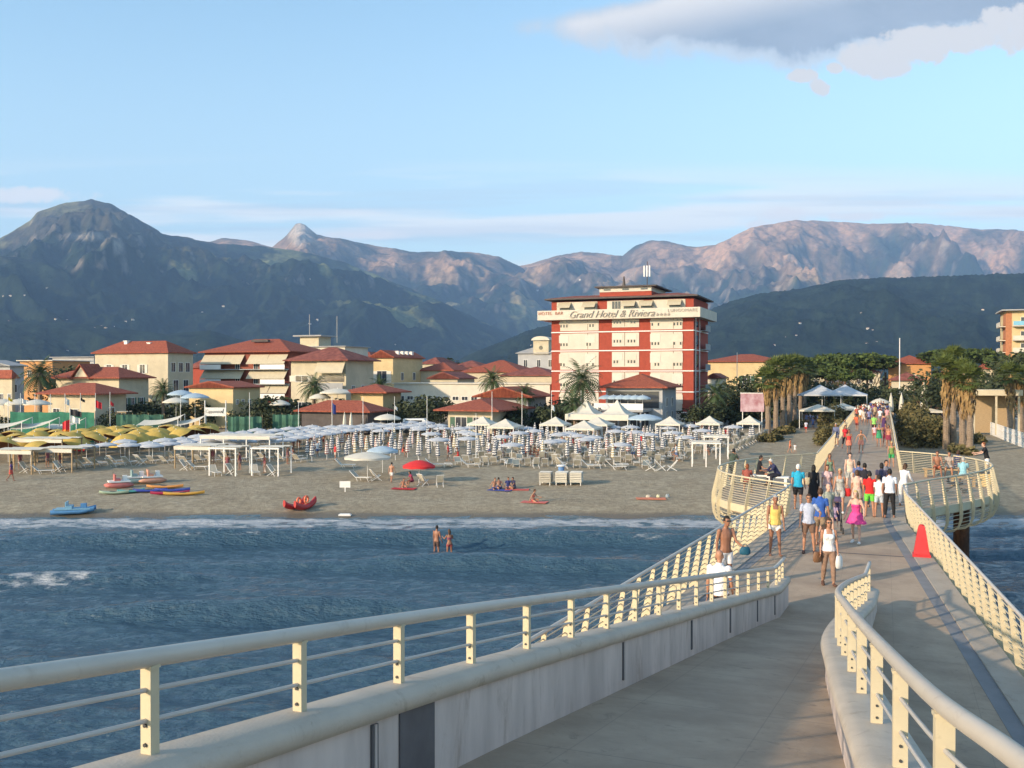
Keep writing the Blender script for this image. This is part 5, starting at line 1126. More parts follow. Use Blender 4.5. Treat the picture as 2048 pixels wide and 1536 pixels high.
pergola(530, 952, 2.5, 2.6, 2.35, 'white steel pergola frame, right of the front pair', nx=2, valance=False)
pergola(470, 922, 7.5, 3.0, 2.4, 'long canvas pergola behind the white steel frames', nx=4)
pergola(1412, 934, 2.6, 2.4, 2.2, 'white steel pergola on the sand near the left lookout of the pier', nx=3, valance=False)
pergola(1432, 918, 2.4, 2.4, 2.2, 'second white steel pergola just behind the one near the lookout', nx=3, valance=False)
for i, (px, py, a) in enumerate(((50, 946, 1.3), (85, 948, 1.8), (118, 944, 1.2), (430, 951, .6), (462, 950, 1.0), (510, 950, .4), (545, 952, 1.1), (395, 940, 1.5), (370, 941, 1.2))):
    single_chair(px, py, 'white lounger in the shade of the %s pergola' % ('left-edge', 'wooden-post', 'wooden-post right', 'left steel', 'left steel, right-hand', 'right steel', 'right steel, right-hand', 'thin-post', 'thin-post, left-hand')[i], 1 if i % 2 else 0, a)
# flagpoles
M_FLAGS = {k: mat('flag_'+k, c, .8) for k, c in dict(white=(.7, .7, .68), red=(.55, .03, .04), blue=(.05, .07, .25), yellow=(.7, .5, .05), green=(.04, .25, .1), orange=(.75, .25, .03), black=(.03, .03, .035)).items()}
def flagpole(px, pyt, D, label, flags=(), r_=.05, lean=0):
    p = gp(px, D, sandz(D)); h = hgt(pyt, D, sandz(D)); t_ = thing('flagpole', label, 'flagpole', p, 0)
    q = MB(); q.tube([(0, 0, -.3), (lean, 0, h)], r_, 6, r1=r_*.6); q.build('pole', M_WPNT, t_)
    for i, (c, z0, w_, hh) in enumerate(flags):
        q = MB(); n = 6; q.loft([[(.04+w_*k/n+lean*z0, .12*math.sin(k*1.5), h*z0-.25*k/n), (.04+w_*k/n+lean*z0, .12*math.sin(k*1.5), h*z0+hh-.35*k/n), (.04+w_*k/n+lean*z0, .015+.12*math.sin(k*1.5), h*z0+hh-.35*k/n), (.04+w_*k/n+lean*z0, .015+.12*math.sin(k*1.5), h*z0-.25*k/n)] for k in range(n+1)]); q.build('flag', M_FLAGS[c], t_)
FL = [(16, 786, 118, 'with a small yellow pennant, leftmost', (('yellow', .85, .5, .4),)), (41, 786, 118, 'with a grey-white flag, second from the left', (('white', .8, .7, .6),)), (70, 787, 118, 'bare white, third from the left', ()), (101, 788, 118, 'bare white, fourth from the left', ()), (130, 787, 118, 'with a white flag, fifth from the left', (('white', .78, .5, .8),)), (161, 786, 118, 'with a dark and white flag, sixth from the left', (('black', .84, .5, .4),)), (191, 786, 118, 'with a red flag, before the beach bar', (('red', .7, .7, .9),)), (220, 784, 118, 'with a short red flag, right of the beach bar roof corner', (('red', .74, .4, .5),)), (361, 790, 120, 'bare, before the upper terrace sunshades', ()), (499, 785, 121, 'bare, right of the white banner', ()), (597, 804, 124, 'short and bare, at the left end of the beach pavilion', ()), (664, 792, 122, 'with a drooping blue flag before the beach pavilion', (('blue', .6, .45, 1.3),)), (726, 794, 122, 'bare, at the middle of the beach pavilion', ()), (789, 793, 122, 'with a small white flag, right of the beach pavilion', (('white', .7, .35, .5),)), (854, 791, 122, 'bare, before the two dark round trees', ()), (984, 783, 122, 'bare, rising in front of the kiosk roof', ()), (1044, 783, 118, 'bare, between kiosk and lone gazebo', ()), (1103, 783, 124, 'with a white flag, behind the lone gazebo', (('white', .6, .4, .7),)), (1162, 781, 128, 'bare, before the largest date palm', ())]
for px, yt, D, lb, fl in FL: flagpole(px, yt, D, 'slim white flagpole '+lb, fl)
flagpole(952, 826, 92, 'white pole standing alone in the front rows of loungers', r_=.045)
flagpole(140, 812, 104, 'flagpole hung with black, red, orange and yellow flags before the yellow parasols', (('black', .80, 1.2, .7), ('white', .66, 1.0, .7), ('red', .5, -.9, 1.1), ('orange', .3, -1.0, 1.2), ('yellow', .22, .9, .8), ('red', .05, 1.5, 1.6)))
flagpole(1799, 676, 175, 'very tall thin mast beyond the shore end of the pier', r_=.12)
flagpole(1474, 705, 160, 'tall lamp mast in front of the yellow villa', r_=.08)
# banner between two posts
bp0 = gp(411, 120, 1.6); bn = thing('banner', 'white banner with dark script stretched between two posts before the yellow shed house', 'banner', bp0, ROTZ*.3)
z0, z1 = hgt(832, 120, 1.6), hgt(815, 120, 1.6); wb = (452-411)/F*120
q = MB(); q.bx(0, wb, -.02, .02, z0, z1); q.build('cloth', M_FLAGS['white'], bn)
for x in (-.08, wb+.08): q = MB(); q.tube([(x, 0, -.3), (x, 0, z1+.9)], .07, 6); q.build('post', M_WPNT, bn)
me = text('Cappannina', .72, M_LET, .01, .4, 1.0); o = link('lettering', me, bn, Vector((wb*.40, -.05, z0+.38))); o.rotation_euler = (math.pi/2, 0, 0); o.scale = (.62, .9, 1)
q = MB(); q.loft([[(wb*.78+x, y, z0+.35+z) for x, z in ((0, .35), (.12, .3), (.2, .18), (.38, .6), (.42, .58), (.3, .12), (.36, 0), (.24, .02), (.1, .14))] for y in (-.06, -.03)]); q.build('emblem', M_DARK, bn)
# green windbreak fences and nets on the left
M_GRN = mat('green_net', (.035, .17, .11), .9, .2, 1.5); M_GRN2 = mat('green_fabric_fence', (.05, .13, .09), .9, .3, 1)
for i, (x0, x1, yt, D, lb) in enumerate(((20, 195, 823, 116, 'long green windbreak net on the far left behind the yellow parasols'), (455, 525, 832, 124, 'dark green fence right of the white banner'), (545, 600, 828, 125, 'green fence panel left of the beach pavilion'), (232, 330, 828, 122, 'pale green hedge-like screen between flagpoles'))):
    a_ = gp(x0, D, sandz(D)); L_ = (x1-x0)/F*D; h = hgt(yt, D, sandz(D)); t_ = thing('windbreak_fence', lb, 'fence', a_, ROTZ*.2)
    q = MB(); n = 12; q.loft([[(L_*k/n, .12*math.sin(k*1.9), .1), (L_*k/n, .12*math.sin(k*1.9), h-.12*abs(math.sin(k*.9))), (L_*k/n, .03+.12*math.sin(k*1.9), h-.12*abs(math.sin(k*.9))), (L_*k/n, .03+.12*math.sin(k*1.9), .1)] for k in range(n+1)]); q.build('net', M_GRN if i == 0 else M_GRN2, t_)
    for k in range(0, 13, 4): q = MB(); q.tube([(L_*k/12, .2, -.2), (L_*k/12, .2, h+.1)], .04, 5); q.build('post', M_WOOD, t_)
def shade_sail(px, D, yt, w_, label, a=0.0):
    p = gp(px, D, sandz(D)); h = hgt(yt, D, sandz(D)); t_ = thing('shade_sail', label, 'shade sail', p, a)
    q = MB(); n = 6; q.loft([[(-w_/2+w_*k/n, -1.2, h-.6+1.2*((k/n)-.2)**2), (-w_/2+w_*k/n, 1.2, h-.1+1.2*((k/n)-.2)**2), (-w_/2+w_*k/n, 1.2, h-.08+1.2*((k/n)-.2)**2), (-w_/2+w_*k/n, -1.2, h-.58+1.2*((k/n)-.2)**2)] for k in range(n+1)]); q.build('cloth', M_CANV, t_)
    for x, y, z in ((-w_/2, -1.2, h-.55), (w_/2, -1.2, h+.2), (-w_/2, 1.2, h-.05), (w_/2, 1.2, h+.7)): q = MB(); q.tube([(x, y, -.2), (x, y, z)], .05, 5); q.build('post', M_WPNT, t_)
shade_sail(15, 110, 847, 4.5, 'white shade sail at the left edge above the yellow parasols'); shade_sail(70, 110, 847, 4.5, 'white shade sail second from the left edge'); shade_sail(128, 112, 848, 4.0, 'white shade sail left of the cluster of flags')
shade_sail(322, 117, 840, 5.0, 'white shade sail with a raised corner right of the green screen'); shade_sail(365, 117, 842, 5.0, 'white shade sail nearest to the banner')
pergola(242, 862, 1.6, 1.4, 2.6, 'small yellowish wooden lookout table frame beside the green screen', wood=M_WOOD, nx=2, valance=False)
# promenade and terrace sunshades
for i, (px, D, yt, r_, m_, lb) in enumerate(((8, 130, 798, 1.7, M_CANV, 'white sunshade on the far-left terrace, leftmost'), (38, 130, 798, 1.9, M_CANV, 'white sunshade on the far-left terrace, second'), (74, 130, 799, 1.9, M_CANV, 'white sunshade on the far-left terrace, before the beach bar'), (362, 138, 780, 1.9, M_BLUEC, 'pale sunshade highest on the upper terrace'), (390, 136, 786, 2.0, M_BLUEC, 'pale blue sunshade beside the yellow shed house'), (352, 134, 795, 1.8, M_CANV, 'cream sunshade lower left on the upper terrace'), (675, 140, 777, 2.6, M_CANV, 'cream sunshade roof above the beach pavilion'), (1290, 122, 828, 2.2, M_BLUEC, 'blue-grey sunshade right of the marquee'), (1760, 150, 797, 1.5, M_CANV, 'cream sunshade beyond the pier entrance'), (640, 140, 787, 1.6, M_CANV, 'small cream sunshade under the date palm'), (560, 138, 800, 1.5, M_CANV, 'small pale sunshade in the dark trees'), (775, 126, 828, 1.8, M_CANV, 'pale sunshade at the right end of the beach pavilion'))):
    o = parasol_open(lb, None, m_, r_, hgt(yt, D, 1.9), None, .55); put(o, gp(px, D, 1.9))
rr_, rw, rzz = REST
for i in range(6):
    o = parasol_open('blue-grey sunshade on the restaurant terrace, %s from the left' % ('first', 'second', 'third', 'fourth', 'fifth', 'sixth')[i], 'sunshades on the restaurant terrace', M_BLUEC, 1.15, 2.0, None, .4); put(o, rr_.location+EX*(.8+i*(rw-3)/5)+EYv*(-2.8)+Vector((0, 0, rzz*.5)))
for i, (px, D, yt, lb) in enumerate(((1848, 150, 768, 'tall closed cream market sunshade beyond the dune mound'), (1782, 160, 788, 'small closed cream sunshade left of the thin mast'), (1803, 160, 788, 'small closed cream sunshade right of the thin mast'), (689, 126, 826, 'closed white parasol in front of the pavilion, left of the pair'), (702, 126, 826, 'closed white parasol in front of the pavilion, right of the pair'))):
    h = hgt(yt, D, 1.9); o = parasol_closed(lb, None, M_CANV, 2.25); o.scale = (h/2.25*.9, h/2.25*.9, h/2.25); put(o, gp(px, D, 1.9))
    o.scale = (h/2.25*.9, h/2.25*.9, h/2.25)
gazebo(1855, 0, 5, 2.3, 'wide low white market awning under the tall closed sunshade', peak=.5, loc=gp(1856, 148, 1.9), wd=3)
# white van roof, signs, banner panels
p = gp(835, 128, 1.9); t_ = thing('van', 'white van parked behind the rows of loungers left of the kiosk', 'van', p, ROTZ*.3)
q = MB(); q.loft([[(x, -.9, .4), (x, .9, .4), (x, .85, z), (x, -.85, z)] for x, z in ((-1.9, 1.2), (-1.8, 2.0), (1.0, 2.05), (1.7, 1.3), (2.1, 1.15))]); q.build('body', M_WPNT, t_)
for x in (-1.3, 1.4):
    for y in (-.86, .86): q = MB(); q.lathe((0, 0, 0), [(.33, -.1), (.33, .1)], 12); o = q.build('wheel', M_DARK, t_); o.location = (x, y, .33); o.rotation_euler = (math.pi/2, 0, 0)
q = MB(); q.bx(-1.5, .8, -.885, -.86, 1.35, 1.85); q.build('side_window', M_PANE, t_)
p = gp(1481, 136, 1.9); t_ = thing('billboard', 'pinkish red and white billboard left of the row of fan palms', 'billboard', p, ROTZ*.4)
zt_ = hgt(787, 136, 1.9); wb = 46/F*136; q = MB(); q.bx(0, wb, -.05, .05, zt_-2.6, zt_); q.build('panel', mat('pink_poster', (.55, .2, .24), .7, .4, .8, c2=(.6, .45, .5)), t_)
q = MB(); q.bx(-.06, wb+.06, -.07, .07, zt_, zt_+.12); q.build('frame', M_WPNT, t_)
for x in (.3, wb-.3): q = MB(); q.tube([(x, 0, 0), (x, 0, zt_-2.6)], .07, 6); q.build('post', M_WPNT, t_)
p = Sg(690, 984); t_ = thing('beach_sign', 'blank white sign board on a short post near the waterline', 'sign', p)
q = MB(); q.bx(-.42, .42, -.02, .02, .35, .85); q.build('board', M_WPNT, t_); q = MB(); q.bx(-.04, .04, .021, .06, 0, .8); q.build('post', M_WPNT, t_)
p = Sg(1900, 848); t_ = thing('round_sign', 'round white sign on a post before the right-hand fan palms', 'sign', p)
q = MB(); q.lathe((0, 0, 0), [(.38, -.03), (.38, .03)], 16); o = q.build('disc', M_WPNT, t_); o.location = (0, 0, 1.6); o.rotation_euler = (math.pi/2, 0, 0); q = MB(); q.tube([(0, .05, 0), (0, .05, 1.5)], .04, 6); q.build('post', M_WPNT, t_)
p = Sg(690, 1032); q = MB(); q.box((0, 0, .05), (.85, .4, .1)); q.box((0, 0, .12), (.7, .3, .04)); o = q.build('white_board', M_WPNT); o.location = p+Vector((0, 0, .02)); tag(o, 'small white bodyboard lying at the edge of the water', 'board')
# trunk row between the gazebos and the path is the fan palm row; white deck fence on the right
fp0, fp1 = Sg(1962, 862), Sg(2120, 925)
fn = thing('picket_fence', 'long white slatted fence round the deck at the right edge', 'fence', fp0, 0)
dv = fp1-fp0; n = 60
me = None
for i in range(n+1):
    if me is None: q = MB(); q.bx(-.05, .05, -.03, .03, 0, 1.75); me = q.mesh('picket', M_WPNT)
    link('picket', me, fn, dv*i/n)
for zz in (.3, 1.1, 1.7): q = MB(); q.tube([(0, 0, zz), dv+Vector((0, 0, zz))], .05, 4); q.build('rail', M_WPNT, fn)
fb_ = thing('picket_fence', 'white fence side running back from the near slatted fence at the right edge', 'fence', fp0, 0)
d2 = Vector((14, 1.5, .1))
for i in range(31): link('picket', me, fb_, d2*(i+1)/31)
q = MB(); q.tube([(.2, 0, 1.7), d2+Vector((0, 0, 1.7))], .05, 4); q.build('rail', M_WPNT, fb_)
wp = [onbeach(u, v) for u in (21.5, 24, 26.5, 29, 31.5) for v in (80, 83.5, 87, 90.5, 94)]
wpar = parasol_open('open white and blue parasol crowded behind the white fence at the right edge', 'parasols behind the white fence', M_SB, 1.4, 2.0)
scatter([(wpar, 1)], [p for p in wp if pix(p)[0] > 1965], None, 5)
# white pavilion at the right
o_, w_, _ = corners(1948, 2038, None, 125); t_ = thing('pavilion', 'open cream pavilion with flat roof and slim columns right of the fan palm clump', 'pavilion', o_, ROTZ)
h = hgt(778, 124)-.1
q = MB(); q.bx(-.4, w_+.4, -.5, 5, h-.75, h); q.build('roof', M_CRW, t_)
for x in (0, w_*.5, w_): q = MB(); q.bx(x-.12, x+.12, -.2, .1, 0, h-.76); q.build('column', M_CRW, t_)
q = MB(); q.bx(0, w_, 4, 4.2, 0, h-.76); q.build('back_wall', M_WOOD, t_)
# long line of folded chairs along the edge of the lounger field beside the pier path
M_NET = M_WPNT
for i in range(16):
    p = Sg(1462+i*4.6, 906-i*2.15); o = copytree(DC, p, R(200)+ROTZ+.3*(i % 3)); o['label'] = 'white deck chair in the slanting line towards the fan palms, %s from the near end' % ORDN[i]; o['group'] = 'line of deck chairs along the path to the fan palms'
# ---- boats and boards
def hull(root, L_, W_, H_, m, keel=.25, name='hull', bow=.5, deck=None):
    q = MB(); rings = []; n = 12
    for i in range(n+1):
        t_ = i/n; y = -L_/2+L_*t_; w_ = W_/2*(math.sin(math.pi*min(.5, max(.02, t_*.5+.0)) if False else math.pi*(.12+.76*t_))**.6)*(1 if t_ < .75 else (1-((t_-.75)/.25)**2*.9)); sh = H_*(1+bow*max(0, t_-.5)**1.5)+.0
        rings.append([(w_, y, sh), (w_*.85, y, sh*.45), (w_*.35, y, .04+keel*max(0, t_-.7)), (-w_*.35, y, .04+keel*max(0, t_-.7)), (-w_*.85, y, sh*.45), (-w_, y, sh), (-w_*.8, y, sh*.9), (w_*.8, y, sh*.9)])
    q.loft(rings); return q.build(name, m, root, 2)
M_RBOAT = mat('rescue_boat_red', (.45, .03, .03), .5, .1, 3); M_CBL = mat('pedalo_blue', (.08, .22, .42), .45, .12, 3); M_CBL2 = mat('pedalo_light_blue', (.20, .38, .50), .5, .1, 3)
# red twin-hulled rescue rowing boat
p = Sg(600, 1019); rb = thing('rescue_boat', 'red twin-hulled rowing boat with upturned prows and stacked life rings at the waterline', 'boat', p+Vector((0, 0, .02)), R(160)); rb.scale = (.7, .7, .7)
for s in (-1, 1):
    q = MB(); rings = []
    for i in range(15):
        t_ = i/14; y = -1.9+3.8*t_; w_ = .33*max(.12, math.sin(math.pi*min(.97, .1+.82*t_))**.55); b0 = .0+.42*abs(2*t_-1)**2.6; h = .5+.22*abs(2*t_-1)
        rings.append([(s*.62+w_*math.cos(a), y, b0+h/2+h/2*math.sin(a)) for a in [2*math.pi*k/10 for k in range(10)]])
    q.loft(rings); q.build('hull', M_RBOAT, rb, 2)
for y in (-.9, .1, 1.0): q = MB(); q.box((0, y, .47), (1.5, .28, .07)); q.build('bench', M_RBOAT, rb)
q = MB(); q.tube([(-.62, 0, .6), (-1.7, .9, .95)], .03, 5); q.build('oar', M_WOOD, rb)
for s, zz in ((-1, .95), (1, .75)):
    q = MB(); pts = [(s*.45+.0, -.5+.32*math.cos(a), zz+.34*math.sin(a)) for a in [2*math.pi*k/14 for k in range(15)]]; q.tube(pts, .11, 8); q.build('life_ring', mat('life_ring', (.75, .2, .1), .5), rb, True)
# blue pedalo with a slide-like deck
p = Sg(147, 1028); pb = thing('pedalo', 'blue pedal boat with light blue seats lying by the waterline on the left', 'pedal boat', p+Vector((0, 0, .02)), R(-75)); pb.scale = (.74, .74, .74)
for s in (-1, 1):
    q = MB(); rings = []
    for i in range(13):
        t_ = i/12; y = -1.9+3.8*t_; w_ = .26*max(.1, math.sin(math.pi*min(.96, .1+.84*t_))**.5); b0 = .28*max(0, t_-.7)*3; rings.append([(s*.55+w_*math.cos(a), y, b0+.25+.22*math.sin(a)) for a in [2*math.pi*k/10 for k in range(10)]])
    q.loft(rings); q.build('float', M_CBL, pb, 2)
q = MB(); q.box((0, 0, .5), (1.45, 3.1, .1)); q.build('deck', M_CBL2, pb)
for x in (-.35, .35):
    q = MB(); q.box((x, -.3, .68), (.5, .5, .26)); q.box((x, -.58, .92), (.5, .12, .5)); q.build('seat', M_CBL2, pb)
q = MB(); q.box((0, .9, .75), (.5, .5, .4)); q.build('pedal_box', M_CBL, pb)
def pedalo(px, py, c1, label, rz, up=False):
    p = Sg(px, py); t_ = thing('pedalo', label, 'pedal boat', p, rz); t_.scale = (.8, .8, 1.0)
    for s in (-1, 1): q = MB(); q.ell((s*.5, 0, .25), (.24, 1.4, .22), 8, 8); q.build('float', c1, t_, True)
    q = MB(); q.box((0, 0, .55), (1.3, 2.0, .12)); q.build('deck', M_WPNT, t_); q = MB(); q.box((0, -.4, .85), (1.1, .15, .55)); q.box((0, -.15, .7), (1.1, .5, .18)); q.build('seat', c1, t_)
    q = MB(); q.box((0, .55, .8), (.5, .4, .4)); q.build('pedal_box', M_WPNT, t_)
M_KY, M_KR, M_KB, M_KG, M_KO = [mat(n_, c, .4, .1, 3) for n_, c in (('yellow_plastic', (.55, .30, .05)), ('crimson_plastic', (.35, .02, .06)), ('blue_plastic', (.04, .06, .28)), ('pale_green_plastic', (.28, .36, .25)), ('orange_plastic', (.55, .24, .06)))]
pedalo(238, 976, mat('faded_red_plastic', (.5, .16, .14), .5), 'white and faded red pedal boat standing behind the green boards', R(-60)); pedalo(272, 967, mat('grey_green_plastic', (.22, .32, .32), .5), 'grey-green pedal boat between two red-and-white ones', R(-60)); pedalo(304, 966, mat('orange_white_plastic', (.6, .3, .2), .5), 'orange and white pedal boat, rightmost of the three', R(-60))
def kayak(px, py, L_, m, label, rz, zo=0.0):
    p = Sg(px, py); t_ = thing('kayak', label, 'kayak', p+Vector((0, 0, zo)), rz); t_.scale = (.84, .84, .84)
    q = MB(); rings = []
    for i in range(13):
        t = i/12; w_ = .38*max(.06, math.sin(math.pi*t))**.8; b0 = .12*abs(2*t-1)**2; rings.append([(L_*(t-.5), w_*math.cos(a), b0+.16+.14*math.sin(a)) for a in [2*math.pi*k/8 for k in range(8)]])
    q.loft(rings); q.build('hull', m, t_, 2); q = MB(); q.ell((-.1, 0, .27), (.42, .2, .06), 10, 4); q.build('cockpit', M_DARK, t_)
kayak(228, 989, 2.6, M_KG, 'pale green surfboard-like kayak at the left end of the colourful pile', .15); kayak(262, 986, 2.4, mat('teal_plastic', (.1, .35, .33), .5), 'teal kayak behind the pale green one', .5)
kayak(300, 985, 3.0, M_KB, 'deep blue kayak in the colourful pile, lying lowest on the left', .2); kayak(330, 977, 3.4, M_KO, 'orange kayak at the back of the colourful pile', .1); kayak(345, 984, 3.2, M_KB, 'second blue kayak behind the crimson one', .1); kayak(340, 990, 3.4, M_KR, 'crimson kayak between the blue and the yellow ones', .25); kayak(368, 991, 3.6, M_KY, 'long yellow kayak at the right end of the colourful pile', .25)

ORD = ORDN
ZN = ((150, 'near the left edge'), (340, 'behind the colourful kayaks'), (440, 'behind the thin-post pergola'), (590, 'behind the steel pergolas'), (700, 'left of the pale parasol'), (790, 'behind the pale parasol'), (900, 'behind the red parasol'), (1020, 'before the kiosk'), (1130, 'before the lone gazebo'), (1260, 'before the marquee'), (1370, 'before the restaurant'), (1470, 'near the right gazebos'), (9999, 'by the fan palm row'))
def relabel(objs, noun, rows):
    bins = {}
    for o in objs:
        q = pix(o.location); z = next(n for x, n in ZN if q[0] < x); r_ = next(n for y, n in rows if q[1] > y); bins.setdefault((z, r_), []).append((q[0], o))
    for (z, r_), l_ in bins.items():
        l_.sort(key=lambda t: t[0])
        for i, (x, o) in enumerate(l_): o['label'] = '%s, %s %s%s' % (noun, r_, z, '' if len(l_) == 1 else ', %s from left' % ORD[min(i, 36)])
RW = ((918, 'front row'), (908, 'second row'), (899, 'third row'), (891, 'fourth row'), (884, 'fifth row'), (877, 'sixth row'), (871, 'next to last row'), (0, 'back row'))
for g, noun in ((GRP, 'open blue-white ringed parasol'), ('closed navy striped parasols', 'closed navy-striped parasol'), ('closed red striped parasols', 'closed red-striped parasol'), ('closed ochre striped parasols', 'closed ochre-striped parasol'), ('yellow parasols on the left', 'mustard parasol with brown underside'), ('white sun loungers in the parasol field', 'white lounger with raised back'), ('flat sun loungers in the parasol field', 'flat white lounger'), ('pale blue sun loungers', 'lounger with pale blue cloth'), ('white deck chairs in the parasol field', 'white folding deck chair'), ('parasols behind the white fence', 'white-blue parasol behind the white fence')):
    relabel(PLACED.get(g, []), noun, RW)
# ================================================================ PEOPLE
_body = {}
def bone_ring(c, ax, side, rx, ry, n=10):
    ax = ax.normalized(); s = (side-ax*side.dot(ax)).normalized(); f = ax.cross(s)
    return [c+s*(math.cos(2*math.pi*k/n)*rx)+f*(math.sin(2*math.pi*k/n)*ry) for k in range(n)]
X3 = Vector((1, 0, 0))
def limb(mb, pts, side=X3):
    # pts: list of (centre, rx, ry)
    rings = []; N = len(pts)
    c0, c1 = pts[0][0], pts[-1][0]
    for i in range(N):
        ax = pts[min(i+1, N-1)][0]-pts[max(i-1, 0)][0]; sd = side if abs(ax.normalized().dot(side)) < .95 else Vector((0, 1, 0)); rings.append(bone_ring(pts[i][0], ax, sd, pts[i][1], pts[i][2]))
    mb.loft(rings)
DEF = dict(lean=2, side=0, thL=(4, 3), thR=(-4, 3), knL=4, knR=4, aL=(5, 9), aR=(5, 9), eL=12, eR=12, head=0, seat=None, build=1.0, fem=0, twist=0)
def rotv(v, ax, deg): return Matrix.Rotation(R(deg), 3, ax) @ v
def skeleton(P_):
    J = {}; pel = Vector((0, 0, .93)); J['pel'] = pel
    def sp_(z, y=0.0, x=0.0): return pel+rotv(rotv(Vector((x, y, z)), 'X', P_['lean']), 'Y', P_['side'])   # lean>0 tips toward -Y
    J['sp'] = sp_; fem = P_['fem']
    for s, k in ((1, 'L'), (-1, 'R')):
        hip = pel+Vector((s*.088, 0, -.03)); a, b = P_['th'+k]; kn = P_['kn'+k]
        d = rotv(rotv(Vector((0, 0, -1)), 'Y', -s*b), 'X', -a); knee = hip+d*.42
        d2 = rotv(rotv(Vector((0, 0, -1)), 'Y', -s*b*.6), 'X', -a+kn); ank = knee+d2*.41
        fd = rotv(Vector((0, -1, 0)), 'X', (-a+kn)*.75 if not P_['seat'] else 0); toe = ank+fd*.17+Vector((s*.02, 0, -.035 if not P_['seat'] else -.05))
        J['leg'+k] = (hip, knee, ank, toe)
        sh = sp_(.475, 0, s*(.178-.022*fem)); a, b = P_['a'+k]; e = P_['e'+k]
        d = rotv(rotv(Vector((0, 0, -1)), 'Y', -s*b), 'X', -a+P_['lean']*.6); el = sh+d*.275
        d2 = rotv(rotv(Vector((0, 0, -1)), 'Y', -s*b*.35+(s*25 if e > 70 else 0)), 'X', -a-e+P_['lean']*.6); wr = el+d2*.25; J['arm'+k] = (sh, el, wr, wr+d2*.09, d2)
    J['neck'] = (sp_(.52), sp_(.60, -.012)); hv = rotv(Vector((0, -.02, .105)), 'X', P_['lean']*.5+P_['head']); J['head'] = J['neck'][1]+hv
    return J
def body_mesh(vox=.02, **kw):
    P_ = dict(DEF); P_.update(kw); key = repr(sorted(P_.items()))+str(vox)
    if key in _body: return _body[key]
    J = skeleton(P_); sp_ = J['sp']; fem = P_['fem']; B = P_['build']; mb = MB()
    tor = [(-.10, .12, .085, 0), (-.04, .158+.012*fem, .112*B, .0), (.04, .152+.01*fem, .115*B, -.005*B), (.14, .133-.018*fem, .10*B+.01*(B-1), -.01*B), (.24, .142-.012*fem, .102*B, -.005), (.33, .158-.014*fem, .112+.01*fem, -.008), (.42, .168-.02*fem, .10, .0), (.475, .15-.02*fem, .078, .005), (.52, .085, .062, .008), (.56, .055, .054, 0)]
    limb(mb, [(sp_(z, y), rx, ry) for z, rx, ry, y in tor], rotv(X3, 'Y', P_['side']))
    limb(mb, [(sp_(.50, .005), .058, .058), (sp_(.55), .053, .053), (J['neck'][1], .052, .055), (J['neck'][1]+(J['head']-J['neck'][1])*.5, .05, .055)])
    if fem:
        for s in (-1, 1): mb.ell(sp_(.345, -.085, s*.066), (.06, .055, .06), 8, 6)
    for k, s in (('L', 1), ('R', -1)):
        hip, knee, ank, toe = J['leg'+k]; d = knee-hip; d2 = ank-knee
        limb(mb, [(hip-d*.12, .075*B, .085*B), (hip+d*.12, .088*B**.6, .095), (hip+d*.5, .072, .08), (hip+d*.88, .053, .058), (knee, .05, .056), (knee+d2*.12, .048, .053), (knee+d2*.32, .053, .058), (knee+d2*.6, .04, .044), (knee+d2*.9, .03, .034), (ank, .031, .036)])
        f = (toe-ank); limb(mb, [(ank-f*.28+Vector((0, 0, -.02)), .028, .03), (ank+Vector((0, 0, -.028)), .035, .04), (ank+f*.5+Vector((0, 0, -.02)), .042, .03), (toe, .04, .018), (toe+f*.14, .022, .01)])
        sh, el, wr, pm, hd = J['arm'+k]; d = el-sh; d2 = wr-el
        mb.ell(sh, (.056-.006*fem,)*3, 8, 6)
        limb(mb, [(sh-d*.05, .05, .05), (sh+d*.3, .045-.004*fem, .047-.004*fem), (sh+d*.8, .036, .038), (el, .034, .036), (el+d2*.25, .036, .036), (el+d2*.7, .027, .028), (wr, .021, .026), (wr+hd*.03, .023, .03), (wr+hd*.075, .02, .04), (wr+hd*.1, .016, .036)])
    hc = J['head']; HR = Matrix.Rotation(R(P_['lean']*.5+P_['head']), 3, 'X')
    hp_ = [(-.118, .022, .028, -.035), (-.10, .04, .05, -.025), (-.065, .055, .072, -.012), (-.02, .068, .086, -.002), (.03, .074, .093, .004), (.07, .068, .085, .008), (.1, .046, .06, .01), (.115, .018, .025, .01)]
    mb.loft([[hc+HR @ Vector((math.cos(2*math.pi*q/12)*rx, y+math.sin(2*math.pi*q/12)*ry, z)) for q in range(12)] for z, rx, ry, y in hp_])
    mb.loft([[hc+HR @ Vector(v) for v in r_] for r_ in ([(-.014, -.082, .02), (.014, -.082, .02), (.0, -.07, .03)], [(-.02, -.088, -.025), (.02, -.088, -.025), (.0, -.112, -.018)], [(-.014, -.085, -.038), (.014, -.085, -.038), (0, -.098, -.036)])])
    for s in (-1, 1): mb.ell(hc+HR @ Vector((s*.076, .012, -.01)), (.014, .022, .034), 6, 4)
    me = mb.mesh('tmp', []); ob = bpy.data.objects.new('tmp', me); COL.objects.link(ob)
    md = ob.modifiers.new('r', 'REMESH'); md.mode = 'VOXEL'; md.voxel_size = vox; sm = ob.modifiers.new('s', 'SMOOTH'); sm.factor = .5; sm.iterations = 2
    dg = bpy.context.evaluated_depsgraph_get(); ev = ob.evaluated_get(dg).to_mesh()
    V = np.empty(len(ev.vertices)*3); ev.vertices.foreach_get('co', V); V = V.reshape(-1, 3); Nn = np.empty(len(ev.vertices)*3); ev.vertices.foreach_get('normal', Nn); Nn = Nn.reshape(-1, 3)
    Fc = [tuple(p.vertices) for p in ev.polygons]; ob.evaluated_get(dg).to_mesh_clear(); bpy.data.objects.remove(ob)
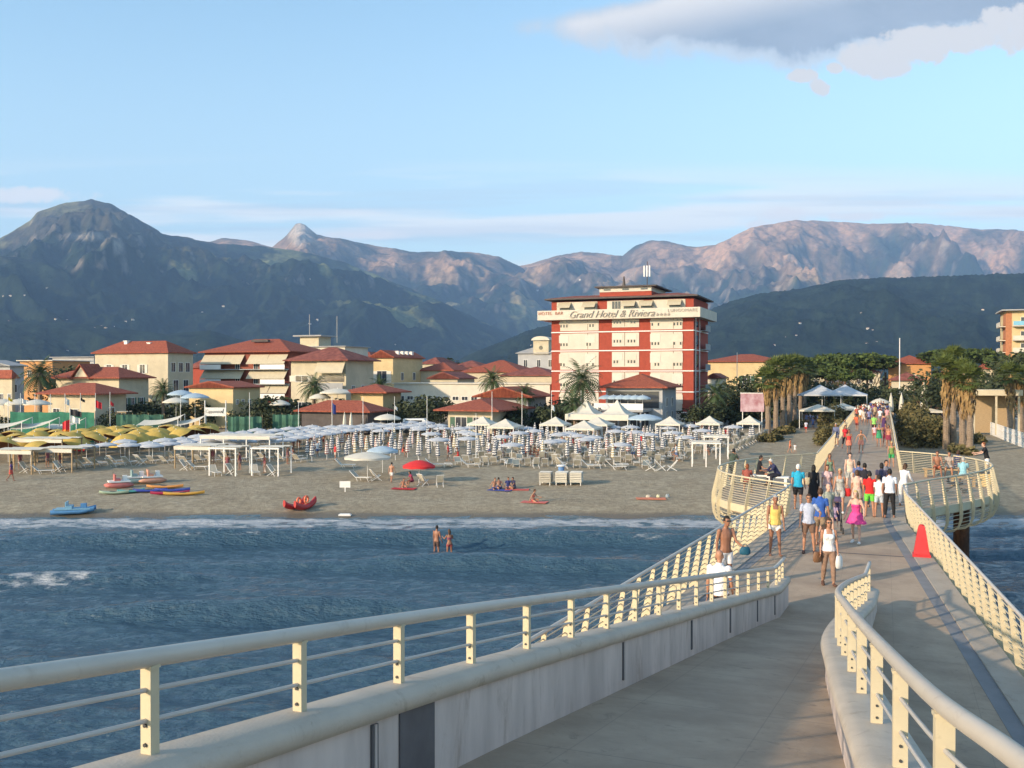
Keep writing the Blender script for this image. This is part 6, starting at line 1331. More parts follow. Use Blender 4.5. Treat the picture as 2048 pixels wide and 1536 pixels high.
    # region per vertex by nearest bone
    segs = [('torso', sp_(0.02), sp_(.45), .13), ('pelvis', sp_(-.10), sp_(.04), .12), ('neck', sp_(.52), J['neck'][1], .04), ('head', hc-Vector((0, 0, .06)), hc+Vector((0, 0, .06)), .075)]
    for k in 'LR':
        hip, knee, ank, toe = J['leg'+k]; sh, el, wr, pm, hd = J['arm'+k]
        segs += [('thigh', hip+(knee-hip)*.1, knee, .06), ('shin', knee, ank, .045), ('foot', ank, toe, .035), ('uarm', sh, el, .045), ('farm', el, wr, .033), ('hand', wr, wr+hd*.12, .03)]
    best = np.full(len(V), 9e9); lab = np.zeros(len(V), int); tt = np.zeros(len(V))
    for i, (nm, a, b, r_) in enumerate(segs):
        a = np.array(a); b = np.array(b); ab = b-a; t = np.clip(((V-a) @ ab)/(ab @ ab), 0, 1); d = np.linalg.norm(V-(a+t[:, None]*ab), axis=1)-r_
        k = d < best; best[k] = d[k]; lab[k] = i; tt[k] = t[k]
    _body[key] = (V, Nn, Fc, [s[0] for s in segs], lab, tt, J, P_); return _body[key]
def cmat(c):
    n = 'cloth_%02x%02x%02x' % tuple(int(max(0, min(1, x))*255) for x in c); return mat(n, c, .85, .2, 7, bump=1.0, bscale=11.0)
SKIN = {'tan': (.42, .21, .13), 'fair': (.58, .36, .27), 'brown': (.30, .14, .085), 'dark': (.10, .055, .04)}
def smat(k): return mat('skin_'+k, SKIN[k], .5, .06, 4)
HAIR = {'black': (.015, .012, .01), 'brown': (.07, .035, .018), 'grey': (.35, .34, .33), 'white': (.65, .63, .6), 'blond': (.55, .38, .16), 'red': (.2, .06, .02)}
def submesh(bd, sel, off, name, m, parent):
    V, Nn, Fc, names, lab, tt, J, P_ = bd
    use = [f for f in Fc if sum(1 for v in f if sel[v])*2 > len(f)]
    if not use: return None
    ids = sorted({v for f in use for v in f}); mp = {v: i for i, v in enumerate(ids)}
    me = bpy.data.meshes.new(name); me.from_pydata((V[ids]+Nn[ids]*off).tolist(), [], [[mp[v] for v in f] for f in use]); me.materials.append(m); me.polygons.foreach_set('use_smooth', [True]*len(me.polygons))
    return link(name, me, parent)
def person(label, loc, face=0.0, h=1.72, skin='tan', hair='brown', hl=0, top=None, topk='tee', bot=None, botk='shorts', shoes=None, vox=.02, glasses=False, group=None, **kw):
    """face: turn about z, 0 = faces the camera side (-Y)."""
    bd = body_mesh(vox, **kw); V, Nn, Fc, names, lab, tt, J, P_ = bd
    low = P_['seat'] if P_['seat'] is not None else None
    zmin = V[:, 2].min(); sc = h/1.76
    z0 = -zmin*sc if low is None else low-(.93-.10)*sc
    root = thing('person', label, 'person', Vector(loc), R(face), group)
    o_ = Vector((0, 0, z0/sc)); root.scale = (sc, sc, sc)
    nm = np.array([names[i] for i in lab])
    # body, one continuous mesh, plus fingers, eyes and mouth
    me = bpy.data.meshes.new('body'); fv = V.tolist(); ff = [list(f) for f in Fc]; mi = [0]*len(ff)
    ex = MB()
    for k, s in (('L', 1), ('R', -1)):
        sh, el, wr, pm, hd = J['arm'+k]; f_ = Vector((0, -1, 0)); f_ = (f_-hd*f_.dot(hd)).normalized(); sd = hd.cross(f_)
        for i, (w_, L_) in enumerate(((-.03, .062), (-.01, .072), (.01, .068), (.03, .055))):
            b0 = wr+hd*.095+f_*w_; curl = sd*(-s)*.018; ex.tube([b0, b0+hd*L_*.55+curl*.4, b0+hd*L_+curl*1.4], [.010, .009, .006], 5)
        b0 = wr+hd*.04+f_*.034; ex.tube([b0-f_*.012, b0+f_*.022+hd*.028, b0+f_*.03+hd*.055], [.012, .011, .007], 5)
    ex.cur = 1; HR = Matrix.Rotation(R(P_['lean']*.5+P_['head']), 3, 'X'); hc = J['head']
    for s in (-1, 1): ex.ell(hc+HR @ Vector((s*.03, -.079, .012)), (.013, .008, .007), 6, 4); ex.box(hc+HR @ Vector((s*.03, -.083, .032)), (.03, .008, .005), M=HR)
    ex.cur = 2; ex.ell(hc+HR @ Vector((0, -.083, -.062)), (.022, .007, .006), 6, 4)
    b = len(fv); fv += [tuple(v) for v in ex.v]; ff += [[i+b for i in f] for f in ex.f]; mi += ex.m
    me.from_pydata(fv, [], ff); 
    for m_ in (smat(skin), M_DARK, mat('lips', (.35, .1, .08), .5)): me.materials.append(m_)
    me.polygons.foreach_set('material_index', mi); me.polygons.foreach_set('use_smooth', [True]*len(me.polygons)); link('body', me, root, o_)
    def put_(o):
        if o is not None: o.location = o_
        return o
    neckz = J['sp'](.50).z
    if top is not None:
        if topk == 'tee': sel = (nm == 'torso') | ((nm == 'uarm') & (tt < .62)) | ((nm == 'pelvis') & (tt > .45)) | ((nm == 'neck') & (tt < .05))
        elif topk == 'long': sel = (nm == 'torso') | (nm == 'uarm') | ((nm == 'farm') & (tt < .93)) | (nm == 'pelvis') | ((nm == 'neck') & (tt < .2))
        elif topk == 'tank': sel = ((nm == 'torso') & ~((tt > .93) & (np.abs(V[:, 0]) < .07) & (P_['lean'] < 40))) | ((nm == 'pelvis') & (tt > .45))
        elif topk == 'strap': sel = ((nm == 'torso') & (tt < .8))
        elif topk == 'bikini': sel = ((nm == 'torso') & (tt > .52) & (tt < .8))
        elif topk == 'dress': sel = ((nm == 'torso') & (tt < .82))
        put_(submesh(bd, sel, .013, 'dress_top' if topk == 'dress' else 'top', cmat(top), root))
    if bot is not None:
        if botk == 'shorts': sel = ((nm == 'thigh') & (tt < .66)) | (nm == 'pelvis')
        elif botk == 'trunks': sel = ((nm == 'thigh') & (tt < .22)) | ((nm == 'pelvis') & (tt < .75))
        elif botk == 'long': sel = (nm == 'thigh') | ((nm == 'shin') & (tt < .92)) | (nm == 'pelvis')
        elif botk == 'capri': sel = (nm == 'thigh') | ((nm == 'shin') & (tt < .35)) | (nm == 'pelvis')
        elif botk in ('skirt', 'longskirt', 'flare'): sel = (nm == 'pelvis')
        put_(submesh(bd, sel, .018 if botk != 'trunks' else .011, 'shorts' if botk in ('shorts', 'trunks') else 'skirt_waist' if 'k' in botk else 'trousers', cmat(bot), root))
        if botk in ('skirt', 'longskirt', 'flare'):
            L_ = {'skirt': .36, 'longskirt': .66, 'flare': .34}[botk]; fl = {'skirt': 1.3, 'longskirt': 1.45, 'flare': 1.95}[botk]; q = MB(); n = 24; pel = J['pel']; rings = []
            kc = (J['legL'][1]+J['legR'][1])/2
            for i in range(7):
                t = i/6; z = pel.z+.08-L_*t; rr = 1+(fl-1)*t; cy = (kc.y-pel.y)*t*.5
                rings.append([Vector((math.cos(2*math.pi*k/n)*.172*rr*(1+.06*t*math.sin(k*2.1*1.5)), cy+math.sin(2*math.pi*k/n)*.135*rr*(1+.07*t*math.sin(k*3.1)), z+.015*t*math.sin(k*2.2))) for k in range(n)])
            q.loft(rings, cap=False); put_(q.build('skirt', cmat(bot), root, True))
    if shoes is not None: [put_(submesh(bd, (nm == 'foot') & ((V[:, 0] > 0) == s_), .01, 'shoe', cmat(shoes), root)) for s_ in (True, False)]
    if hair is not None:
        q = MB(); n = 14; rings = []
        for i in range(9):
            a = R(92-i*16); rings.append([hc+HR @ Vector((math.cos(2*math.pi*k/n)*.083*max(math.cos(a), .05), .008+math.sin(2*math.pi*k/n)*.103*max(math.cos(a), .05)*(1 if math.sin(2*math.pi*k/n) > 0 else .93), .012+math.sin(a)*.122)) for k in range(n)])
        q.loft(rings); keep = []
        for f in q.f:
            c = sum((q.v[i] for i in f), Vector())/len(f); l_ = HR.inverted() @ (c-hc)
            if l_.z < -.09 or (l_.y < -.025 and l_.z < .055) or (hl == 0 and l_.z < -.05 and l_.y < .05) or (l_.y < .0 and l_.z < .0 and hl == 0): continue
            keep.append(f)
        q.f = keep; q.m = [0]*len(keep)
        if hl > 0:
            rings = []; L_ = {1: .13, 2: .26, 3: .36}[hl]
            for i in range(6):
                t = i/5; c = hc+Vector((0, .06+.025*math.sin(t*3), .02-t*L_)); rx = .085*(1+.15*math.sin(t*3))*(1-.35*t); rings.append([c+Vector((math.cos(2*math.pi*k/10)*rx, math.sin(2*math.pi*k/10)*.05*(1-.3*t), 0)) for k in range(10)])
            q.loft(rings)
        put_(q.build('hair', mat('hair_'+hair, HAIR[hair], .7, .25, 12), root, True))
    if glasses:
        q = MB(); 
        for s in (-1, 1): q.ell(hc+HR @ Vector((s*.032, -.092, .012)), (.027, .008, .019), 10, 6)
        for s in (-1, 1): q.box(hc+HR @ Vector((s*.071, -.045, .016)), (.006, .095, .008), M=HR)
        q.box(hc+HR @ Vector((0, -.095, .018)), (.02, .006, .006), M=HR); put_(q.build('sunglasses', M_DARK, root))
    root['_j'] = 0; del root['_j']
    return root, J, sc, z0
def wpos(rt, J, key, idx=0):
    root, JJ, sc, z0 = rt; p = JJ[key][idx] if isinstance(JJ[key], tuple) else JJ[key]
    return wm(root) @ (p+Vector((0, 0, z0/sc)))
def handpos(rt, k): 
    root, J, sc, z0 = rt; return wm(root) @ (J['arm'+k][2]+J['arm'+k][4]*.10+Vector((0, 0, z0/sc)))
# bags are things held by people
def bag(pos, sz, m, label, straps=None, name='bag', rz=0.0):
    t_ = thing(name, label, 'bag', pos-Vector((0, 0, sz[2]+.02)), rz); q = MB(); n = 10
    q.loft([[(math.cos(2*math.pi*k/n)*sz[0]/2*r_, math.sin(2*math.pi*k/n)*sz[1]/2*r_, z*sz[2]) for k in range(n)] for r_, z in ((.75, 0), (1, .15), (1.02, .5), (.85, .85), (.7, 1))]); q.build('body', m, t_, 2)
    q = MB(); hh = straps or .12; q.tube([(-sz[0]*.3, 0, sz[2]*.95), (-sz[0]*.12, 0, sz[2]+hh*.8), (0, 0, sz[2]+hh), (sz[0]*.12, 0, sz[2]+hh*.8), (sz[0]*.3, 0, sz[2]*.95)], .008, 5); q.build('strap', m, t_, True); return t_
W1 = dict(thL=(16, 3), thR=(-12, 3), knL=8, knR=18, aL=(-14, 8), aR=(16, 8), eL=10, eR=22)
W2 = dict(thL=(-14, 3), thR=(18, 3), knL=22, knR=6, aL=(18, 8), aR=(-14, 8), eL=24, eR=10)
W3 = dict(thL=(8, 3), thR=(-6, 3), knL=3, knR=10, aL=(-5, 10), aR=(8, 10), eL=12, eR=14)
ST = dict(thL=(1, 5), thR=(2, 5), knL=3, knR=4, aL=(4, 9), aR=(8, 9), eL=10, eR=20)
HIPS = dict(thL=(2, 6), thR=(0, 4), knL=4, knR=3, aL=(-8, 38), aR=(4, 12), eL=85, eR=18)
SIT = dict(thL=(82, 8), thR=(84, 8), knL=84, knR=80, seat=.46, lean=8, aL=(30, 8), aR=(34, 8), eL=45, eR=50)
SITG = dict(thL=(95, 14), thR=(70, 16), knL=100, knR=60, seat=.09, lean=14, aL=(45, 8), aR=(-25, 16), eL=40, eR=10)
def D(px, py): return G(px, py, DZ+.006)
def AWAY(px=0): return 180-21
TC = -16   # walking along the pier toward the camera
NV = .016
# nearest
r1 = person('woman in sunglasses, white tank top and brown trousers, nearest walker on the pier', D(1657, 1171), -8, 1.68, 'tan', 'brown', 2, (.78, .76, .76), 'tank', (.27, .17, .12), 'long', (.12, .06, .04), NV, True, fem=1, thL=(10, 2), thR=(-6, 2), knL=6, knR=14, aL=(6, 8), aR=(-4, 10), eL=14, eR=30)
hpz = handpos(r1, 'L'); bag(hpz+Vector((.02, 0, .02)), (.24, .12, .30), M_WPNT, 'white plastic bag hanging from the hand of the woman in sunglasses', .06, 'carrier_bag', .6)
hb = wpos(r1, J=None, key='armR', idx=2); bag(hb+Vector((-.07, .02, .0)), (.26, .13, .26), mat('tan_leather', (.20, .10, .05), .5), 'tan shoulder bag on the right hip of the woman in sunglasses', .5, 'shoulder_bag', .4)
person('tanned man in yellow tank top and white shorts walking barefoot beside the left railing', D(1550, 1111), -6, 1.76, 'brown', 'grey', 0, (.75, .50, .14), 'tank', (.75, .72, .68), 'trunks', None, NV, **{**ST, 'thL': (7, 3), 'thR': (-4, 3)}, build=1.1)
person('heavy man in light blue shirt and brown shorts wearing sunglasses', D(1617, 1106), -14, 1.74, 'tan', 'brown', 0, (.42, .46, .58), 'tee', (.17, .10, .07), 'shorts', (.05, .03, .03), NV, True, build=1.3, **HIPS)
person('man in royal blue T-shirt and khaki shorts walking just behind the light blue shirt', D(1640, 1092), 150, 1.76, 'tan', 'brown', 0, (.03, .10, .38), 'tee', (.28, .2, .13), 'shorts', (.3, .04, .03), NV, **W3)
person('bald white-haired man in a sage green shirt beside the pushchair', D(1655, 1072), 10, 1.72, 'fair', None, 0, (.32, .34, .28), 'tee', (.22, .22, .2), 'shorts', (.1, .1, .1), NV, **W1)
pg_ = person('girl with long blond hair in a bright pink flared dress seen mid-step', D(1712, 1087), -35, 1.66, 'fair', 'blond', 3, (.72, .06, .26), 'dress', (.70, .07, .28), 'flare', (.75, .74, .72), NV, fem=1, thL=(12, 5), thR=(-8, 5), knL=4, knR=16, aL=(4, 22), aR=(0, 26), eL=30, eR=20)
person('white-haired man in turquoise T-shirt and black shorts walking away along the left side', D(1596, 1021), AWAY(), 1.80, 'tan', 'white', 0, (.02, .33, .52), 'tee', (.02, .02, .025), 'shorts', (.03, .03, .03), NV, build=1.15, **W1)
wb_ = person('woman in a loose black dress walking away with a cream shoulder bag', D(1627, 1016), AWAY(), 1.72, 'tan', 'black', 2, (.015, .015, .018), 'long', (.015, .015, .018), 'longskirt', (.03, .03, .03), NV, fem=1, **W2)
hb = wpos(wb_, None, 'armL', 1); bag(hb+Vector((-.08, -.05, .12)), (.42, .16, .28), mat('cream_canvas_bag', (.62, .52, .34), .8), 'cream shoulder bag carried by the woman in black', .2, 'shoulder_bag', 0)
person('woman in white and red patterned top walking toward the camera', D(1654, 1014), -10, 1.68, 'tan', 'brown', 1, (.62, .42, .42), 'tee', (.55, .5, .5), 'capri', (.3, .2, .15), NV, fem=1, **W3)
wr_ = person('woman in grey sleeveless outfit carrying a red bag', D(1680, 1026), -25, 1.70, 'tan', 'blond', 1, (.38, .38, .36), 'tank', (.36, .36, .35), 'shorts', (.7, .7, .7), NV, fem=1, **W1)
bag(handpos(wr_, 'L')+Vector((.05, 0, .2)), (.3, .16, .3), M_REDC, 'red handbag of the woman in grey', .1, 'handbag')
person('woman in green top with folded arms walking in the middle of the pier', D(1659, 978), -10, 1.66, 'brown', 'brown', 1, (.16, .24, .16), 'tank', (.12, .1, .1), 'shorts', None, NV, fem=1, **W2)
person('slim youth in pale tank top and grey shorts facing the camera', D(1700, 982), -14, 1.72, 'fair', 'black', 0, (.62, .48, .38), 'tank', (.45, .45, .42), 'shorts', (.3, .3, .3), NV, **ST)
person('boy in blue and white striped shirt with his back turned', D(1717, 1003), AWAY(), 1.66, 'tan', 'black', 0, (.12, .15, .32), 'tee', (.2, .2, .22), 'shorts', (.7, .7, .7), NV, **W3)
person('woman in peach shirt standing behind the girl in pink', D(1714, 1028), AWAY(), 1.66, 'tan', 'brown', 1, (.66, .42, .34), 'tee', (.5, .4, .35), 'skirt', (.3, .2, .2), NV, fem=1, **ST)
person('man in dark T-shirt hidden between the peach shirt and the red shirt', D(1729, 1014), AWAY(), 1.74, 'tan', 'black', 0, (.02, .02, .03), 'tee', (.04, .04, .05), 'long', (.02, .02, .02), NV, **ST)
person('man in red T-shirt and bright green shorts seen from behind', D(1739, 1033), AWAY(), 1.66, 'tan', 'black', 0, (.62, .02, .02), 'tee', (.15, .55, .06), 'shorts', (.05, .04, .04), NV, **ST)
person('boy in white T-shirt and pale denim shorts seen from behind', D(1758, 1034), AWAY(), 1.56, 'tan', 'black', 0, (.76, .74, .74), 'tee', (.45, .5, .56), 'shorts', (.1, .06, .05), NV, **ST)
person('man in white short-sleeved shirt and black trousers seen from behind', D(1779, 1036), AWAY(), 1.80, 'brown', 'black', 0, (.66, .70, .78), 'tee', (.015, .015, .018), 'long', (.03, .03, .03), NV, **ST)
person('dark-haired person in navy standing beyond the boy in white', D(1763, 1009), AWAY(), 1.68, 'tan', 'black', 1, (.05, .05, .1), 'tee', (.1, .1, .12), 'shorts', (.1, .1, .1), NV, **ST)
person('man with black hair and grey shirt at the far side of the standing group', D(1771, 1003), 10, 1.72, 'tan', 'black', 0, (.2, .2, .24), 'tee', (.1, .1, .12), 'shorts', (.1, .1, .1), NV, **ST)
person('woman all in white with long dark hair leaning toward the group', D(1806, 1011), 130, 1.70, 'tan', 'brown', 3, (.78, .75, .76), 'long', (.76, .74, .74), 'long', (.7, .7, .7), NV, fem=1, lean=14, thL=(2, 4), thR=(8, 4), aL=(35, 8), aR=(30, 10), eL=40, eR=30)
# pushchair with child
pc = D(1668, 1064); pcf = thing('pushchair', 'dark purple pushchair with a small child in it beside the bald man', 'pushchair', pc, R(-14))
q = MB(); q.loft([[(-.2, y, z), (.2, y, z), (.2, y+.03, z-.02), (-.2, y+.03, z-.02)] for y, z in ((-.3, .42), (.0, .38), (.1, .42), (.28, .95))]); q.build('seat', mat('purple_fabric', (.10, .07, .13), .8, .3, 8), pcf)
q = MB(); q.loft([[(-.23, .28-.5*math.sin(a)*.8, .8+.33*math.cos(a)*.6+.1) if False else (s*.23, .25-.42*math.sin(a), .85+.3*math.cos(a)) for s in (-1, 1)]+[(s*.22, .25-.40*math.sin(a), .85+.28*math.cos(a)) for s in (1, -1)] for a in [R(x) for x in (-20, 5, 30, 55)]]); q.build('hood', mat('purple_fabric', (.10, .07, .13)), pcf)
for s in (-1, 1):
    q = MB(); q.tube([(s*.23, -.38, .12), (s*.23, .3, .85), (s*.23, .45, 1.02)], .014, 5); q.build('side_tube', M_DARK, pcf); q = MB(); q.tube([(s*.23, .34, .12), (s*.23, .0, .55)], .014, 5); q.build('side_tube', M_DARK, pcf)
    for y in (-.36, .34): q = MB(); q.lathe((0, 0, 0), [(.05, -.02), (.1, -.02), (.1, .02), (.05, .02)], 12); o = q.build('wheel', M_DARK, pcf); o.location = (s*.25, y, .1); o.rotation_euler = (0, math.pi/2, 0)
q = MB(); q.tube([(-.23, .45, 1.02), (.23, .45, 1.02)], .016, 6); q.build('handle', M_DARK, pcf)
person('small child in sunglasses sitting in the pushchair', pc+Vector((0, 0, 0)), -14, .95, 'fair', 'brown', 0, (.4, .3, .42), 'tee', (.3, .2, .35), 'shorts', None, NV, True, **{**SIT, 'seat': .47, 'lean': -14})
# left side behind the ramp wall
person('bald man in white T-shirt seen from behind over the ramp parapet', D(1438, 1281), AWAY(), 1.78, 'tan', None, 0, (.78, .77, .78), 'tee', (.02, .02, .03), 'shorts', (.1, .1, .1), NV, build=1.2, **ST).__class__
sm_ = person('shirtless tanned man in sunglasses and white shorts at the left railing', D(1450, 1178), 20, 1.80, 'brown', 'black', 0, None, 'tee', (.74, .72, .72), 'shorts', (.2, .1, .1), NV, True, thL=(4, 4), thR=(0, 6), aL=(28, 6), aR=(-4, 10), eL=45, eR=12, lean=4)
bag(handpos(sm_, 'L')+Vector((0, -.05, .06)), (.26, .14, .18), mat('teal_bag', (.01, .09, .15), .7), 'dark teal beach bag held by the shirtless man', .08, 'beach_bag')
# people further along the pier
fv = .02
person('old man in grey-blue shirt leaning on the left parapet with a black bag', D(1673, 893), -40, 1.72, 'tan', 'grey', 0, (.12, .14, .24), 'long', (.14, .15, .2), 'shorts', (.6, .6, .6), fv, lean=10, build=1.15)
person('woman in red top and black leggings next to a girl in orange', D(1690, 897), 0, 1.66, 'tan', 'black', 1, (.6, .03, .04), 'tee', (.03, .02, .03), 'capri', (.2, .1, .1), fv, fem=1, **W1)
person('woman in red patterned dress walking in front of the woman in black leggings', D(1698, 908), -10, 1.66, 'brown', 'brown', 2, (.62, .05, .05), 'dress', (.55, .18, .12), 'skirt', (.1, .05, .05), fv, fem=1, **W2)
person('girl in orange sundress waving one arm in the middle of the pier', D(1722, 906), -20, 1.56, 'tan', 'brown', 2, (.66, .33, .16), 'dress', (.72, .28, .2), 'skirt', (.2, .1, .1), fv, fem=1, thL=(12, 3), thR=(-10, 3), aL=(10, 40), aR=(0, 35), eL=30, eR=5)
person('woman in green dress holding a white hat on the right of the pier', D(1758, 893), -15, 1.66, 'tan', 'brown', 1, (.04, .26, .12), 'dress', (.04, .28, .14), 'skirt', None, fv, fem=1, aL=(60, 10), aR=(60, 10), eL=70, eR=70)
person('child in pink T-shirt behind the woman in green', D(1749, 882), -15, 1.3, 'tan', 'brown', 1, (.7, .45, .5), 'tee', (.4, .1, .1), 'shorts', None, fv, **W1)
person('bare-shouldered woman in dark red skirt by the right railing', D(1777, 896), -30, 1.7, 'brown', 'black', 1, (.6, .25, .16), 'strap', (.22, .03, .06), 'skirt', None, fv, fem=1, **W2)
person('man in wine-red shorts beside the bare-shouldered woman', D(1771, 893), -10, 1.74, 'brown', 'black', 0, (.12, .03, .07), 'tank', (.2, .02, .05), 'shorts', None, fv, **W1)
person('blond child in green shorts bending at the right railing', D(1783, 934), -20, 1.5, 'tan', 'blond', 1, (.2, .3, .1), 'tank', (.03, .3, .1), 'shorts', None, fv, lean=16, **{k_: v_ for k_, v_ in W1.items()})
person('man in lime green T-shirt and black shorts walking away', D(1748, 869), AWAY(), 1.76, 'tan', 'black', 0, (.25, .52, .12), 'tee', (.02, .02, .02), 'shorts', None, fv, build=1.3, **ST)
person('woman in long dark purple dress at the right parapet far down the pier', D(1768, 862), AWAY(), 1.72, 'tan', 'black', 2, (.07, .03, .11), 'dress', (.07, .03, .11), 'longskirt', None, fv, fem=1, **ST)
person('person in orange-red leaning against the left parapet far down the pier', D(1714, 862), -50, 1.6, 'tan', 'brown', 0, (.62, .13, .06), 'tee', (.2, .04, .04), 'shorts', None, fv, lean=25)
person('person in beige sitting low against the left parapet', D(1690, 868), -30, 1.6, 'tan', 'brown', 1, (.5, .4, .28), 'tee', (.4, .3, .2), 'shorts', None, fv, **{**SIT, 'seat': .45})
CR = [(1721, 846, 'white top and orange skirt'), (1727, 850, 'pale dress'), (1733, 845, 'dark shirt'), (1738, 850, 'navy shorts'), (1760, 848, 'white T-shirt'), (1765, 843, 'grey shirt'), (1774, 846, 'pink top'), (1741, 840, 'grey cap'), (1750, 838, 'tan hat'), (1757, 836, 'dark blue top'), (1728, 838, 'white shirt and rucksack'), (1719, 839, 'brown T-shirt'), (1768, 836, 'beige blouse'), (1745, 834, 'purple blouse')]
cc = [((.7, .68, .62), (.6, .3, .1)), ((.6, .5, .42), (.6, .5, .42)), ((.04, .03, .05), (.1, .1, .12)), ((.2, .2, .35), (.02, .03, .1)), ((.7, .7, .7), (.2, .2, .25)), ((.25, .25, .28), (.1, .1, .1)), ((.6, .3, .32), (.4, .35, .3)), ((.3, .28, .3), (.1, .1, .15)), ((.45, .33, .2), (.2, .15, .1)), ((.03, .04, .14), (.05, .05, .06)), ((.66, .66, .68), (.3, .3, .3)), ((.2, .1, .06), (.15, .12, .1)), ((.5, .42, .32), (.3, .2, .15)), ((.25, .12, .3), (.1, .08, .1))]
for i, (px, py, lb) in enumerate(CR): person('distant walker with %s in the crowd at the shore end' % lb, D(px, py), (TC if i % 2 else AWAY())+i*7 % 20, 1.7, 'tan', 'black' if i % 3 else 'brown', i % 2, cc[i][0], 'tee', cc[i][1], 'shorts', None, .03, **(W1 if i % 2 else W2))
# lookouts: benches and people
def bench(px, py, label, w_=1.6, m=M_WPNT, rz=ROTZ):
    p = D(px, py); t_ = thing('bench', label, 'bench', p, rz); q = MB(); q.box((0, 0, .42), (w_, .45, .07)); q.build('seat', m, t_)
    for s in (-1, 1): q = MB(); q.box((s*(w_/2-.15), 0, .19), (.12, .38, .38)); q.build('leg', m, t_)
    return p
p = bench(1517, 968, 'white bench on the left lookout under the man in black', 1.5)
person('man in black T-shirt sitting on the white bench of the left lookout', p+Vector((0, .0, 0)), 75, 1.74, 'tan', 'black', 0, (.015, .015, .02), 'tee', (.03, .03, .035), 'shorts', (.7, .7, .7), NV, **SIT)
p = bench(1556, 972, 'white bench on the left lookout under the man in navy', 1.0)
person('white-haired man in navy jacket bending forward on a bench of the left lookout', p, -80, 1.74, 'tan', 'white', 0, (.03, .035, .09), 'long', (.02, .02, .03), 'long', (.02, .02, .02), NV, **{**SIT, 'lean': 32, 'aL': (60, 6), 'aR': (55, 6)})
person('person with auburn hair sitting low behind the rails of the left lookout', D(1494, 985), 160, 1.66, 'tan', 'red', 1, (.3, .08, .06), 'tee', (.1, .05, .05), 'shorts', None, NV, **{**SIT, 'seat': .4})
person('photographer in dark green crouching in the corner of the left lookout', D(1463, 965), 140, 1.68, 'tan', 'black', 0, (.05, .07, .05), 'tee', (.06, .06, .05), 'long', (.03, .03, .03), NV, lean=20, thL=(40, 6), thR=(10, 6), knL=60, knR=40, aL=(60, 8), aR=(50, 8), eL=90, eR=80)
p = bench(1888, 955, 'slatted wooden bench on the right lookout under the couple', 2.0, M_WOOD)
person('bare-chested man sitting on the wooden bench, left of the couple', p+Vector((-.35, 0, 0)), -20, 1.74, 'brown', 'brown', 0, None, 'tee', (.55, .16, .08), 'shorts', None, NV, **SIT)
person('dark-haired woman in patterned top sitting right of the bare-chested man', p+Vector((.3, .05, 0)), -30, 1.66, 'tan', 'black', 1, (.35, .3, .27), 'tee', (.5, .5, .48), 'shorts', None, NV, fem=1, **SIT)
p = bench(1926, 972, 'wooden bench on the right lookout beneath the man in pale blue', 1.2, M_WOOD)
person('grey-haired man in pale blue shirt seated on the right lookout with his back turned', p, 150, 1.72, 'fair', 'grey', 0, (.25, .48, .55), 'tee', (.3, .28, .25), 'shorts', None, NV, build=1.2, **SIT)
person('woman in navy sitting behind the man in pale blue', D(1914, 950), 120, 1.66, 'tan', 'brown', 1, (.04, .05, .14), 'tee', (.1, .1, .15), 'shorts', None, NV, fem=1, **{**SIT, 'seat': .42})
person('young man in black T-shirt and white shorts leaning on the right lookout railing', D(1974, 952), -110, 1.76, 'fair', 'red', 0, (.012, .012, .015), 'tee', (.72, .7, .7), 'shorts', (.05, .05, .05), NV, lean=12, aL=(45, 6), aR=(50, 8), eL=40, eR=40)
p = D(1911, 985); t_ = thing('pushchair', 'empty dark pushchair folded low on the right lookout', 'pushchair', p, R(60))
for s in (-1, 1):
    q = MB(); q.tube([(s*.22, -.35, .1), (s*.22, .35, .5)], .018, 5); q.build('side_tube', M_DARK, t_); q = MB(); q.tube([(s*.22, .35, .1), (s*.22, -.3, .5)], .018, 5); q.build('side_tube', M_DARK, t_)
    for y in (-.36, .36): q = MB(); q.lathe((0, 0, 0), [(.04, -.02), (.09, -.02), (.09, .02), (.04, .02)], 10); o = q.build('wheel', M_DARK, t_); o.location = (s*.24, y, .09); o.rotation_euler = (0, math.pi/2, 0)
q = MB(); q.box((0, 0, .42), (.42, .6, .06)); q.box((0, .3, .55), (.42, .05, .3)); q.build('seat', cmat((.05, .05, .06)), t_)
p = D(1968, 972); t_ = thing('crate', 'pale wooden box with dark top near the right end of the right lookout', 'box', p, ROTZ); q = MB(); q.box((0, 0, .3), (.5, .5, .6)); q.build('body', mat('pale_wood', (.6, .45, .22), .8, .15, 3), t_); q = MB(); q.box((0, 0, .63), (.56, .56, .06)); q.build('lid', M_DARK, t_)
# bathers and people on the sand
def bather(px, py, depth, label, **k): p = G(px, py, 0.0); p.z = -depth; return person(label, p, **k)
bather(873, 1102, .36, 'tanned man standing in the shallow water, left of the pair of bathers', face=150, h=1.8, skin='brown', hair='black', bot=(.10, .06, .05), botk='shorts', vox=NV, **ST)
bather(899, 1106, .36, 'woman in bikini standing in the shallow water beside the tanned man', face=200, h=1.68, skin='brown', hair='brown', hl=2, top=(.2, .05, .1), topk='bikini', bot=(.3, .06, .06), botk='trunks', vox=NV, fem=1, thL=(4, 4), thR=(0, 4), aL=(35, 20), aR=(30, 20), eL=70, eR=60)
def beachp(px, py, label, **k): return person(label, Sg(px, py), **{**dict(vox=.022), **k})
beachp(783, 965, 'man in white shorts walking on the sand left of the red parasol', face=160, skin='tan', hair='black', bot=(.7, .68, .66), botk='shorts', **W1)
beachp(806, 976, 'dark-haired child sitting on a red towel near the red parasol', face=30, h=1.4, skin='tan', hair='black', bot=(.5, .05, .05), botk='trunks', **SITG)
beachp(825, 973, 'woman in wine-red crouching beside the seated child', face=-60, skin='brown', hair='black', hl=1, top=(.25, .03, .07), topk='tee', bot=(.15, .03, .05), botk='shorts', **{**SIT, 'seat': .4, 'lean': 20})
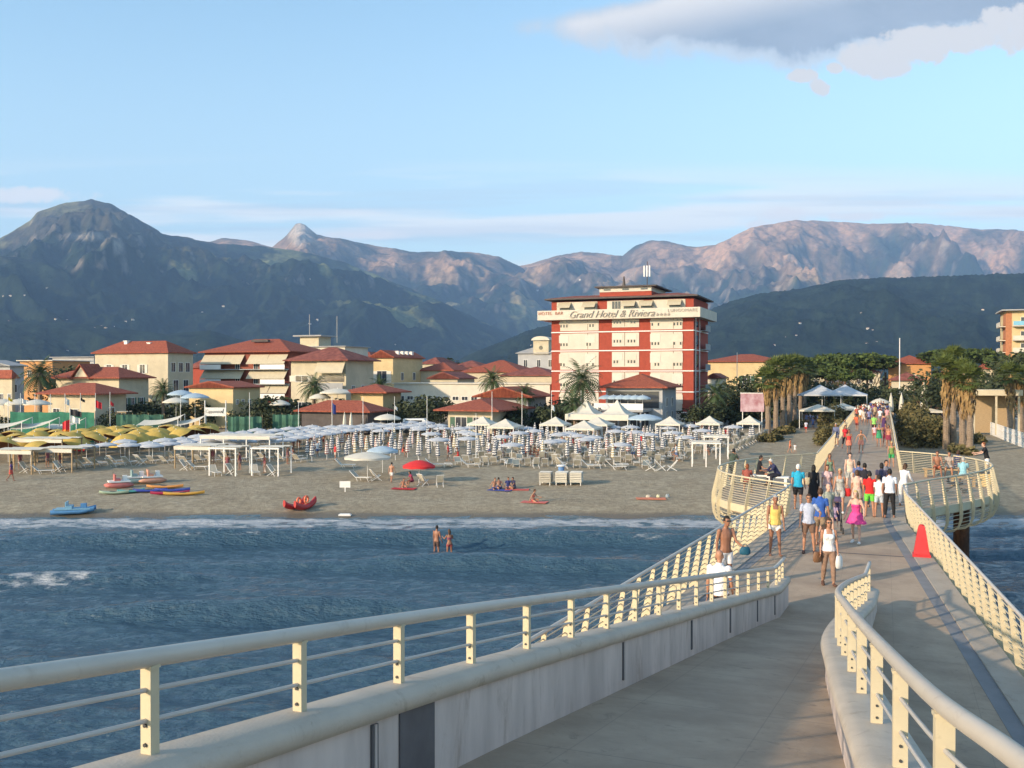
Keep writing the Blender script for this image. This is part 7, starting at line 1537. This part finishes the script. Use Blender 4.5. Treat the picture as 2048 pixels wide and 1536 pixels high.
beachp(22, 962, 'person in purple top and red skirt walking at the far left of the beach', face=120, skin='brown', hair='black', hl=1, top=(.08, .04, .15), topk='tee', bot=(.55, .08, .06), botk='skirt', fem=1, **W2)
beachp(988, 979, 'bare-chested man sitting on blue fabric, leftmost of the seated group', face=30, skin='tan', hair='brown', bot=(.05, .07, .2), botk='shorts', **SITG)
beachp(1000, 978, 'crouching youth with bare back at the left of the seated group', face=200, skin='brown', hair='black', bot=(.1, .1, .25), botk='shorts', **{**SITG, 'lean': 30})
beachp(1016, 978, 'boy in navy T-shirt sitting in the middle of the seated group', face=10, skin='tan', hair='black', top=(.03, .04, .15), topk='tee', bot=(.4, .2, .15), botk='shorts', **SITG)
beachp(1029, 978, 'boy in dark T-shirt sitting at the right of the seated group', face=-50, skin='tan', hair='black', top=(.04, .04, .09), topk='tee', bot=(.1, .1, .12), botk='shorts', **SITG)
beachp(1065, 1004, 'woman with dark hair sitting alone on the sand near the water', face=70, skin='tan', hair='brown', hl=1, top=(.4, .08, .08), topk='bikini', bot=(.4, .08, .08), botk='trunks', fem=1, **SITG)
beachp(1580, 905, 'child in orange running on the sand left of the pier', face=60, h=1.5, skin='tan', hair='black', top=(.62, .2, .1), topk='tee', bot=(.4, .15, .1), botk='shorts', **W1)
beachp(1590, 907, 'smaller child in pale clothes beside the child in orange', face=-30, h=1.1, skin='tan', hair='brown', top=(.6, .6, .62), topk='tee', bot=(.6, .6, .6), botk='shorts', **W2)
beachp(1612, 866, 'person with white T-shirt and red shorts on the path left of the dune scrub', face=150, skin='tan', hair='black', top=(.5, .52, .62), topk='tee', bot=(.5, .04, .04), botk='shorts', **W1)
beachp(1626, 858, 'person in blue walking near the tent roofs', face=-20, skin='tan', hair='brown', top=(.1, .15, .35), topk='tee', bot=(.06, .08, .2), botk='shorts', **W2)
beachp(1853, 868, 'woman in dark red dress on the path right of the dune mound', face=-10, skin='tan', hair='black', hl=1, top=(.22, .02, .06), topk='dress', bot=(.2, .02, .06), botk='skirt', fem=1, **W1)
def towel(px, py, c, label, rz=0, w_=1.0, L_=1.9):
    q = MB(); n = 6; q.loft([[(-w_/2, -L_/2+L_*k/n, .02+.012*math.sin(k)), (w_/2, -L_/2+L_*k/n, .02+.012*math.cos(k*2)), (w_/2, -L_/2+L_*k/n, .0), (-w_/2, -L_/2+L_*k/n, .0)] for k in range(n+1)]); o = q.build('towel', cmat(c)); o.location = Sg(px, py)+Vector((0, 0, .03)); o.rotation_euler = (0, 0, rz); tag(o, label, 'towel')
towel(808, 978, (.5, .03, .04), 'red towel under the seated dark-haired child', 1.4); towel(1000, 981, (.05, .08, .3), 'blue towel under the left half of the seated group', 1.2); towel(1034, 980, (.55, .1, .08), 'red towel stretching right from the seated group', 1.5); towel(1069, 1005, (.6, .15, .12), 'red towel under the woman sitting alone', 1.3); towel(1302, 998, (.65, .22, .12), 'orange-red towel lying near the water left of the pier', 1.5, 1.1, 2.2)
bag(Sg(1298, 996)+Vector((0, .3, .2)), (.4, .22, .18), M_CLOTH, 'pale bag on the orange-red towel, left one', .08, 'beach_bag'); bag(Sg(1318, 996)+Vector((0, .3, .22)), (.3, .2, .2), cmat((.6, .6, .4)), 'yellowish bag on the orange-red towel, right one', .08, 'beach_bag'); bag(Sg(1335, 995)+Vector((0, 0, .26)), (.3, .2, .24), cmat((.3, .36, .4)), 'grey-blue bag on the sand right of the towel', .08, 'beach_bag')
# crowd among the parasols: a few figures, copied
def crowd(label, group, pts, faces, proto):
    r0 = proto[0]; l_ = [r0]
    for i, (px, py) in enumerate(pts):
        p = Sg(px, py)
        if i == 0: r0.location = p
        else: l_.append(copytree(r0, p, faces*i))
    l_.sort(key=lambda o: pix(o.location)[0])
    for i, o in enumerate(l_): o['label'] = label+', %s from left' % ORD[i]
RG_ = random.Random(77)
def rpts(n, x0, x1, y0, y1): return [(RG_.uniform(x0, x1), RG_.uniform(y0, y1)) for _ in range(n)]
kinds = [('bare-chested beachgoer standing among the parasols', dict(skin='brown', hair='black', bot=(.4, .05, .05), botk='shorts', **W1), 10), ('woman in dark bikini standing among the parasols', dict(skin='brown', hair='brown', hl=2, top=(.05, .03, .05), topk='bikini', bot=(.05, .03, .05), botk='trunks', fem=1, **ST), 9), ('person in white T-shirt standing among the loungers', dict(skin='tan', hair='black', top=(.7, .7, .7), topk='tee', bot=(.1, .15, .3), botk='shorts', **W2), 7), ('person in red top standing among the loungers', dict(skin='tan', hair='brown', hl=1, top=(.55, .05, .06), topk='tee', bot=(.5, .4, .35), botk='shorts', fem=1, **W3), 7), ('bronzed bather sitting on a lounger between parasols', dict(skin='brown', hair='black', bot=(.5, .08, .05), botk='trunks', **{**SIT, 'seat': .45}), 12), ('woman in red swimsuit sitting on a lounger between parasols', dict(skin='brown', hair='brown', hl=1, top=(.55, .06, .05), topk='dress', bot=(.5, .05, .05), botk='trunks', fem=1, **{**SIT, 'seat': .45}), 10)]
for k, (lb, kw, n) in enumerate(kinds):
    pr = person(lb, (0, 0, 0), 20*k, vox=.028, group=lb+'s', **kw)
    pts = rpts(n, 560, 1500, 882, 922) if k >= 2 else rpts(n, 520, 1400, 874, 905)
    if k == 4: pts = [(1060, 918), (1068, 914), (1076, 919), (1085, 915), (1052, 914), (1188, 915), (1125, 893), (1135, 891)]+pts[:5]
    if k == 0: pts = [(838, 873), (860, 873), (880, 874), (905, 873), (1405, 872), (780, 872)]+pts[:5]
    crowd(lb, '', pts, .9, pr)
for k, (lb, kw, n, ym) in enumerate((('far walker in white at the head of the pier', dict(skin='tan', hair='black', top=(.7, .68, .64), topk='tee', bot=(.2, .25, .4), botk='shorts', **W1), 8, 0), ('far walker in dark blue at the head of the pier', dict(skin='tan', hair='brown', top=(.05, .07, .2), topk='tee', bot=(.5, .45, .4), botk='shorts', **W2), 8, 0), ('far walker in brick red at the head of the pier', dict(skin='brown', hair='black', top=(.45, .12, .08), topk='tee', bot=(.1, .1, .1), botk='shorts', **W3), 6, 0))):
    pr = person(lb, (0, 0, 0), 15, vox=.03, group=lb+' (several)', **kw); l_ = [pr[0]]
    for j in range(n):
        p = U(AX+RG_.uniform(-1.7, 1.7), RG_.uniform(112, 141), DZ+.006)
        if j == 0: pr[0].location = p
        else: l_.append(copytree(pr[0], p, RG_.uniform(-.6, .6)+(3 if j % 2 else 0)))
    l_.sort(key=lambda o: pix(o.location)[0])
    for j, o in enumerate(l_): o['label'] = lb+', %s from left' % ORD[j]
for k, (lb, kw, pts) in enumerate((('walker in pale shirt on the promenade beyond the dune mound', dict(skin='tan', hair='black', top=(.6, .58, .55), topk='tee', bot=(.1, .1, .15), botk='shorts', **W1), rpts(8, 1800, 1890, 838, 848)), ('walker in dark clothes beyond the dune mound', dict(skin='tan', hair='black', top=(.06, .04, .08), topk='tee', bot=(.2, .03, .05), botk='shorts', **W2), rpts(8, 1800, 1890, 838, 850)), ('person in blue resting near the tents left of the pier entrance', dict(skin='tan', hair='brown', top=(.25, .3, .5), topk='tee', bot=(.2, .2, .3), botk='shorts', **{**SIT, 'seat': .4}), rpts(9, 1600, 1665, 838, 846)), ('guest standing under the pergolas on the left of the beach', dict(skin='brown', hair='black', top=(.25, .08, .1), topk='tank', bot=(.3, .2, .18), botk='shorts', **ST), [(40, 938), (95, 934), (120, 938), (455, 945), (480, 940), (530, 946), (425, 930), (575, 928)]))):
    pr = person(lb, (0, 0, 0), 20*k, vox=.028, group=lb+' (several)', **kw); crowd(lb, '', pts, 1.1, pr)
